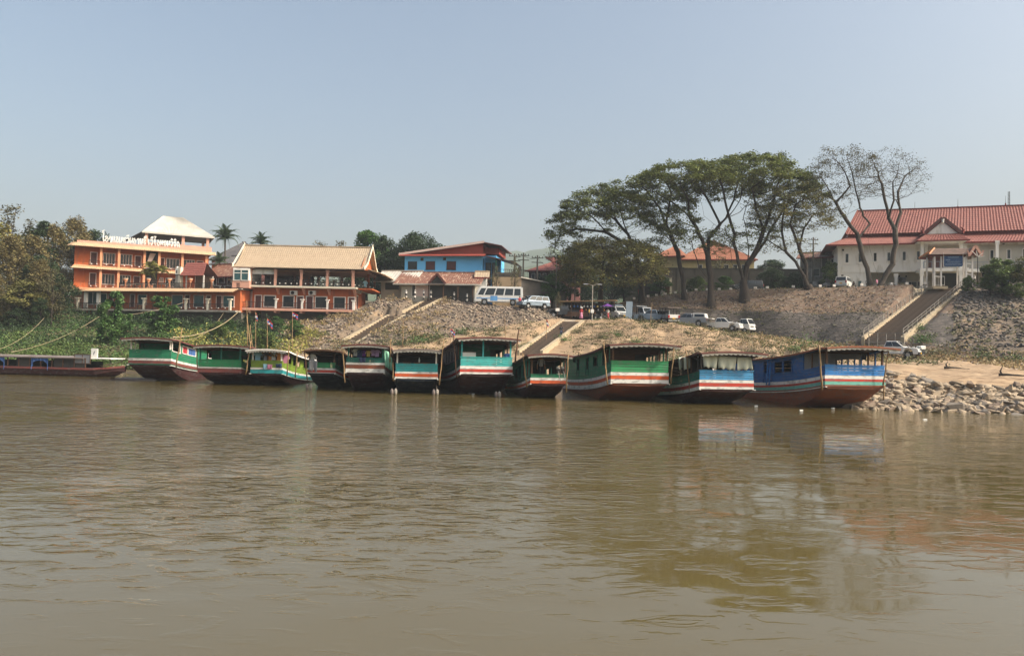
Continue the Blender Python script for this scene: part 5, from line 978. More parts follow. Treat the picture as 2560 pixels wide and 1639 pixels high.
# low beige house with white roof
s = gable_house('beige_house', 'low unrendered house with a white corrugated roof and one wide opening', 952, 112, 1030, 111, 9.6, 703, 678, 5, 'beige', 'wroof', [bx(zA, 200, 680, 362, 760)], pyref=720, ov=.9, fascia='wroof', frame='beige', pane='dark', ribs=.45, amp=.05)
s = gable_house('rusty_roofed_shop', 'long open fronted shop under a patched rusty iron roof with a small gable', 1003, 110, 1188, 108.5, 9.9, 709.5, 681.5, 7, 'beige', 'rustr', [bx(zA, 512, 705, 545, 830)+('door',), bx(zA, 555, 712, 705, 835)+('door', 'pframe')], pyref=720, ov=1.0, ribs=.32, amp=.045, fascia='wroof', pane='dark', cat='shop')
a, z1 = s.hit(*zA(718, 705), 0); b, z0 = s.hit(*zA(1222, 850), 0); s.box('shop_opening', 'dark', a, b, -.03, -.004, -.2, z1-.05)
for i in range(4): x = a+(b-a)*i/3; s.box('post', 'wood', x-.07, x+.07, -.9, -.76, -.3, z1)
gx, gz = s.hit(*zA(805, 690), -1.2); hw_ = s.hit(*zA(905, 690), -1.2)[0]-gx; zt_ = s.hit(*zA(805, 580), -1.2)[1]
sheetroof('porch_roof', 'rustr', (gx-hw_, -1.6, gz), (gx-hw_, 2.5, gz+.6), (gx, 2.5, zt_), (gx, -1.6, zt_), s.t, .35, .04); sheetroof('porch_roof', 'rustr', (gx+hw_, 2.5, gz+.6), (gx+hw_, -1.6, gz), (gx, -1.6, zt_), (gx, 2.5, zt_), s.t, .35, .04)
MB().poly([(gx-hw_+.3, -1.35, gz), (gx+hw_-.3, -1.35, gz), (gx, -1.35, zt_-.3)]).build('porch_gable', MT['dark'], s.t)
for q in (-1, 1): MB().bar((gx+q*hw_, -1.62, gz), (gx, -1.62, zt_+.05), .08, .3).build('barge_board', MT['rredge'], s.t)
s.box('porch_ledge', 'roofg', gx-hw_, gx+hw_, -1.7, -1.2, gz-.12, gz)
s.rail(a, b, -1.3, -.3, .8, 'iron')
# blue house with brick red mono pitch
s = Fac('blue_house', 1012, 121, 1207, 119, 12.5, 'sky blue house with a brick red sloping upper wall and red edged roof', 'house', 650)
L = s.L; ze = s.hit(*zA(880, 372), 0)[1]; s.box('wall', 'bluew', 0, L, 0, 9, -3, ze)
zh = s.hit(*zA(1325, 222), 0)[1]; z2_ = s.hit(*zA(600, 330), 0)[1]
x6 = s.hit(*zA(590, 350), 0)[0]
MB().hexa([(x6-1.5, .0, ze), (L, .0, ze), (L, 9, ze), (x6-1.5, 9, ze), (x6-1.5, .0, ze+.3), (L, .0, zh), (L, 9, zh), (x6-1.5, 9, ze+.3)]).build('upper_wall', MT['brick'], s.t)
for nm, y0, y1, t_, m_ in (('roof', -.7, 10, .1, 'greyr'), ('roof_edge', -.78, -.7, .26, 'pframe')):
    MB().hexa([(x6-3.2, y0, ze+.15-(.1 if nm != 'roof' else 0)), (L+.3, y0, zh+.05-(.1 if nm != 'roof' else 0)), (L+.3, y1, zh+.05), (x6-3.2, y1, ze+.15), (x6-3.2, y0, ze+.15+t_), (L+.3, y0, zh+.05+t_), (L+.3, y1, zh+.05+t_), (x6-3.2, y1, ze+.15+t_)]).build(nm, MT[m_], s.t)
zr = s.hit(*zA(1520, 262), 0)[1]; MB().hexa([(L+.31, -.7, zh-.03), (L+3.2, -.7, zr), (L+3.2, 10, zr), (L+.31, 10, zh-.03), (L+.31, -.7, zh+.12), (L+3.2, -.7, zr+.12), (L+3.2, 10, zr+.12), (L+.31, 10, zh+.12)]).build('roof', MT['rredge'], s.t)
s.box('upper_side_wall', 'brick', L+.01, L+2.4, 1.5, 8, ze+.5, zr)
MB().hexa([(x6-3, -1.3, ze-.12), (L+.5, -1.3, ze-.12), (L+.5, 0, ze+.35), (x6-3, 0, ze+.35), (x6-3, -1.3, ze-.02), (L+.5, -1.3, ze-.02), (L+.5, 0, ze+.45), (x6-3, 0, ze+.45)]).build('eave', MT['brick'], s.t)
MB().hexa([(L+.51, -1.3, ze-.12), (L+5.5, -1.0, ze-1.1), (L+5.5, 6, ze-1.1), (L+.51, 6, ze+.6), (L+.51, -1.3, ze-.02), (L+5.5, -1.0, ze-1.0), (L+5.5, 6, ze-1.0), (L+.51, 6, ze+.7)]).build('veranda_roof', MT['rredge'], s.t)
s.box('side_wall', 'bluew', L+.01, L+2.0, 1.2, 9, -3, ze+.3)
for w in ((468, 438, 562, 518), (674, 436, 770, 526), (916, 436, 1012, 526)): s.window(bx(zA, *w), 0, 'iron', 'glass' if w[0] < 500 else 'door', fw_=.08)
for w in ((612, 395, 640, 422), (872, 390, 900, 416)): s.window(bx(zA, *w), 0, 'iron', 'dark', fw_=.03)
s.window((L+.35, L+1.1, -.2, ze-1.0), 1.2, 'iron', 'glass', 'door'); s.window((L+1.4, L+1.8, .3, ze-1.0), 1.2, 'iron', 'glass')
for x in (L+2.2, L+5.2): s.box('veranda_post', 'tgreen', x, x+.2, -.7, -.5, -3, ze-.6)
# tan walled terrace with balustrade
s = Fac('terrace_building', 1232, 111.5, 1303, 111, 9.4, 'tan walled terrace with dark balustrade beside the bus', 'building', 700); zt_ = s.hit(*zA(1600, 612), 0)[1]; s.box('wall', 'peach', 0, s.L, 0, 8, -.6, zt_); MATS['tanw'] = M('tan_wall', (.42, .31, .20), (.33, .24, .15), rough=.9); s.t.children[0].data.materials[0] = MATS['tanw']
s.rail(0, s.L, .1, zt_, 1.15, 'iron', bal=.3); s.rail(s.L, s.L+4.5, .1, zt_, 1.15, 'iron', bal=.3, y1=5)
s.box('planter_wall', 'concd', 0, s.L, .3, .5, zt_, zt_+.7)
MB().hexa([(s.L+.01, .2, -.6), (s.L+6.5, 5, -.6), (s.L+6.5, 9, -.6), (s.L+.01, 8, -.6), (s.L+.01, .2, zt_-.1), (s.L+6.5, 5, zt_-.9), (s.L+6.5, 9, zt_-.9), (s.L+.01, 8, zt_-.1)]).build('side_wall', MT['concd'], s.t)
MB().hexa([(s.L+.0, -.4, zt_-.1), (s.L+7.4, 4.8, zt_-1.1), (s.L+7.0, 6, zt_-1.1), (s.L, 1, zt_-.1), (s.L+.0, -.4, zt_+.05), (s.L+7.4, 4.8, zt_-.95), (s.L+7.0, 6, zt_-.95), (s.L, 1, zt_+.05)]).build('side_roof', MT['wroof'], s.t)
s = gable_house('kiosk', 'little kiosk with orange tiled gable roof between the rusty shop and the terrace wall', 1192, 110, 1216, 110, 9.6, 693, 679, 2.5, 'wwall', 'tan', pyref=720, ov=.4, cat='kiosk')
gable_house('red_roofed_house', 'house with a dull red hipped roof beyond the minibus and utility poles', 1322, 126, 1408, 124, 9, 676, 644, 12, 'door', 'redr', [(1330+i*14, 684, 1337+i*14, 700) for i in range(3)], hip=5, pyref=700, courses=9)
gable_house('orange_roofed_villa', 'yellow villa with hipped orange tiled roof seen through the rain trees', 1700, 138, 1885, 136, 13, 648, 604, 14, 'yellow', 'orr', [(1745+i*22, 662, 1755+i*22, 685) for i in range(6)], hip=6, pyref=680, courses=12)
gable_house('orange_roofed_villa', 'lower orange tiled wing left of the yellow villa, mostly behind branches', 1640, 140, 1705, 138, 13, 640, 618, 10, 'yellow', 'orr', hip=2, pyref=680, courses=8)
gable_house('grey_house', 'weathered grey two storey house with a rusty roof behind the white building', 2000, 127, 2098, 124, 12.8, 643, 631, 6, 'conc', 'rustr', [(2055, 640, 2069, 668)+('window', 'dark'), (2078, 648, 2084, 656), (2030, 672, 2048, 690)], pyref=690)
# dark garden wall behind trees
s = Fac('garden_wall', 1560, 127, 2010, 124, 12.3, 'long dark weathered wall behind the rain trees', 'wall', 700); s.box('wall', 'gwall', 0, s.L, 0, .25, -1.5, s.hit(1800, 672, 0)[1]); s.box('coping', 'iron', 0, s.L, -.05, .3, s.hit(1800, 672, 0)[1], s.hit(1800, 672, 0)[1]+.12)
for i in range(10): s.box('pier', 'gwall', i*s.L/10, i*s.L/10+.3, -.06, 0, -1.5, s.hit(1800, 672, 0)[1])
s = Fac('cream_shed', 1655, 124, 1700, 124, 12.3, 'cream rendered shed beside the leftmost dark trunk', 'shed', 700); s.box('wall', 'cream', 0, s.L*.5, -.6, 3, -.3, 3.4); s.box('roof', 'roofg', -.3, s.L*.5+.3, -.9, 3.2, 3.4, 3.5); s.box('door', 'wood', .4, 1.2, -.64, -.6, -.3, 1.8)
# ---------------------------------------------------------------- white building on the right
def white_building():
    s = Fac('white_hall', 2095, 117, 2860, 104.5, 13.0, 'large white two storey hall with red tiled roof, porch gable and columns', 'building', 700); L = s.L
    def X(x, o=0.): return s.hit(*zF(x, 800), o)[0]
    ze = s.hit(*zF(700, 600), -1.2)[1]; zr = s.hit(*zF(1600, 185), 7)[1]; zm = s.hit(*zF(1100, 490), 1.8)[1]; zsl = s.hit(*zF(700, 920), 0)[1]; zg = -.2
    s.box('wall', 'wwall', 0, L, .0, 14, zsl, ze+.25); s.box('lower_wall', 'wwall', 0, X(588), .0, 14, zg-1, zsl-.002); s.box('recessed_wall', 'beige', X(588), L, 2.6, 13.9, zg-1, zsl-.002)
    s.box('floor_band', 'wwall', -.06, X(1205), -.08, -.001, zsl-.1, zsl+.12); s.box('corner_pilaster', 'wwall', -.08, .35, -.1, .0, zg, ze); s.box('cornice', 'wwall', -.15, X(1205), -.3, -.001, ze-.35, ze+.1)
    for x0, y0, x1, y1 in ((342, 715, 374, 815), (494, 710, 526, 810), (668, 705, 700, 800), (826, 700, 858, 796), (1003, 692, 1036, 790), (1168, 686, 1200, 784)):
        w = s.window(bx(zF, x0, y0, x1, y1), 0, 'wwall', 'glass', fw_=.28)
    for x0, y0, x1, y1 in ((2016, 675, 2052, 776), (2212, 668, 2248, 768), (2396, 660, 2430, 760)):
        s.window(bx(zF, x0, y0, x1, y1), -.045, 'frame', 'glass', fw_=.1)
    s.window(bx(zF, 300, 660, 325, 682), 0, 'wwall', 'dark', fw_=.05); s.window(bx(zF, 292, 955, 318, 982), 0, 'wwall', 'dark', fw_=.1)
    s.window(bx(zF, 335, 1030, 370, 1085), 0, 'wwall', 'glassg', fw_=.12); s.window(bx(zF, 488, 1028, 524, 1115), 0, 'wwall', 'glassg', 'door', fw_=.12); s.window(bx(zF, 2155, 592, 2182, 618), 0, 'frame', 'dark', fw_=.03)
    # ground floor openings in the recess
    for x0, y0, x1, y1 in ((1038, 1040, 1098, 1100), (1105, 1038, 1160, 1100), (1180, 1036, 1215, 1090), (1918, 925, 2025, 980)): s.window(bx(zF, x0, y0, x1, y1), 2.6, 'frame', 'glass', fw_=.08)
    for x0, y0, x1, y1 in ((948, 962, 972, 988), (1030, 962, 1054, 988)): s.window(bx(zF, x0, y0, x1, y1), 2.6, 'frame', 'dark', fw_=.03)
    a, z = s.hit(*zF(990, 1015), 2.4); u = thing('air_conditioner', s.world(a, 2.3, z-.35), s.rz, 'air conditioning unit under the white hall arcade', 'air conditioner'); MB().box(-.6, .6, -.15, .25, 0, .75).build('casing', MT['cgry'], u, bevel=.02); MB().tube([(-.15, -.19, .38), (-.15, -.14, .38)], .28, 14).build('fan_grille', MT['iron'], u)
    # balcony slab projecting, columns
    pj = -1.5; s.box('balcony_slab', 'wwall', X(1735, pj), L, pj, -.004, zsl-.35, zsl+.1); s.box('porch_slab', 'wwall', X(1205, -3.2), X(1735, pj)-.01, -3.2, -.004, zsl-.36, zsl+.11)
    s.box('veranda_wall_shade', 'beige', X(1735), L, -.04, -.003, zsl+.1, ze-.36); s.box('porch_wall_shade', 'beige', X(1240), X(1700), -.045, -.003, zsl+.1, ze-.36)  # thin beige sheets over the white wall, recess shade put into the colour
    def col(x, o, z0, z1, w=.2, name='column'):
        a = s.hit(*zF(x, 800), o)[0]; MB().box(a-w, a+w, o-w, o+w, z0, z1).build(name, MT['wwall'], s.t); q = MB().box(a-w*1.5, a+w*1.5, o-w*1.5, o+w*1.5, z1-.25, z1); q.hexa([(a-w-.01, o-w-.01, z1-.7), (a+w+.01, o-w-.01, z1-.7), (a+w+.01, o+w+.01, z1-.7), (a-w-.01, o+w+.01, z1-.7), (a-w*1.5, o-w*1.5, z1-.252), (a+w*1.5, o-w*1.5, z1-.252), (a+w*1.5, o+w*1.5, z1-.252), (a-w*1.5, o+w*1.5, z1-.252)]); q.build('capital', MT['wwall'], s.t)
    for x, o in ((925, 0), (1222, -2.8), (1268, -.3), (1673, -2.8), (1718, -.3)): col(x, o, zg, zsl-.36)
    for x, o in ((1228, -2.8), (1272, -.35), (1678, -2.8), (1720, -.35), (2092, -1.1), (2600, -1.1)): col(x, o, zsl+.1, ze+.1)
    s.rail(X(1245, -3), X(1665, -3), -3, zsl+.1, 1.0, 'carl', bal=.5)
    for a, b in ((1750, 2078), (2105, 2600)): s.rail(X(a, pj), X(b, pj), pj+.15, zsl+.1, 1.0, 'carl', bal=.5)
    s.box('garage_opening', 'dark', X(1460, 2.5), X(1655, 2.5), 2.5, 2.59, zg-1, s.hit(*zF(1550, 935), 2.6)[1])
    s.box('upper_doors', 'door', X(1300, 0), X(1470, 0), -.07, -.004, zsl+.1, zsl+2.6)
    # roofs
    E = 1.3
    def sl(y0, z0, y1, z1, xa, xb, xc, xd, **k): sheetroof('roof', 'redr', (xa, y0, z0), (xb, y0, z0), (xc, y1, z1), (xd, y1, z1), s.t, ribs=.42, amp=.06, **k)
    yl = 1.9; sl(-E, ze, yl, zm-.25, -E-.6, L, L, 1.6, courses=5, step=.02)
    sheetroof('roof', 'redr', (-E-.6, 15.3, ze), (-E-.6, -E, ze), (1.6, yl, zm-.25), (1.6, 12.1, zm-.25), s.t, ribs=.42, amp=.06, courses=5)
    s.box('roof_step', 'redd', 1.6, L, yl-.02, yl+.1, zm-.35, zm+.25)
    sl(yl-.5, zm+.2, 7, zr, 1.2, L, L, 3.2+.4, courses=12, step=.02); sl(12.6, zm+.2, 7, zr, L, 1.2, 3.6, L, courses=2)
    MB().poly([(1.9, yl, zm), (1.9, 12.2, zm), (3.3, 7, zr-.2)]).build('gable', MT['redr'], s.t)
    MB().bar((1.2, yl-.5, zm+.3), (3.6, 7, zr+.1), .12, .4).build('barge_board', MT['redr'], s.t); MB().bar((3.6, 7, zr+.08), (L, 7, zr+.08), .3, .2).build('ridge_cap', MT['redd'], s.t); s.box('fascia', 'redd', -E-.6, L, -E-.05, -E+.02, ze-.2, ze+.04)
    # porch gable
    gx = X(1462, -2); gw = X(1690, -2)-gx; gw2 = X(1640, -2)-gx; gz = s.hit(*zF(1462, 300), -2)[1]; gb = s.hit(*zF(1462, 480), -2)[1]
    MB().prism([(gx-gw2, gb), (gx+gw2, gb), (gx, gz-.45)], 'y', -1.9, -1.8).build('porch_gable', MT['wwall'], s.t)
    for q in (-1, 1):
        MB().bar((gx+q*gw, -2.1, gb-.05), (gx, -2.1, gz), .2, .5).build('barge_board', MT['rredge'], s.t); MB().tube([(gx+q*gw, -2.1, gb), (gx+q*(gw+.15), -2.1, gb+.5), (gx+q*(gw-.05), -2.1, gb+.85), (gx+q*(gw+.2), -2.1, gb+1.1)], [.25, .2, .16, .05], 6).build('naga_finial', MT['redd'], s.t)
        sheetroof('porch_roof', 'redr', (gx+q*gw, -2.1, gb), (gx+q*gw, 3.5, gb+.3), (gx, 3.5, gz), (gx, -2.1, gz), s.t, ribs=.36, amp=.05) if q < 0 else sheetroof('porch_roof', 'redr', (gx+q*gw, 3.5, gb+.3), (gx+q*gw, -2.1, gb), (gx, -2.1, gz), (gx, 3.5, gz), s.t, ribs=.36, amp=.05)
    MB().tube([(gx, -2.15, gz-.75), (gx, -2.15, gz-.2)], [.16, .2], 8).build('gable_ornament', MT['wwall'], s.t)
    a = X(1150, -3.6); b = X(1770, -3.6); sheetroof('porch_eave_roof', 'redr', (a, -4.2, ze-.05), (b, -4.2, ze-.05), (gx+gw2*1.1, -1.95, gb-.05), (gx-gw2*1.1, -1.95, gb-.05), s.t, ribs=.42, amp=.06, courses=4, step=.04)
    sheetroof('porch_eave_roof', 'redr', (a, -1.2, ze), (a, -4.2, ze-.05), (gx-gw2*1.1, -1.95, gb-.05), (gx-gw2*1.1, 0, gb-.05), s.t, ribs=.36, amp=.05); sheetroof('porch_eave_roof', 'redr', (b, -4.2, ze-.05), (b, -1.2, ze), (gx+gw2*1.1, 0, gb-.05), (gx+gw2*1.1, -1.95, gb-.05), s.t, ribs=.36, amp=.05)
    s.box('porch_fascia', 'redd', a, b, -4.25, -4.18, ze-.22, ze); s.box('porch_ceiling', 'wwall', a+.3, b-.3, -4.1, -1.21, ze-.2, ze-.12)
    for x, y in ((1143, 212), (1641, 180), (2193, 145)):
        q, z = s.hit(*zF(x, y), 7); t_ = thing('lightning_rod', s.world(q, 7, z), 0, {1143: 'thin lightning rod on the red ridge, nearest the bare trees', 1641: 'thin lightning rod mid ridge above the porch gable', 2193: 'thin lightning rod on the ridge at the far right'}[x], 'lightning rod', 'lightning rods on the ridge'); MB().tube([(0, 0, 0), (0, 0, 1.4)], [.03, .015], 5).build('rod', MT['iron'], t_); MB().tube([(0, 0, -.1), (0, 0, .25)], [.13, .08], 8).build('base', MT['redd'], t_)
    q, z = s.hit(*zF(2278, 135), 12); t_ = thing('radio_mast', s.world(q, 14, z-1), 0, 'small lattice mast beyond the white hall ridge', 'mast')
    m = MB()
    for k in range(3): A_ = 2.1*k; m.bar((.2*math.cos(A_), .2*math.sin(A_), -4), (.12*math.cos(A_), .12*math.sin(A_), 3.4), .05)
    for k in range(12): m.bar((.17, 0, k*.6-4), (-.1, .15, k*.6-3.7), .03)
    m.build('lattice', MT['iron'], t_)
    return s
WH = white_building()
# ---------------------------------------------------------------- gate pavilion over the stair head
def gate():
    zG2 = lambda x, y: (2300+x*.08443, 600+y*.08443)
    s = Fac('gate_pavilion', 2336, 100.5, 2430, 99.5, 13.0, 'small tiled gate pavilion on slim white posts above the wide brown stairs', 'pavilion', 700)
    zb = s.hit(*zG2(500, 1370), 0)[1]; z_e = s.hit(*zG2(800, 440), 0)[1]; z_r = s.hit(*zG2(900, 250), 1.6)[1]
    def X(x, o=0.): return s.hit(*zG2(x, 800), o)[0]
    dp = 3.2
    for xs in ((430, 625), (1365, 1550)):
        for j, x in enumerate(xs):
            a = X(x); MB().box(a-.09, a+.09, -.09, .09, zb, z_e).build('post', MT['frame'], s.t)
            MB().box(a-.09, a+.09, dp-.09, dp+.09, zb, z_e).build('post', MT['frame'], s.t)
        a, b = X(xs[0])+.09, X(xs[1])-.09
        for y in (690, 1000) if xs[0] > 1000 else (1070,):
            z = s.hit(*zG2(xs[0], y), 0)[1]; MB().hexa([(a, -.05, z-.08), (b, -.05, z-.2), (b, .05, z-.2), (a, .05, z-.08), (a, -.05, z+.1), (b, -.05, z-.02), (b, .05, z-.02), (a, .05, z+.1)]).build('cross_bar', MT['frame'], s.t)
        s.rail(a, b+(.5 if xs[0] < 1000 else 0), -.05, zb+.1, 1.25, 'frame', bal=.3); s.box('plinth', 'kerb', a-.4, b+.8, -.5, dp+.3, zb-.35, zb)
    s.box('eave_beam', 'redd', X(230), X(1350), -.15, .0, z_e-.2, z_e+.05); s.box('eave_beam', 'redd', X(230), X(1350), dp, dp+.15, z_e-.2, z_e+.05)
    xa, xb = X(228), X(1385); ra, rb = X(430, 1.6), X(1500, 1.6)
    sheetroof('roof', 'brownroof', (xa, -.6, z_e), (xb, -.6, z_e), (rb, dp/2, z_r), (ra, dp/2, z_r), s.t, ribs=.5, amp=.01, courses=7, step=.06); sheetroof('roof', 'brownroof', (xb, dp+.6, z_e), (xa, dp+.6, z_e), (ra, dp/2, z_r), (rb, dp/2, z_r), s.t, ribs=.5, amp=.01, courses=7, step=.06)
    for y in (-.6, dp+.6): MB().bar((xa, y, z_e+.05), (ra, dp/2, z_r+.1), .12, .2).build('barge_board', MT['peach'], s.t)
    # cross gable at the right
    gc = X(1575); gw = X(1765)-gc; gz = s.hit(*zG2(1575, 155), -.4)[1]; g0 = s.hit(*zG2(1575, 470), -.4)[1]
    for q in (-1, 1):
        MB().bar((gc+q*gw, -.75, g0), (gc, -.75, gz-.1), .14, .3).build('barge_board', MT['pink'], s.t); MB().bar((gc+q*gw, -.75, g0-.1), (gc+q*(gw+.15), -.75, g0+.7), .14, .16).build('finial', MT['pink'], s.t)
        e = [(gc+q*gw, -.7, g0), (gc+q*gw, dp+.7, g0), (gc, dp+.7, gz-.15), (gc, -.7, gz-.15)]; sheetroof('roof', 'brownroof', *(e if q < 0 else [e[1], e[0], e[3], e[2]]), s.t, ribs=.5, amp=.01, courses=6, step=.05)
    MB().poly([(gc-gw*.75, -.5, g0+.1), (gc+gw*.75, -.5, g0+.1), (gc, -.5, gz-.5)]).build('gable', MT['redd'], s.t)
    # sign board hung below the eave
    x0, x1 = X(705, -.3), X(1265, -.3); z1 = s.hit(*zG2(980, 470), -.3)[1]; z0 = s.hit(*zG2(980, 785), -.3)[1]; w = x1-x0; h = z1-z0
    sb = thing('hanging_sign', s.world((x0+x1)/2, -.3, z0), s.rz, 'blue sign board with pale Lao writing hung under the gate pavilion roof', 'sign'); c = .14
    MB().prism([(-w/2+c, 0), (w/2-c, 0), (w/2, c), (w/2, h-c), (w/2-c, h), (-w/2+c, h), (-w/2, h-c), (-w/2, c)], 'y', -.03, .03).build('board', MT['sign'], sb)
    rg = random.Random(3)
    for (zf, hh, xa_, xb_, nm) in ((.16, .11, -.42, .42, 'small_lettering'), (.34, .2, -.30, .36, 'large_lettering'), (.58, .08, -.40, -.16, 'small_lettering'), (.84, .06, -.3, .3, 'small_lettering')):
        m = MB(); x = xa_*w
        while x < xb_*w:
            q = hh*h*.85; z = zf*h
            m.bar((x, -.045, z), (x, -.045, z+q), .03*h, .01); m.bar((x, -.045, z+q*rg.choice((0, .5, 1))), (x+q*.5, -.045, z+q*rg.choice((.3, 1))), .03*h, .01); m.bar((x+q*.5, -.045, z), (x+q*.5, -.045, z+q), .03*h, .01)
            if rg.random() < .3: m.bar((x+q*.1, -.045, z+q*1.3), (x+q*.45, -.045, z+q*1.3), .025*h, .01)
            x += q*.82
        m.build(nm, MT['signw'], sb)
    f = MB(); f.bar((-w/2-.03, 0, 0), (-w/2-.03, 0, h+.4), .06).bar((w/2+.03, 0, 0), (w/2+.03, 0, h+.4), .06); f.build('hanger', MT['frame'], sb)
    return s
GP = gate()
# ================================================================ vegetation
def grow(polys, att, step=.55, kill=.75, infl=6., iters=90, tip=.028, expo=2.25, trunk_r=None):
    """polys: list of polylines (first = trunk); att: attractor points. returns pos, parent, radius, depth-from-tip"""
    pos = []; par = []
    for k, pl in enumerate(polys):
        pts = [np.array(p, float) for p in pl]
        if k == 0: pos.append(pts[0]); par.append(-1); cur = 0
        else: A = np.array(pos); cur = int(np.argmin(((A-pts[0])**2).sum(1)))
        for q in pts[1:]:
            p = pos[cur]; n = max(1, int(np.linalg.norm(q-p)/step))
            for i in range(1, n+1):
                t = i/n; w = .12*np.sin(t*math.pi)*np.array([math.sin(k*3.1+q[0]), math.cos(k+q[2]), 0])
                pos.append(p*(1-t)+q*t+w); par.append(cur); cur = len(pos)-1
    att = att.copy()
    for it in range(iters):
        if len(att) == 0: break
        P = np.array(pos); d2 = ((att[:, None, :]-P[None])**2).sum(2) if it == 0 else None
        if it == 0: near = d2.argmin(1); nd = d2[np.arange(len(att)), near]; last = len(P)
        else:
            N = P[last:]
            if len(N):
                dn = ((att[:, None, :]-N[None])**2).sum(2); j = dn.argmin(1); v = dn[np.arange(len(att)), j]; m = v < nd; near[m] = j[m]+last; nd[m] = v[m]
            last = len(P)
        keep = nd > kill**2; att, near, nd = att[keep], near[keep], nd[keep]
        act = nd < infl**2
        if not act.any(): infl *= 1.5; continue
        u = np.unique(near[act]); add = 0
        for k in u:
            v = att[(near == k) & act]-P[k]; v /= np.linalg.norm(v, axis=1)[:, None]+1e-6; s = v.sum(0)+RNG.normal(size=3)*.25; s /= np.linalg.norm(s)+1e-6
            pos.append(P[k]+s*step); par.append(int(k)); add += 1
        if not add: break
    P = np.array(pos); par = np.array(par); n = len(P); r = np.zeros(n); cnt = np.zeros(n, int); dep = np.zeros(n, int)
    for i in range(n-1, 0, -1):
        if r[i] == 0: r[i] = tip**expo
        r[par[i]] += r[i]; dep[par[i]] = max(dep[par[i]], dep[i]+1)
    r = r**(1/expo)
    return P, par, r, dep
def branchmesh(name, P, par, r, m, parent, sel=None):
    n = len(P); V = []; Fc = []
    d = np.zeros_like(P); d[1:] = P[1:]-P[par[1:]]; d[0] = (0, 0, 1); d /= np.linalg.norm(d, axis=1)[:, None]+1e-9
    ref = np.where(np.abs(d[:, 2:3]) > .9, np.array([[1., 0, 0]]), np.array([[0, 0, 1.]])); x = np.cross(d, ref); x /= np.linalg.norm(x, axis=1)[:, None]; y = np.cross(x, d)
    ks = [7 if q > .12 else (4 if q > .05 else 3) for q in r]
    idx = sel if sel is not None else range(1, n)
    for i in idx:
        if i == 0: continue
        k = ks[i]; p = par[i]; b = len(V); rp = min(r[p], r[i]*1.35+.02)
        for j in range(k):
            t = 2*math.pi*j/k; o = x[i]*math.cos(t)+y[i]*math.sin(t); V.append(P[p]-d[i]*rp*.3+o*rp); V.append(P[i]+o*r[i])
        for j in range(k): a = b+2*j; c = b+2*((j+1) % k); Fc.append((a, c, c+1, a+1))
    return npmesh(name, np.array(V), np.array(Fc), m, parent, smooth=True)
def dome(n, c, R3, lo=.35, cut=-.1, seed=0):
    """points in the outer shell of an umbrella shaped crown"""
    rg = np.random.default_rng(seed); out = []
    while len(out) < n:
        p = rg.normal(size=3); p /= np.linalg.norm(p); p *= (lo+(1-lo)*rg.random()**.6)
        if p[2] > cut: out.append(np.array(c)+p*np.array(R3))
    return np.array(out)
def bigtree(name, label, base_px, d, limbs, domes, leafm, leafn, trunk_r, bark='bark', leafs=.36, sparse=1., step=.6, group='rain trees on the terrace', tip=.026, spread=.42, category='tree'):
    b = GR(base_px, d, -.3); t = thing(name, b, 0, label, category, group); O = np.array(b)
    pl = []
    for l in limbs:
        pl.append([np.array(W(x, y, d+o))-O for x, y, o in l])
    pl[0][0] = np.zeros(3)
    att = np.concatenate([dome(n, np.array(W(x, y, d+o))-O, (rx, ry, rz), lo, cut, seed=i+int(base_px)) for i, (x, y, o, rx, ry, rz, n, lo, cut) in enumerate(domes)])
    P, par, r, dep = grow(pl, att, step=step, kill=step*1.35, tip=tip)
    rt_ = r[1:].min(); r = tip*.75+(trunk_r-tip*.75)*np.clip((r-rt_)/(r[0]-rt_), 0, 1)**1.38; r[:4] *= np.array([2.0, 1.6, 1.3, 1.12])
    branchmesh('trunk', P, par, r, MT[bark], t)
    tips = np.where(dep <= 2)[0]; tips = tips[tips > len(pl[0])]
    if leafn:
        wt = RNG.gamma(1.1, 1., len(tips)); rp = np.round(wt/wt.sum()*leafn).astype(int); c = np.repeat(P[tips], rp, 0); c = c+RNG.normal(size=c.shape)*np.array([spread, spread, spread*.42])+np.array([0, 0, .12])
        zl, zh = np.percentile(c[:, 2], 3), np.percentile(c[:, 2], 75); m = RNG.random(len(c)) < sparse*np.clip(.30+.8*(c[:, 2]-zl)/(zh-zl), .25, 1); leaves('crown', c[m], leafs, MT[leafm], t, flat=1.0)
    return t
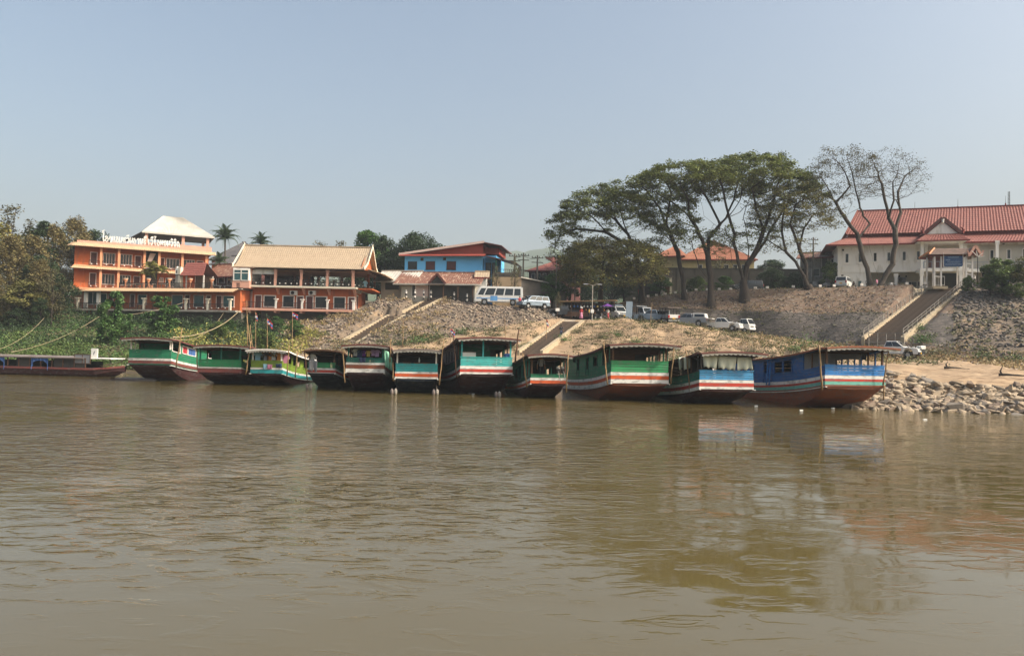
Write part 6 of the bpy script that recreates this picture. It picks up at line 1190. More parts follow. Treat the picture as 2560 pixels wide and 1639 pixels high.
def rain_trees():
    bigtree('rain_tree', 'leftmost rain tree, its crown arching down left behind the low bushy tree', 1606, 116,
        [[(1606, 735, 0), (1602, 690, 0), (1590, 640, 0)], [(1590, 640, 0), (1570, 585, 0), (1540, 550, 1), (1500, 525, 2), (1462, 508, 1)], [(1540, 550, 1), (1520, 500, -2), (1500, 470, -3)], [(1585, 620, 0), (1515, 580, -2), (1478, 540, -3), (1440, 520, -4), (1405, 530, -4)], [(1515, 580, -2), (1440, 572, -1), (1400, 590, -1), (1385, 630, -2)], [(1590, 640, 0), (1560, 560, 3), (1545, 500, 5), (1560, 470, 5)]],
        [(1512, 585, 0, 8.4, 8, 7.6, 900, .78, .12), (1410, 600, 0, 3.2, 4.5, 5.2, 340, .55, -.75), (1560, 560, 1, 4.5, 6, 5.0, 200, .7, .1)], 'lf_r', 25000, .44)
    bigtree('rain_tree', 'slender leaning rain tree between the low bushy tree and the twin big trunks', 1712, 113,
        [[(1712, 735, 0), (1706, 690, 0), (1695, 630, 0), (1680, 595, 0)], [(1680, 595, 0), (1664, 560, 0), (1650, 520, 1), (1620, 480, 1), (1590, 455, 1)], [(1664, 560, 0), (1672, 520, -2), (1678, 480, -3), (1660, 450, -3)], [(1690, 620, 0), (1675, 600, 3), (1640, 560, 4)]],
        [(1618, 545, 0, 7.6, 7, 7.0, 760, .78, .2), (1672, 590, 0, 3.6, 4, 3.0, 160, .4, -.4)], 'lf_r', 16000, .34)
    bigtree('rain_tree', 'tall dark trunked rain tree whose limbs fan left under a flat crown', 1778, 110,
        [[(1778, 735, 0), (1776, 690, 0), (1770, 640, 0), (1756, 600, 0), (1742, 570, 0)], [(1742, 570, 0), (1700, 552, 2), (1660, 540, 3), (1615, 545, 3)], [(1742, 570, 0), (1712, 530, 1), (1680, 505, 1), (1640, 480, 1), (1605, 475, 1)], [(1720, 540, 0), (1722, 500, -2), (1700, 460, -3)], [(1768, 640, 0), (1772, 595, 2), (1800, 560, 3), (1815, 545, 3), (1835, 500, 3), (1845, 460, 3)], [(1800, 560, 3), (1770, 500, 4), (1740, 455, 5), (1720, 430, 5)], [(1776, 700, 0), (1748, 668, -1), (1732, 620, -1), (1724, 592, -1)], [(1815, 545, 3), (1850, 530, 4), (1880, 500, 4)]],
        [(1724, 512, 1, 9.6, 9, 6.6, 1000, .82, .25), (1800, 500, 1, 7.0, 8, 5.6, 560, .8, .2), (1690, 570, 0, 4, 4, 3.5, 160, .4, -.4), (1760, 610, 1, 5, 4, 2.6, 120, .3, -.6)], 'lf_r', 25000, .46)
    bigtree('rain_tree', 'largest rain tree with a forked trunk and the densest green crown', 1862, 111,
        [[(1856, 735, 0), (1858, 705, 0), (1868, 660, 0), (1872, 620, 0)], [(1858, 700, 0), (1845, 655, -1), (1834, 610, -1), (1812, 575, -1), (1785, 560, -1), (1760, 540, -1)], [(1870, 640, 0), (1842, 618, 1), (1825, 600, 1), (1805, 590, 2)], [(1872, 620, 0), (1866, 580, 0), (1858, 545, 0), (1872, 500, 0)], [(1834, 610, -1), (1838, 590, 0), (1822, 540, 0), (1812, 500, 0), (1800, 450, 1)], [(1822, 540, 0), (1850, 500, -2), (1855, 450, -3)], [(1868, 665, 0), (1892, 620, 0), (1908, 575, 0), (1890, 520, -2), (1880, 470, -3)], [(1908, 575, 0), (1928, 520, 1), (1940, 470, 1)], [(1868, 670, 0), (1915, 600, 2), (1935, 560, 3), (1960, 520, 4)], [(1864, 700, 0), (1830, 660, 1), (1822, 600, 2)]],
        [(1872, 500, 1, 9.8, 9, 6.9, 1250, .80, .22), (1960, 520, 1, 6.6, 7, 6.0, 620, .75, .1), (1950, 560, 0, 4, 5, 4, 220, .4, -.3), (1850, 600, 0, 6, 5, 3, 170, .3, -.5)], 'lf_r', 35000, .56)
    bigtree('rain_tree', 'thin brownish rain tree with twin leaning trunks right of the big forked one', 2022, 109,
        [[(2022, 722, 0), (2010, 690, 0), (1990, 655, 0), (1965, 630, 0)], [(1965, 630, 0), (1955, 580, 0), (1960, 530, 0), (1975, 490, 1)], [(2018, 715, 0), (2015, 660, 1), (1998, 620, 1), (2010, 570, 2), (2030, 540, 2)], [(1965, 630, 0), (1920, 600, 1), (1900, 590, 1)], [(1998, 620, 1), (1975, 560, -2), (1990, 510, -2)]],
        [(1978, 545, 0, 6.4, 6.5, 5.5, 560, .55, -.2), (2035, 560, 0, 4.2, 4.5, 3.8, 260, .5, -.3), (1975, 620, 0, 4.5, 5, 2.6, 160, .4, -.4)], 'lf_rb', 14000, .4, leafs=.28)
    bigtree('rain_tree', 'nearly bare tree with one trunk leaning left before the white hall', 2178, 107,
        [[(2178, 720, 0), (2168, 670, 0), (2150, 610, 0), (2144, 585, 0)], [(2144, 585, 0), (2110, 540, 0), (2090, 505, 0), (2060, 485, 1), (2035, 475, 1)], [(2090, 505, 0), (2125, 465, -1), (2112, 430, -1), (2090, 400, -1)], [(2150, 600, 0), (2175, 560, 1), (2158, 540, 1), (2150, 520, 0), (2140, 480, 0), (2130, 430, 0), (2118, 395, 0)], [(2150, 520, 0), (2120, 535, 2), (2112, 545, 2)], [(2110, 540, 0), (2080, 490, 3), (2050, 440, 3)]],
        [(2105, 470, 0, 5.8, 5.5, 6.4, 950, .45, -.2), (2060, 505, 0, 3.4, 4, 3.6, 240, .4, -.5)], 'lf_s', 7500, .32, bark='barkl', leafs=.24, tip=.022, group='bare trees before the white hall')
    bigtree('rain_tree', 'nearly bare twin trunked tree forking low before the white hall, with an orange tuft', 2206, 106,
        [[(2206, 720, 0), (2192, 680, 0), (2180, 640, 0), (2170, 590, 0), (2158, 550, 0)], [(2208, 705, 0), (2232, 660, 0), (2240, 610, 0), (2238, 575, 0)], [(2238, 575, 0), (2222, 545, 0), (2212, 500, 0), (2205, 460, 0), (2195, 430, 0)], [(2238, 575, 0), (2252, 530, 0), (2245, 480, 0), (2262, 440, 1), (2300, 410, 1)], [(2252, 530, 0), (2240, 500, 2), (2270, 490, 2), (2278, 484, 2)], [(2222, 545, 0), (2235, 500, -2), (2232, 455, -2)], [(2240, 590, 0), (2270, 578, -1), (2288, 570, -1)]],
        [(2215, 455, 0, 5.6, 5.5, 5.0, 900, .45, -.4), (2265, 455, 0, 3.6, 4, 3.6, 340, .4, -.6)], 'lf_s', 3600, .37, bark='barkl', leafs=.2, tip=.022, group='bare trees before the white hall')
    # low drooping bushy tree
    bigtree('bushy_tree', 'low spreading olive brown tree drooping over the parked trucks', 1500, 112,
        [[(1500, 742, 0), (1502, 715, 0), (1505, 690, 0)], [(1505, 690, 0), (1470, 650, 0), (1440, 630, 0)], [(1505, 690, 0), (1530, 640, 0), (1570, 620, 0), (1610, 640, 0)], [(1505, 690, 0), (1510, 640, -3), (1500, 600, -3)], [(1530, 640, 0), (1590, 670, -3), (1620, 710, -4)], [(1470, 650, 0), (1430, 660, 3), (1410, 690, 3)]],
        [(1500, 665, 0, 6.0, 6, 4.6, 500, .55, -.2), (1575, 665, -1, 5.2, 5.5, 3.9, 420, .55, -.3), (1612, 690, -3, 3.0, 3, 1.8, 160, .4, -.6), (1440, 690, 1, 3.5, 4, 3.2, 220, .4, -.6), (1520, 700, -4, 5, 2.5, 2.2, 160, .4, -.6)], 'lf_rb', 52000, .4, step=.5, spread=.6, leafs=.34, group='mid height trees by the truck park')
rain_trees()
# ---------------------------------------------------------------- generic leafy trees: prototypes shared by copies
def proto_tree(h, r, leafm, nleaf, clumps, seed, bark='bark', squash=.8, lsize=.32, trunk=.22, drop=.35, up=1.0, gaps=.25):
    rg = np.random.default_rng(seed); tr = MB(); th = h*(1-drop); tr.tube([(0, 0, -.4), (.1, 0, th*.4), (-.05, .1, th*.8), (0, 0, h*.85)], [trunk*1.25, trunk, trunk*.7, trunk*.25], 8)
    C = []
    for k in range(clumps):
        a = rg.uniform(0, 6.28); q = rg.random()**.6; zf = rg.random(); rad = r*q*(math.sin(math.pi*min(1, .18+zf*.80))**.7); C.append((rad*math.cos(a), rad*math.sin(a), h*(drop*1.0+(1-drop)*zf*up)*1.0, r*rg.uniform(.18, .34)))
        c = C[-1]
        if k % 2 == 0: tr.tube([(0, 0, max(h*.2, c[2]*.6)), (c[0]*.6, c[1]*.6, c[2]*.85), (c[0], c[1], c[2])], [trunk*.4, trunk*.22, .03], 4)
    pts = []
    per = nleaf//clumps
    for c in C:
        p = rg.normal(size=(per, 3)); p /= np.linalg.norm(p, axis=1)[:, None]; p *= (rg.random((per, 1))**.35); p[:, 2] *= squash; pts.append(np.array(c[:3])+p*c[3])
    t = tr.build('trunk', MT[bark], smooth=True); g = leaves('crown', np.concatenate(pts), lsize, MT[leafm], flat=.5)
    return t, g
PR = {}
def getp(key):
    if key not in PR:
        spec = dict(dense=(9, 3.6, 'lf_d', 9000, 60, 1), green=(8, 3.0, 'lf_g', 8000, 50, 2), light=(6, 2.6, 'lf_l', 6000, 40, 3), bamboo=(11, 2.6, 'lf_b', 9000, 90, 4), brown=(9, 3.0, 'lf_rb', 7000, 55, 5), dark2=(11, 3.2, 'lf_d', 9000, 60, 6), sparse=(9, 2.6, 'lf_s', 2200, 40, 7), mango=(10, 5.0, 'lf_d', 16000, 95, 8), broad=(6.5, 2.3, 'lf_g', 5200, 46, 12))[key]
        h, r, lm, n, c, sd = spec; kw = dict(bamboo=dict(squash=1.6, drop=.1, trunk=.12, lsize=.30, up=1.1), mango=dict(drop=.3, trunk=.35), broad=dict(drop=.12, lsize=.42, trunk=.14), light=dict(drop=.05, trunk=.1), sparse=dict(trunk=.12, lsize=.25), dense=dict(drop=.25), dark2=dict(drop=.15)).get(key, {})
        tc_ = proto_tree(h, r, lm, n, c, sd, **kw); zz = np.array([v.co.z for v in tc_[1].data.vertices]); PR[key] = [tc_, float(np.percentile(zz, 99.6)), False]
    return PR[key]
def tree(key, px, d, top_py, label, name='leafy_tree', wide=1., group=None, z=None, cat='tree'):
    pr = getp(key); (tr, cr), h, used = pr; b = GR(px, d, -.1)
    if z is not None: b.z = z
    H = W(px, top_py, d).z-b.z; s = H/h; t = thing(name, b, random.uniform(0, 6), label, cat, group)
    if not used: a, c = tr, cr; pr[2] = True
    else: a, c = share(tr), share(cr)
    a.parent = t; c.parent = t; t.scale = (s*wide, s*wide, s)
    return t
L_ = 'trees on the left bank'
for i, (k, px, d, ty, w, lab) in enumerate([
 ('brown', -60, 100, 530, 1.1, 'tall olive tree cut by the left edge of the frame'), ('sparse', 22, 106, 512, 1.0, 'sparse pale topped tree standing highest at the far left'), ('bamboo', 20, 98, 590, 1.3, 'brown bamboo clump at the left edge, front rank'),
 ('bamboo', 75, 103, 590, 1.3, 'brown bamboo clump second from the left'), ('dark2', 112, 108, 556, 1.0, 'dark green tree rising between two bamboo clumps'), ('bamboo', 130, 108, 562, 1.0, 'tan bamboo clump with feathery tops in the middle of the left wood'),
 ('bamboo', 182, 119, 545, 1.1, 'tallest tan bamboo clump, nearest the hotel'), ('dense', 232, 124, 578, .9, 'dark tree peeping over the left end of the hotel roof'), ('bamboo', 95, 97, 650, 1.3, 'low brown bamboo in front of the dark tree'),
 ('dense', 130, 99, 690, 1.3, 'dark leafy tree below the tan bamboo'), ('brown', 62, 95, 700, 1.3, 'brown leaved tree low at the left of the wood'), ('dense', 92, 101, 640, 1.0, 'dark tree pressed against the hotel left wall'),
 ('bamboo', -15, 94, 690, 1.4, 'brown bamboo low at the frame edge'), ('dense', 104, 97, 745, .9, 'deep green shrub tree in the shade below the hotel wing'), ('dark2', 100, 94, 745, 1.0, 'dark spreading tree above the scrub on the left'), ('dense', 40, 93, 770, 1.3, 'dark bushy growth at the foot of the left wood'), ('sparse', 128, 96, 670, 1.0, 'pale stemmed thin tree in front of the left wood')]):
    tree(k, px, d, ty, lab, wide=w, group=L_)
for k, px, d, ty, lab, w in [('broad', 284, 85, 729, 'tall leafy green tree growing in front of the hotel left half', .78), ('broad', 403, 92, 741, 'rounder leafy green tree in front of the hotel middle', 1.12),
 ('dense', 620, 99, 788, 'dark leafy bush under the restaurant balcony', 1.2), ('green', 735, 91, 800, 'bright green bush below the flag and the restaurant', 1.3), ('dense', 800, 101, 786, 'dark bush under the right of the restaurant balcony', 1.1), ('light', 655, 84, 822, 'light green bush beside the bamboo stakes', 1.3), ('dense', 500, 100, 790, 'dark bush under the hotel terrace', 1.5),
 ('green', 690, 97, 790, 'mid green shrub below the restaurant centre', 1.3), ('light', 545, 88, 805, 'light green shrub above the second green boat', 1.2), ('dense', 350, 100, 800, 'dark shrub between the two leafy trees', 1.8), ('dense', 455, 97, 802, 'dark shrub right of the rounder leafy tree', 1.6), ('dense', 230, 96, 800, 'dark shrub below the hotel left corner', 1.6), ('green', 575, 96, 800, 'green shrub left of the restaurant base', 1.5)]:
    tree(k, px, d, ty, lab, wide=w, group='shrubs and trees below the hotel', name='leafy_tree' if k == 'broad' else 'leafy_bush', cat='tree' if k == 'broad' else 'bush')
for k, px, d, ty, lab, w in [('green', 915, 132, 578, 'rounded tree behind the restaurant roof ridge', .9), ('dark2', 960, 130, 590, 'taller green tree behind the white roofed house', .75), ('mango', 1040, 128, 583, 'large dark dome shaped tree behind the blue house', 1.0), ('dense', 990, 134, 620, 'dark tree filling the gap left of the blue house', 1.2), ('dense', 895, 126, 640, 'dark tree touching the restaurant gable', .9), ('sparse', 795, 150, 604, 'thin bare topped tree beyond the restaurant roof, left', 1.), ('sparse', 850, 150, 602, 'thin bare topped tree beyond the restaurant roof, right', 1.), ('mango', 945, 140, 610, 'dark tree behind the low beige house', .8)]:
    tree(k, px, d, ty, lab, wide=w, group='trees behind the buildings', z=10.8)
for k, px, d, ty, lab, w in [('green', 1380, 113, 685, 'green tree beside the silver minibus', 1.1), ('dense', 1352, 118, 690, 'dark tree left of the lamp post', .9), ('green', 1425, 116, 660, 'green tree behind the tin stall', 1.0), ('dense', 1560, 121, 690, 'dark tree behind the drooping branches', 1.3), ('mango', 1450, 150, 668, 'dark tree crown in the town behind the bushy tree, left', 1.), ('mango', 1530, 152, 672, 'dark tree crown in the town behind the bushy tree, right', 1.), ('green', 1610, 148, 672, 'green tree left of the orange roofed wing', 1.2), ('dark2', 1930, 150, 650, 'dark tree beyond the garden wall near the twin trunks', 1.6), ('dense', 1700, 133, 668, 'dark tree in front of the yellow villa, left', 1.3), ('sparse', 1800, 132, 640, 'thin tree in front of the yellow villa', 1.2), ('dense', 1410, 150, 672, 'dark tree right of the red roofed house', 1.3), ('sparse', 1240, 109, 665, 'bare small tree in front of the tan terrace', .5), ('sparse', 1285, 108, 640, 'spindly bare tree by the bus', .35),
 ('sparse', 1395, 106, 730, 'small crooked tree at the edge of the truck park', .5), ('sparse', 1565, 109, 760, 'spindly tree leaning by the grey panel', .6), ('green', 1650, 122, 690, 'green shrub along the garden wall, left', 1.5), ('light', 1740, 121, 692, 'pale green shrub between the dark trunks', 1.4), ('green', 1810, 121, 690, 'green shrub between the two largest trunks', 1.5), ('dense', 1930, 121, 672, 'dark shrub right of the forked trunk', 1.6), ('light', 2080, 118, 655, 'pale leaved small tree beside the white hall corner', .9), ('dense', 1990, 122, 680, 'dark shrub behind the twin leaning trunks', 1.5), ('light', 2420, 96, 690, 'dry weedy bush beside the gate pavilion', .8), ('light', 2505, 93, 648, 'bushy green tree at the top of the rubble slope on the right', 1.3), ('brown', 2575, 92, 640, 'green tree at the right frame edge', 1.2), ('green', 2475, 94, 680, 'small green bush beside the gate, right', 1.)]:
    tree(k, px, d, ty, lab, wide=w, group='shrubs and small trees in the town', name='leafy_bush' if 'shrub' in lab or 'bush ' in lab else 'leafy_tree')
# coconut palms
def frond_mesh(L=3.2, droop=1.2, mat='lf_p'):
    m = MB(); n = 9; pts = [Vector((L*i/n*math.cos(.5*i/n), 0, 1.1*math.sin(i/n*1.9)-droop*(i/n)**2.2)) for i in range(n+1)]; m.tube(pts, [.05*(1-.8*i/n) for i in range(n+1)], 4)
    for i in range(2, n*3):
        t = i/(n*3); k = t*n; a = int(min(k, n-1)); p = pts[a].lerp(pts[a+1], k-a)
        for s in (-1, 1):
            l = .75*math.sin(math.pi*min(.95, .15+t*.9)); tip = p+Vector((.32*l, s*l, -.35*l)); m.poly([p+Vector((-.05, 0, 0)), p+Vector((.09, 0, 0)), tip])
    return m.build('frond', MT[mat])
FR = [frond_mesh(3.3, 1.0), frond_mesh(3.0, 2.2)]; FRY = frond_mesh(1.7, 1.3, 'lf_y'); used_fr = set()
def palm(px, d, py_top, label, s=1., z=None, n=16, protos=None, tr=.16, crown_py=None):
    protos = protos or FR; b = GR(px, d, -.2)
    if z is not None: b.z = z
    t = thing('palm_tree', b, 0, label, 'palm', None); top = W(px, py_top, d).z-b.z-1.3*s
    MB().tube([(0, 0, 0), (.15, 0, top*.5), (0, 0, top)], [tr*1.3, tr, tr*.9], 7).build('trunk', MT['barkl'], t, smooth=True)
    for k in range(n):
        p = protos[k % len(protos)]; f = p if p.name not in used_fr else p.copy()
        if p.name not in used_fr: used_fr.add(p.name)
        else: COL.objects.link(f)
        f.parent = t; f.location = (0, 0, top); q = k/n; f.rotation_euler = (0, -1.1+1.5*q, k*2.4); f.scale = (s, s, s)
palm(558, 128, 578, 'coconut palm rising behind the hotel pavilion and grey roof', 1.0, z=10, n=24)
palm(648, 140, 594, 'coconut palm crown peeping over the tan restaurant roof', .9, z=10, n=22)
palm(545, 124, 642, 'small coconut palm against the grey tiled roofs', .75, z=10)
pp = PALMP; tpm = thing('potted_palm', PALMP, 0, 'yellowing potted palm on the hotel terrace in front of the stair recess', 'palm')
MB().tube([(0, 0, 0), (0, 0, .5)], [.3, .42], 12).build('pot', MT['peach'], tpm)
for j, (dx, hh) in enumerate(((0, 3.0), (.5, 2.2), (-.4, 1.9), (1.6, 2.4))):
    MB().tube([(dx*.3, 0, .4), (dx*.8, 0, hh*.6), (dx, 0, hh)], .045, 5).build('stem', MT['barkl'], tpm)
    for k in range(8):
        f = FRY if (j == 0 and k == 0) else FRY.copy()
        if not (j == 0 and k == 0): COL.objects.link(f)
        f.parent = tpm; f.location = (dx, 0, hh); f.rotation_euler = (0, -.9+.17*k, k*2.4+j); f.scale = (.85, .85, .85)
# ---------------------------------------------------------------- scrub, grass and weeds (too many to count)
def scatter(name, label, n, p0, p1, t0, t1, size, m, hgt=.5, cl=14, cr=.5, seed=0, cond=None, flat=.3):
    rg = np.random.default_rng(seed); C = []
    for _ in range(n):
        px = rg.uniform(p0, p1); t = rg.uniform(t0, t1)
        if cond and not cond(px, t, rg): continue
        L = prof(px); d = float(np.interp(t, range(10), [q[0] for q in L])); z = GZ(px, t); x = (px-1280)/F*d
        if stairz(x, d, .9) is not None: continue
        h = hgt*rg.uniform(.4, 1.5)
        q = rg.normal(size=(cl, 3))*np.array([cr, cr, h*.45])*rg.uniform(.6, 1.4); q[:, 2] = np.abs(q[:, 2]); C.append(q+np.array([x, d, z+.02]))
    o = leaves(name, np.concatenate(C), size, MT[m], flat=flat); tag(o, label, name.replace('_', ' '), kind='stuff'); return o
vn = lambda px, t, s, sd: float(vnoise(np.array([px]), np.array([t*90]), s, sd)[0])
scatter('green_scrub', 'light green creeping scrub covering the left bank above the maroon boat', 1700, -250, 560, 1.2, 3.2, .23, 'lf_l', .6, 44, .55, 1, lambda p, t, r: vn(p, t, 60, 3) > .42 and (p < 260 or t < 2.1))
scatter('dark_scrub', 'dark undergrowth under the hotel and the left trees', 2300, -250, 700, 2.2, 6.8, .25, 'lf_d', 1.0, 30, .7, 2, lambda p, t, r: vn(p, t, 60, 3) < .62)
scatter('mid_scrub', 'mid green undergrowth on the left bank', 900, -200, 720, 1.3, 5.0, .22, 'lf_g', .7, 36, .55, 3)
scatter('yellow_grass', 'tall yellow green grass on the bank between the green boats and the stones', 520, 430, 800, 1.6, 3.6, .34, 'lf_y', .8, 20, .45, 4, lambda p, t, r: (abs(p-500) < 55 or abs(p-590) < 25 or abs(p-735-(t-2.6)*45) < 42), flat=-.2)
scatter('dry_grass', 'dry straw coloured grass among the stones of the left slope', 900, 700, 1120, 1.8, 7.0, .26, 'lf_t', .5, 14, .35, 5, lambda p, t, r: vn(p, t, 50, 8) > .5, flat=-.2)
scatter('slope_weeds', 'green weeds growing between the stones and sand of the left slope', 700, 720, 1300, 2.1, 3.6, .24, 'lf_w', .4, 18, .45, 6, lambda p, t, r: vn(p, t, 40, 11) > .52)
scatter('sand_weeds', 'dusty weeds scattered on the sand bank', 620, 1290, 2130, 1.7, 4.1, .22, 'lf_w', .32, 16, .5, 7, lambda p, t, r: vn(p, t, 40, 13) > .56 or t > 3.6)
scatter('brown_weeds', 'brown dried weeds and clods dotted over the right part of the sand bank', 3600, 1440, 2060, 1.5, 3.9, .17, 'lf_s', .14, 12, .4, 21, lambda p, t, r: vn(p, t, 25, 31) > .46)
scatter('crest_grass', 'band of dry grass along the crest of the sand bank', 700, 1500, 2240, 3.0, 4.9, .26, 'lf_t', .35, 14, .5, 8, lambda p, t, r: r.random() < (.25+.75*(p > 1850)) and (t > 3.6 if p < 1850 else t > 3.2), flat=-.1)
scatter('crest_weeds', 'green weeds along the crest below the stone wall', 420, 1500, 2350, 3.2, 5.1, .26, 'lf_w', .5, 18, .5, 9, lambda p, t, r: r.random() < .8 and (t > 3.6 if p < 1850 else True))
scatter('rubble_weeds', 'green and straw weeds over the rubble slope beside the wide stairs', 420, 2240, 2950, 4.6, 6.2, .26, 'lf_w', .5, 18, .5, 10, lambda p, t, r: p > 2250+(t-5)*90 and vn(p, t, 50, 17) > .42)
scatter('foot_grass', 'dry grass at the foot of the rubble slope', 420, 2260, 2950, 4.1, 5.2, .26, 'lf_t', .4, 14, .5, 14, None, flat=-.1)
scatter('slope_litter', 'dry weeds over the brown upper slope', 500, 1540, 2330, 5.9, 7.1, .20, 'lf_t', .18, 10, .4, 12)
scatter('wall_weeds', 'small weeds on the pitched stone wall', 260, 1650, 2300, 4.9, 6.1, .22, 'lf_w', .22, 12, .35, 13)
scatter('town_undergrowth', 'green undergrowth behind the dark trunks on the terrace', 420, 1560, 2100, 7.25, 7.9, .3, 'lf_g', .6, 22, .7, 15)
# countable weed bushes on the sand
def weedbush(px, t, s, label, m='lf_w', tall=1.):
    L = prof(px); d = float(np.interp(t, range(10), [q[0] for q in L])); z = GZ(px, t); x = (px-1280)/F*d; o = thing('weed_bush', (x, d, z), 0, label, 'bush', 'weed bushes on the bank')
    rg = np.random.default_rng(int(px)); c = rg.normal(size=(340, 3))*np.array([.42, .35, .3*tall])*s; c[:, 2] = np.abs(c[:, 2])+.05; leaves('foliage', c, .17*max(.8, s*.8), MT[m], o, flat=.2)
    st = MB()
    for k in range(9): a = k*.7; st.bar((0, 0, -.1), (.5*s*math.cos(a), .4*s*math.sin(a), .45*s*tall), .025)
    st.build('stems', MT['twig'], o)
for a in [(2020, 3.75, 1.7, 'tall spreading green bush on the crest behind the blue boat', 'lf_g', 1.3), (1985, 3.2, 1.1, 'low green bush left of the tall crest bush', 'lf_g'), (1880, 2.9, 1.1, 'weedy bush on the sand above the light blue boat'), (1690, 1.9, 1.2, 'upright green weeds right of the bright green boat roof', 'lf_g', 1.9), (1590, 2.6, .9, 'small green plant on the sand below the leaning stake', 'lf_g'), (1545, 3.0, .9, 'bright green seedling on the sand below the trucks', 'lf_g', 1.3), (1445, 3.1, 1.1, 'grey green bush on the sand right of the middle stairs'), (1505, 2.8, .9, 'round weed bush mid sand slope'), (1410, 2.7, 1.3, 'green bushes hugging the right kerb of the middle stairs', 'lf_g'), (1315, 2.55, 1.2, 'pair of green bushes left of the middle stairs', 'lf_g'), (1275, 2.3, 1.0, 'dark bush on the sand above the tall boat pole', 'lf_d'), (1340, 3.2, 1.1, 'weed clump left of the climbing person'), (1150, 3.1, 1.2, 'green bush at the stones edge above the turquoise boat', 'lf_g'), (1050, 2.5, 1.6, 'broad green bush beside the sand above the clothes line boat', 'lf_g', .8), (1000, 2.35, 1.4, 'dark green creeping bush at the foot of the left stairs', 'lf_d', .7), (1095, 2.7, 1.2, 'yellow green bush at the edge of the stones', 'lf_l'), (1830, 3.6, 1.3, 'weed bush in front of the white pickup'), (1720, 3.3, 1.1, 'weeds below the silver pickup'), (1620, 3.5, 1.2, 'weed bush beside the leaning stake base'), (2310, 5.2, 1.6, 'green bush at the foot of the wide stairs, right side', 'lf_g'), (2300, 5.6, 1.2, 'green weeds beside the right handrail', 'lf_g'), (2455, 4.9, 1.4, 'yellow green bush at the foot of the rubble slope', 'lf_l'), (2540, 5.0, 1.3, 'dry bush at the right foot of the rubble slope', 'lf_l')]:
    weedbush(*a)
for px, d, rz, s, lab in ((2368, 58, .1, 1., 'pale forked driftwood lying on the sand above the riprap'), (2505, 52.5, -.5, 1.3, 'grey driftwood stump at the right of the sand')):
    p = GR(px, d, .1); t = thing('driftwood', p, rz, lab, 'driftwood'); MB().tube([(-.2, 0, .1), (.3, 0, .12), (.9, .1, .1), (1.9*s, 0, .02)], [.12, .1, .07, .02], 6).build('log', MT['barkl'], t, smooth=True); MB().tube([(0, 0, .1), (-.1, 0, .35), (.05, 0, .6*s)], [.09, .06, .02], 5).build('branch', MT['barkl'], t, smooth=True)
# ================================================================ vehicles
def wheel(t, x, y, r=.36, w=.24):
    ty = MB().tube([(0, -w/2, 0), (0, -w/2+.04, 0), (0, w/2-.04, 0), (0, w/2, 0)], [r*.9, r, r, r*.9], 16).build('wheel', MT['tyre'], t, (x, y, r))
    MB().tube([(0, -w/2-.01, 0), (0, w/2+.01, 0)], [r*.58, r*.58], 12).build('rim', MT['rim'], ty)
def cabin(t, mat, xb0, xb1, xt0, xt1, wb, wt, z0, z1, pillars=(), glass='glass'):
    """glasshouse with windows set 1 cm proud"""
    c = [(xb0, -wb/2, z0), (xb1, -wb/2, z0), (xb1, wb/2, z0), (xb0, wb/2, z0), (xt0, -wt/2, z1), (xt1, -wt/2, z1), (xt1, wt/2, z1), (xt0, wt/2, z1)]
    body = MB().hexa(c).build('cabin', MT[mat], t, bevel=.05)
    def pane(A, B, C, D, name, u0=.08, u1=.92, v0=.1, v1=.86):
        A, B, C, D = map(Vector, (A, B, C, D)); P = lambda u, v: (A*(1-u)+B*u)*(1-v)+(D*(1-u)+C*u)*v; n = (B-A).cross(D-A).normalized()*.015
        MB().hexa([P(u0, v0)-n, P(u1, v0)-n, P(u1, v0)+n, P(u0, v0)+n, P(u0, v1)-n, P(u1, v1)-n, P(u1, v1)+n, P(u0, v1)+n]).build(name, MT[glass], t)
    pane(c[1], c[2], c[6], c[5], 'windscreen', .06, .94, .12, .9); pane(c[3], c[0], c[4], c[7], 'rear_window')
    e = [0]+list(pillars)+[1]
    for a, b in zip(e[:-1], e[1:]):
        u0, u1 = a+.014 if a else .05, b-.012 if b < 1 else .95
        pane(c[0], c[1], c[5], c[4], 'side_window', u0, u1); pane(c[2], c[3], c[7], c[6], 'side_window', 1-u1, 1-u0)
def front(t, x, w, z, mat, plate=None, grille=True, dz=.0):
    for s in (-1, 1):
        MB().box(x-.08, x+.02, s*(w/2-.36)-.17, s*(w/2-.36)+.17, z-.0, z+.16).build('headlight', MT['lamp'], t, bevel=.02)
        MB().box(x-.95, x-.8, s*(w/2+.03), s*(w/2+.16), z+.3+dz, z+.48+dz).build('mirror', MT[mat], t, bevel=.02)
    if grille: MB().box(x-.06, x+.015, -w/2+.55, w/2-.55, z-.04, z+.14).build('grille', MT['iron'], t)
    MB().box(x-.1, x+.08, -w/2+.04, w/2-.04, z-.38, z-.1).build('bumper', MT['carb' if plate else mat], t, bevel=.03)
    if plate: MB().box(x+.08, x+.10, -.18, .18, z-.32, z-.16).build('number_plate', MT[plate], t)
def rear(t, x, w, z):
    for s in (-1, 1): MB().box(x-.02, x+.06, s*(w/2-.12)-.1, s*(w/2-.12)+.1, z-.05, z+.3).build('tail_light', MT['redl'], t)
    MB().box(x-.08, x+.06, -w/2+.05, w/2-.05, z-.5, z-.3).build('bumper', MT['chrome'], t); MB().box(x-.015, x+.0, -.2, .2, z-.2, z-.05).build('number_plate', MT['plate'], t)
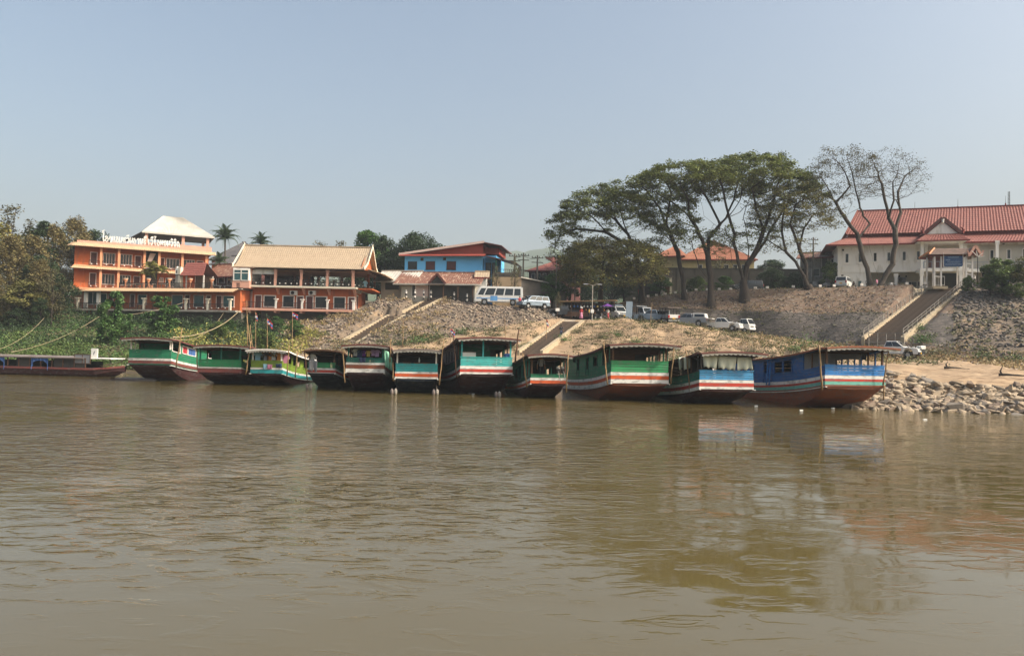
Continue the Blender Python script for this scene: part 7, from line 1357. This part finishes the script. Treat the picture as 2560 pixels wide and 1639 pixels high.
def vehicle(kind, px, d, head, mat, label, name, plate=None, opt=''):
    p = GR(px, d, .03); t = thing(name, p, R(head), label, {'pickup': 'pickup truck', 'van': 'van', 'bus': 'bus', 'truck': 'truck', 'suv': 'car'}[kind], 'vehicles parked by the river')
    if kind == 'pickup':
        MB().prism([(-.75, .42), (1.15, .42), (1.25, .75), (1.4, .95), (1.85, .95), (2.05, .75), (2.1, .42), (2.55, .42), (2.62, .7), (2.56, .98), (2.3, 1.08), (1.25, 1.16), (-.75, 1.16)], 'y', -.89, .89).build('body', MT[mat], t, bevel=.05)
        for s in (-1, 1): MB().prism([(-2.6, .5), (-1.95, .5), (-1.85, .82), (-1.5, .92), (-1.2, .82), (-1.05, .45), (-.76, .45), (-.76, 1.14), (-2.6, 1.14)], 'y', s*.89-.04, s*.89+.04).build('bed_side', MT[mat], t)
        MB().box(-2.6, -.76, -.84, .84, .55, .64).build('bed_floor', MT['carb'], t); MB().box(-2.64, -2.58, -.85, .85, .5, 1.12).build('tailgate', MT[mat], t); MB().box(-.82, -.765, -.84, .84, .65, 1.13).build('bed_front', MT[mat], t)
        cabin(t, mat, -.72, 1.25, -.5, .45, 1.74, 1.42, 1.15, 1.78, (.48,)); front(t, 2.58, 1.8, .78, mat, plate); rear(t, -2.62, 1.8, .8)
        for x in (1.62, -1.55): [wheel(t, x, s*.8, .40 if 'lift' in opt else .36) for s in (-1, 1)]
        if 'canopy' in opt:
            MB().hexa([(-2.5, -.86, 1.15), (-.78, -.86, 1.15), (-.78, .86, 1.15), (-2.5, .86, 1.15), (-2.35, -.74, 1.76), (-.72, -.74, 1.8), (-.72, .74, 1.8), (-2.35, .74, 1.76)]).build('bed_canopy', MT['carw'], t, bevel=.05)
            for s in (-1, 1): MB().hexa([(-2.3, s*.845-.015, 1.26), (-.95, s*.845-.015, 1.26), (-.95, s*.845+.015, 1.26), (-2.3, s*.845+.015, 1.26), (-2.22, s*.765-.015, 1.66), (-.95, s*.765-.015, 1.68), (-.95, s*.765+.015, 1.68), (-2.22, s*.765+.015, 1.66)]).build('canopy_window', MT['glass'], t)
            MB().box(-3.35, -2.6, -.8, .8, 1.02, 1.12).build('lowered_tailgate', MT['carw'], t)
    elif kind == 'suv' or kind == 'van':
        L = 2.35; h = 1.95 if kind == 'van' else 1.8; fx = 2.3
        MB().prism([(-L, .4), (-1.75, .4), (-1.65, .75), (-1.1, .75), (-1.0, .4), (1.0, .4), (1.1, .75), (1.65, .75), (1.75, .4), (fx, .42), (fx+.05, .8), (fx-.15, 1.0), (1.55, 1.12), (-L, 1.12)], 'y', -.84, .84).build('body', MT[mat], t, bevel=.05)
        cabin(t, mat, -L+.02, 1.75 if kind == 'van' else 1.55, -L+.2, .95 if kind == 'van' else .75, 1.66, 1.42, 1.11, h, (.35, .66)); front(t, fx, 1.68, .82, mat, None if opt == '' else 'plate'); rear(t, -L-.02, 1.68, .9)
        for x in (1.4, -1.4): [wheel(t, x, s*.75, .33) for s in (-1, 1)]
        if 'rack' in opt: MB().prism([(-2.0, h+.02), (.6, h+.02), (.9, h+.12), (.5, h+.26), (-1.9, h+.26)], 'y', -.7, .7).build('roof_deck', MT['carl'], t, bevel=.03)
    elif kind == 'bus':
        MB().prism([(-3.4, .45), (-2.5, .45), (-2.4, .85), (-1.6, .85), (-1.5, .45), (1.6, .45), (1.7, .85), (2.5, .85), (2.6, .45), (3.4, .45), (3.5, .8), (3.42, 1.3), (-3.45, 1.3), (-3.5, .8)], 'y', -1.0, 1.0).build('body', MT[mat], t, bevel=.05)
        cabin(t, mat, -3.45, 3.42, -3.38, 2.75, 2.0, 1.86, 1.29, 2.55, (.2, .4, .6, .82)); MB().box(-3.2, 2.5, -.85, .85, 2.56, 2.66).build('roof_pod', MT['carw'], t, bevel=.04)
        for s in (-1, 1): MB().box(-3.3, 3.2, s*1.005-.005, s*1.005+.005, .88, 1.0).build('blue_stripe', MT['busb'], t); MB().box(.2, 1.2, s*1.005-.008, s*1.005+.008, .6, 1.28).build('door', MT['busb'], t)
        front(t, 3.46, 2.0, .85, mat); rear(t, -3.5, 2.0, .9)
        for x in (2.05, -2.0): [wheel(t, x, s*.88, .42) for s in (-1, 1)]
    elif kind == 'truck':
        MB().hexa([(.9, -.85, .5), (2.35, -.85, .45), (2.35, .85, .45), (.9, .85, .5), (.9, -.85, 1.12), (2.42, -.85, 1.1), (2.42, .85, 1.1), (.9, .85, 1.12)]).build('body', MT[mat], t, bevel=.05)
        cabin(t, mat, .9, 2.4, 1.0, 1.95, 1.7, 1.5, 1.11, 1.95, (.35,)); front(t, 2.4, 1.7, .78, mat)
        MB().box(-2.4, .85, -.85, .85, .62, .74).build('bed_floor', MT['wood'], t)
        if 'box' in opt:
            for x in (-2.3, -1.25, -.2, .75):
                for s in (-.82, .82): MB().box(x-.04, x+.04, s-.04, s+.04, .74, 2.1).build('post', MT['iron'], t)
            MB().box(-2.5, .9, -.95, .95, 2.1, 2.2).build('roof', MT['roofg' if 'roof' in opt else mat], t); [MB().box(-2.3, .75, s-.03, s+.03, .75, 1.25).build('side_board', MT[mat], t) for s in (-.82, .82)]
            MB().box(-2.42, -2.36, -.8, .8, .72, 1.2).build('tailgate', MT['carw'], t)
        else:
            for s in (-.84, .84): MB().box(-2.4, .84, s-.03, s+.03, .74, 1.12).build('bed_side', MT[mat], t)
            MB().box(-2.44, -2.38, -.85, .85, .72, 1.12).build('tailgate', MT[mat], t)
        rear(t, -2.44, 1.7, .8)
        for x in (1.7, -1.6): [wheel(t, x, s*.74, .34) for s in (-1, 1)]
    return t
vehicle('bus', 1247, 106.5, 180, 'carw', 'white and pale blue minibus parked in front of the tan terrace wall', 'parked_bus')
vehicle('suv', 1333, 105.2, 212, 'carl', 'silver people carrier parked facing left beside the minibus', 'parked_car')
vehicle('pickup', 1408, 107.5, 188, 'carb', 'dark pickup at the left end of the wooden stalls', 'parked_pickup')
vehicle('van', 1540, 106, 290, 'carw', 'white van with a pale roof box facing the river beside the stalls', 'parked_van', opt='rack')
vehicle('truck', 1594, 108, 300, 'cars', 'grey slatted truck behind the upright grey panel', 'parked_truck', opt='box')
vehicle('pickup', 1632, 105, 165, 'carl', 'pale silver pickup left of the open backed truck, partly behind weeds', 'parked_pickup', opt='lift')
vehicle('truck', 1668, 104, 100, 'cars', 'open backed passenger truck with a tin roof seen from behind', 'passenger_truck', opt='box roof')
vehicle('pickup', 1722, 102.0, 152, 'cars', 'silver pickup with a white canopy and lowered tailgate', 'parked_pickup', opt='lift canopy')
vehicle('pickup', 1805, 101.0, 327, 'carw', 'white double cab pickup on the ramp, right behind the sand crest', 'parked_pickup')
vehicle('truck', 1842, 104.5, 312, 'carw', 'small white flatbed truck beyond the white pickup', 'parked_truck')
vehicle('pickup', 2233, 78.5, 318, 'carw', 'white pickup with an orange plate beside the blue boat', 'parked_pickup', plate='plate')
vehicle('suv', 2110, 111.5, 55, 'carw', 'white car parked on the terrace beside the seated figure', 'parked_car')
vehicle('suv', 1868, 118.5, 180, 'carb', 'dark car parked behind the forked rain tree', 'parked_car')
vehicle('suv', 2060, 119, 0, 'carb', 'dark car in shade beyond the twin leaning trunks', 'parked_car')
def motorbike(px, d, head, label, carg=True):
    p = GR(px, d, .02); t = thing('motorbike', p, R(head), label, 'motorbike', 'motorbikes')
    for x in (-.62, .62):
        w = MB().tube([(0, -.05, 0), (0, .05, 0)], [.29, .29], 16).build('wheel', MT['tyre'], t, (x, 0, .3)); MB().tube([(0, -.055, 0), (0, .055, 0)], .18, 12).build('rim', MT['rim'], w)
    MB().prism([(-.55, .45), (-.1, .3), (.25, .32), (.42, .75), (.5, .95), (.38, .95), (.25, .6), (-.05, .6), (-.2, .78), (-.75, .82), (-.8, .7)], 'y', -.12, .12).build('body', MT['carb'], t, bevel=.03)
    MB().box(-.7, .0, -.13, .13, .78, .88).build('seat', MT['iron'], t, bevel=.03); MB().bar((.42, -.33, 1.0), (.42, .33, 1.0), .035).build('handlebar', MT['iron'], t); MB().bar((.62, 0, .3), (.42, 0, .98), .06).build('fork', MT['chrome'], t)
    for s in (-1, 1): MB().bar((.36, s*.25, 1.0), (.34, s*.3, 1.2), .025).build('mirror', MT['iron'], t)
    MB().box(.48, .56, -.09, .09, .82, .95).build('headlight', MT['lamp'], t); MB().bar((-.1, .12, .3), (-.75, .16, .36), .07).build('exhaust', MT['chrome'], t)
    if carg:
        c = thing('white_sack', p+Vector((math.cos(R(head))*-.35, math.sin(R(head))*-.35, .9)), R(head), 'white sack strapped on the motorbike seat', 'sack'); MB().hexa([(-.35, -.28, 0), (.3, -.28, 0), (.3, .28, 0), (-.35, .28, 0), (-.4, -.3, .42), (.38, -.3, .36), (.38, .3, .36), (-.4, .3, .42)]).build('bag', MT['cwht'], c, bevel=.08)
motorbike(2296, 77.0, 200, 'motorbike with a white sack parked beside the white pickup and orange plate')
motorbike(1498, 104.5, 30, 'dark motorbike in front of the stall shelves, left one', False); motorbike(1512, 104.2, 200, 'dark motorbike in front of the stall shelves, right one', False); motorbike(1601, 103.5, 80, 'scooter beside the grey slatted truck', False)
# ================================================================ people
def person(pos, rz, label, top, bottom, pose='stand', hat=None, s=1., skirt=False):
    t = thing('person', pos, rz, label, 'person'); J = dict(pelvis=(0, 0, .93), chest=(0, -.01, 1.25), neck=(0, 0, 1.46), head=(0, -.02, 1.6), crown=(0, 0, 1.7))
    for q, a in ((-1, 'l'), (1, 'r')):
        J['hip'+a] = (.09*q, 0, .9); J['knee'+a] = (.10*q, -.02, .5); J['ankle'+a] = (.10*q, .03, .08); J['toe'+a] = (.11*q, -.14, .04); J['sh'+a] = (.18*q, 0, 1.4); J['el'+a] = (.25*q, .02, 1.12); J['wr'+a] = (.26*q, -.08, .88); J['hand'+a] = (.26*q, -.12, .80)
    if pose == 'walk': J.update(kneel=(-.1, -.24, .56), anklel=(-.1, -.22, .14), toel=(-.1, -.36, .1), kneer=(.1, .05, .5), ankler=(.1, .22, .12), toer=(.1, .08, .04), chest=(0, -.07, 1.24), neck=(0, -.12, 1.44), head=(0, -.16, 1.58), crown=(0, -.15, 1.68), ell=(-.25, .1, 1.14), wrl=(-.24, .02, .92), elr=(.25, -.12, 1.12), wrr=(.24, -.26, .98), handr=(.24, -.33, .95), handl=(-.24, -.03, .85))
    if pose == 'sit': J.update(pelvis=(0, 0, .22), chest=(0, -.08, .55), neck=(0, -.14, .74), head=(0, -.2, .86), crown=(0, -.2, .96), hipl=(-.1, 0, .2), hipr=(.1, 0, .2), kneel=(-.16, -.36, .42), kneer=(.16, -.36, .42), anklel=(-.13, -.36, .06), ankler=(.13, -.36, .06), toel=(-.13, -.5, .04), toer=(.13, -.5, .04), shl=(-.18, -.1, .7), shr=(.18, -.1, .7), ell=(-.2, -.3, .5), elr=(.2, -.3, .5), wrl=(-.08, -.42, .45), wrr=(.08, -.42, .45), handl=(-.04, -.46, .46), handr=(.04, -.46, .46))
    E = [('pelvis', 'chest'), ('chest', 'neck'), ('neck', 'head'), ('head', 'crown')]
    for a in 'lr': E += [('pelvis', 'hip'+a), ('hip'+a, 'knee'+a), ('knee'+a, 'ankle'+a), ('ankle'+a, 'toe'+a), ('neck', 'sh'+a), ('sh'+a, 'el'+a), ('el'+a, 'wr'+a), ('wr'+a, 'hand'+a)]
    rad = dict(pelvis=.13, chest=.14, neck=.055, head=.095, crown=.07, hip=.085, knee=.055, ankle=.04, toe=.035, sh=.06, el=.04, wr=.028, hand=.035)
    def skin(name, edges, m, grow_=0., over={}):
        ks = []; [ks.append(k) for e in edges for k in e if k not in ks]; me = bpy.data.meshes.new(name); me.from_pydata([J[k] for k in ks], [(ks.index(a), ks.index(b)) for a, b in edges], []); me.materials.append(MT[m]); o = bpy.data.objects.new(name, me); COL.objects.link(o); o.parent = t
        md = o.modifiers.new('skin', 'SKIN'); sv = me.skin_vertices[0].data if len(me.skin_vertices) else None
        if sv is None:
            bpy.context.view_layer.objects.active = o; me.skin_vertices if False else None
        for i, k in enumerate(ks):
            r = over.get(k, rad.get(k, rad.get(k[:-1], .05)))+grow_
            if len(me.skin_vertices): me.skin_vertices[0].data[i].radius = (r, r*.85); me.skin_vertices[0].data[i].use_root = i == 0
        su = o.modifiers.new('sub', 'SUBSURF'); su.levels = 1; su.render_levels = 1; return o
    skin('body', E, 'skin')
    skin('shirt', [('pelvis', 'chest'), ('chest', 'neck')]+[x for a in 'lr' for x in (('neck', 'sh'+a), ('sh'+a, 'el'+a))], top, .018, {'neck': .06})
    if skirt:
        MB().tube([(0, 0, .2), (0, 0, .55), (0, -.01, .9), (0, 0, 1.05)], [.27, .22, .17, .13], 12).build('skirt', MT[bottom], t, smooth=True)
    else: skin('trousers', [('pelvis', 'hip'+a) for a in 'lr']+[('hip'+a, 'knee'+a) for a in 'lr']+[('knee'+a, 'ankle'+a) for a in 'lr'], bottom, .02)
    h = Vector(J['head']); MB().tube([h+Vector((0, .02, -.02)), h+Vector((0, .025, .05)), h+Vector((0, .02, .1)), h+Vector((0, .01, .125))], [.105, .112, .09, .03], 12).build('hair', MT['hair'], t, smooth=True)
    if hat: MB().tube([h+Vector((0, 0, .08)), h+Vector((0, 0, .1)), h+Vector((0, 0, .22))], [.26, .2, .1], 14).build('hat', MT[hat], t, smooth=True)
    t.scale = (s, s, s); return t
p = W(1403, 846, 93.5); person((p.x, p.y, p.z), R(185), 'person in a black top climbing the middle stairs, seen from behind', 'cblk', 'cnav', 'walk')
person(GR(1453, 104.3), 0, 'person in a red top and pink skirt with a pale hat at the stair head', 'cred', 'cpnk', hat='cwht', skirt=True)
person(GR(1472, 105), R(90), 'person in tan standing beside the lamp post at the stalls', 'cyel', 'cblk')
person(GR(1519, 104.4), 0, 'person in white and red standing below a purple umbrella', 'cwht', 'cred', skirt=True)
person(GR(1309, 104.6), R(200), 'person in dark clothes standing by the front of the silver people carrier', 'cblk', 'cnav')
person(GR(1299, 104.4), R(30), 'person in red beside the dark clad one near the people carrier', 'cred', 'cblk')
person(GR(2132, 107.9), R(20), 'person in black sitting at the edge of the terrace before the white hall', 'cblk', 'cblk', 'sit')
person(GR(2192, 110.5), R(40), 'person in a pale top between the two bare trees', 'cpnk', 'cgry'); person(GR(2168, 111), R(0), 'person in grey left of the bare leaning trunk', 'cgry', 'cblk')
b = BT[7]; q = b['pt'](1352, 940, .9); person((q.x, q.y, b['S'][-1]+.12), 0, 'person in a grey shirt standing inside the low open boat', 'cgry', 'cblk')
q = GR(1518, 104.1); u = thing('umbrella', (q.x, q.y, q.z), 0, 'purple parasol beside the white van', 'umbrella')
m = MB(); n = 10
for k in range(n): a0, a1 = 6.283*k/n, 6.283*(k+1)/n; m.poly([(0, 0, 2.35), (.85*math.cos(a0), .85*math.sin(a0), 1.95), (.85*math.cos(a1), .85*math.sin(a1), 1.95)])
m.build('canopy', MT['cpur'], u); MB().tube([(0, 0, 0), (0, 0, 2.3)], .025, 6).build('pole', MT['iron'], u)
# ================================================================ stalls and street furniture
def stall():
    s = Fac('market_stall', 1450, 107, 1532, 106, 7.75, 'dark timber stall with a sagging plank roof and goods hung inside', 'stall', 760); L = s.L; zr = s.hit(1490, 752, 0)[1]
    MB().hexa([(-3.0, -1.2, zr-.25), (L+.5, -1.0, zr), (L+.5, 3, zr+.1), (-3.0, 3, zr-.1), (-3.0, -1.2, zr-.12), (L+.5, -1.0, zr+.12), (L+.5, 3, zr+.22), (-3.0, 3, zr)]).build('roof', MT['bamboo'], s.t)
    for i in range(6): x = -2.7+i*(L+3)/5; s.box('post', 'wood', x-.06, x+.06, -.9, -.78, -.4, zr-.12); s.box('post', 'wood', x-.06, x+.06, 2.4, 2.5, -.4, zr-.05)
    s.box('back_wall', 'dark', -2.8, L+.3, 2.52, 2.6, -.3, zr-.1)
    for z in (.6, 1.1): s.box('shelf', 'wood', .2, L-.2, -.6, .4, z, z+.06)
    s.box('counter', 'wood', -2.2, L*.3, -.7, .2, .3, .95)
    rg = random.Random(4)
    for i in range(14):
        x = -2.2+i*(L+2)/14; g = thing('hanging_goods', s.world(x, -.55, 1.75), s.rz, f'bundle of goods hung under the stall roof, number {["one","two","three","four","five","six","seven","eight","nine","ten","eleven","twelve","thirteen","fourteen"][i]} from the left', 'goods', 'goods hung at the market stall')
        MB().hexa([(-.12, -.08, -.12), (.12, -.08, -.12), (.12, .08, -.12), (-.12, .08, -.12), (-.08, -.06, .14), (.09, -.06, .16), (.09, .06, .16), (-.08, .06, .14)]).build('bundle', MT[rg.choice(['cwht', 'cwht', 'cgry', 'cblu', 'cyel'])], g, bevel=.03); MB().bar((0, 0, .14), (0, 0, .4), .015).build('string', MT['rope'], g)
    for i in range(9):
        x = .5+i*(L-.8)/9; g = thing('goods_jar', s.world(x, -.3, (.66, 1.16)[i % 2]), 0, f'small jar on the {("lower","upper")[i%2]} stall shelf, {["first","second","third","fourth","fifth","sixth","seventh","eighth","ninth"][i]} from the left', 'jar', 'jars on the stall shelves'); MB().tube([(0, 0, 0), (0, 0, .24)], [.1, .09], 8).build('jar', MT[rg.choice(['cyel', 'cwht', 'corg', 'cgry'])], g); MB().tube([(0, 0, .24), (0, 0, .28)], .07, 8).build('lid', MT['cred'], g)
    p = GR(1572, 103.2); g = thing('standing_panel', p, 0, 'upright grey corrugated panel leaning by the white van', 'panel'); m = MB(); m.quadgrid([[(-.45+.9*i/12, .03*(i % 2), 0) for i in range(13)], [(-.35+.9*i/12, .03*(i % 2)+.2, 2.75) for i in range(13)]]); o = m.build('sheet', MT['carl'], g); so_ = o.modifiers.new('t', 'SOLIDIFY'); so_.thickness = .03
    p = GR(1392, 103.6); g = thing('stake_sign', p, 0, 'small white board on a leaning stake left of the dark pickup', 'sign'); MB().tube([(0, 0, 0), (.1, 0, 2.2)], .03, 5).build('stake', MT['wood'], g); MB().box(-.2, .35, -.04, 0, 1.2, 1.6).build('board', MT['swhite'], g)
stall()
def bollard(p, kind, label):
    t = thing('bollard', p, 0, label, 'bollard', 'white painted bollards' if kind == 'w' else 'black and white bollards')
    if kind == 'w': MB().box(-.2, .2, -.13, .13, 0, .42).build('block', MT['frame'], t, bevel=.02); MB().box(-.21, .21, -.14, .14, 0, .1).build('foot', MT['concd'], t)
    else:
        sm = MB().tube([(0, 0, 0), (0, 0, 1.25)], .13, 10).build('post', MT['iron'], t)
        for z in (.25, .85): MB().tube([(0, 0, z), (0, 0, z+.3)], .145, 10).build('white_band', MT['frame'], t)
        MB().tube([(0, 0, 1.25), (0, 0, 1.33)], [.15, .06], 10).build('cap', MT['frame'], t)
for i, (px, w) in enumerate(((1015, 'left of the upper stair flight, furthest left'), (1037, 'second from the left before the beige house'), (1059, 'third from the left before the shop door'), (1077, 'just left of the upper stair head'), (1135, 'right of the stair head before the shop'), (1167, 'nearest the minibus'))):
    bollard(GR(px, 108.3), 'b', 'black and white banded bollard '+w)
for px, w in ((2436, 'right of the gate pavilion'), (2478, 'by the green bush beyond the gate'), (2521, 'furthest right on the rubble slope')): bollard(GR(px, 100.5), 'b', 'black and white banded bollard '+w)
WB = [(1585, 'leftmost, under the drooping branches'), (1603, 'below the red lantern'), (1620, 'just right of the red lantern'), (1641, 'third right of the red lantern'), (1663, 'fourth right of the red lantern'), (1688, 'midway between lantern and slender trunk'), (1714, 'below the slender leaning trunk'), (1740, 'left of the dark fanning trunk'), (1768, 'at the foot of the dark fanning trunk'), (1798, 'right of the dark fanning trunk'), (1827, 'midway to the forked trunk'), (1858, 'at the foot of the forked trunk'), (1888, 'right of the forked trunk'), (1918, 'two right of the forked trunk'), (1983, 'left of the twin leaning trunks'), (2050, 'right of the twin leaning trunks'), (2085, 'left of the white car'), (2154, 'right of the seated person'), (2229, 'right of the twin bare trunks'), (2267, 'below the hall arcade'), (2312, 'left of the stair head')]
for px, w in WB:
    L = prof(px); bollard(GR(px, L[7][0]+.4), 'w', 'white kerb block on the terrace edge, '+w)
p = GR(1602, 117.2); t = thing('red_lantern', p, 0, 'red lantern shaped sign on a post at the terrace edge', 'sign'); MB().tube([(0, 0, .2), (0, 0, .5), (0, 0, .8), (0, 0, 1.5), (0, 0, 1.8), (0, 0, 1.9)], [.15, .3, .42, .5, .4, .1], 12).build('drum', MT['cred'], t, smooth=True); MB().tube([(0, 0, 0), (0, 0, .25)], .12, 8).build('post', MT['iron'], t); MB().box(-.18, .18, -.53, -.49, .75, 1.35).build('emblem', MT['iron'], t)
def lamp(px, d, py_top, label, arms=1, rot=0., mat='conc'):
    b = GR(px, d); h = W(px, py_top, d).z-b.z; t = thing('street_lamp', b, rot, label, 'street lamp', 'street lamps'); MB().tube([(0, 0, 0), (0, 0, h*.15), (0, 0, h)], [.13, .09, .06], 8).build('pole', MT[mat], t)
    for s in ([-1, 1] if arms == 2 else [-1]): MB().tube([(0, 0, h-.1), (s*.5, 0, h+.1), (s*1.1, 0, h+.12)], .035, 5).build('arm', MT[mat], t); MB().hexa([(s*1.0-.35, -.12, h+.05), (s*1.0+.35, -.12, h+.05), (s*1.0+.35, .12, h+.05), (s*1.0-.35, .12, h+.05), (s*1.0-.25, -.08, h+.17), (s*1.0+.25, -.08, h+.17), (s*1.0+.25, .08, h+.17), (s*1.0-.25, .08, h+.17)]).build('lamp_head', MT['cgry'], t)
    return t, h
t, h = lamp(1480, 104.0, 712, 'pale double armed lamp post beside the market stall', 2); MB().box(-.22, .22, -.2, -.02, 1.0, 1.5).build('meter_box', MT['swhite'], t)
lamp(1389, 112, 640, 'thin pale lamp post in front of the red roofed house', 1); lamp(1436, 114, 650, 'thin lamp post half hidden by the bushy tree', 1)
def utility(px, d, py_top, label, box=False, cross=True):
    b = GR(px, d); h = W(px, py_top, d).z-b.z; t = thing('utility_pole', b, .2, label, 'utility pole', 'utility poles'); MB().tube([(0, 0, 0), (0, 0, h)], [.17, .11], 8).build('pole', MT['concd'], t)
    if cross:
        for z in (h-.4, h-1.1): MB().box(-.9, .9, -.05, .05, z-.05, z+.05).build('crossarm', MT['iron'], t)
        for x in (-.8, -.3, .3, .8): MB().tube([(x, 0, h-.35), (x, 0, h-.15)], .05, 6).build('insulator', MT['iron'], t)
    if box: MB().tube([(-.55, 0, h-3.2), (-.55, 0, h-2.2)], .3, 10).build('transformer', MT['concd'], t)
    return b+Vector((0, 0, h-.4))
u1 = utility(1284, 113, 634, 'utility pole pair right of the blue house veranda', cross=True); u2 = utility(1306, 114, 632, 'slim utility pole with a small transformer by the red roofed house', True); u3 = utility(1341, 113, 638, 'utility pole in front of the red roofed house'); u4 = utility(2032, 121, 593, 'dark utility pole left of the white hall'); u5 = utility(1430, 140, 690, 'utility pole behind the bushy tree', cross=False)
def wire(p, q, label, sag=.8):
    pts = [p.lerp(q, i/12)+Vector((0, 0, -sag*4*(i/12)*(1-i/12)))-p for i in range(13)]; o = MB().tube(pts, .022, 4).build('overhead_wire', MT['iron'], None, p); tag(o, label, 'wire', 'overhead wires')
wire(u1, u2, 'overhead wire between the two poles right of the blue house', .2); wire(u2, u3, 'overhead wire reaching the pole before the red roof', .3); wire(u3, u5, 'overhead wire running behind the bushy tree', 1)
p = WH.world(5.4*5.5, -4.6, 0); q = GR(2444, 98); t = thing('antenna_post', q, 0, 'dark post with pale antenna arms right of the gate pavilion', 'antenna'); MB().tube([(0, 0, 0), (0, 0, 4.3)], .05, 6).build('post', MT['iron'], t); [MB().bar((0, 0, 4.1), (x, 0, z), .05).build('arm', MT['frame'], t) for x, z in ((-.8, 4.9), (.7, 4.6), (.9, 4.2), (-.2, 4.9))]
q = GR(2510, 97); t = thing('notice_board', q, .3, 'blue and white notice board half hidden by the green tree on the right', 'board'); MB().box(-.8, .8, -.05, .05, .9, 2.0).build('panel', MT['sign'], t); MB().box(-.8, .8, -.06, .06, 2.0, 2.7).build('header', MT['swhite'], t); [MB().box(x-.05, x+.05, -.04, .04, -.3, .9).build('leg', MT['iron'], t) for x in (-.7, .7)]
# bare fence posts by the stair foot
q = GR(2215, 83.5)
s = Fac('stair_foot_railing', 2172, 85.0, 2260, 82.5, 3.9, 'grey pipe railing at the foot of the wide stairs', 'railing', 850)
for z in (1.0, 1.5, 2.0): MB().bar((0, 0, z), (s.L, 0, z), .06).build('rail', MT['conc'], s.t)
for i in range(5): x = s.L*i/4; MB().bar((x, 0, -.3), (x, 0, 2.0), .07).build('post', MT['conc'], s.t)
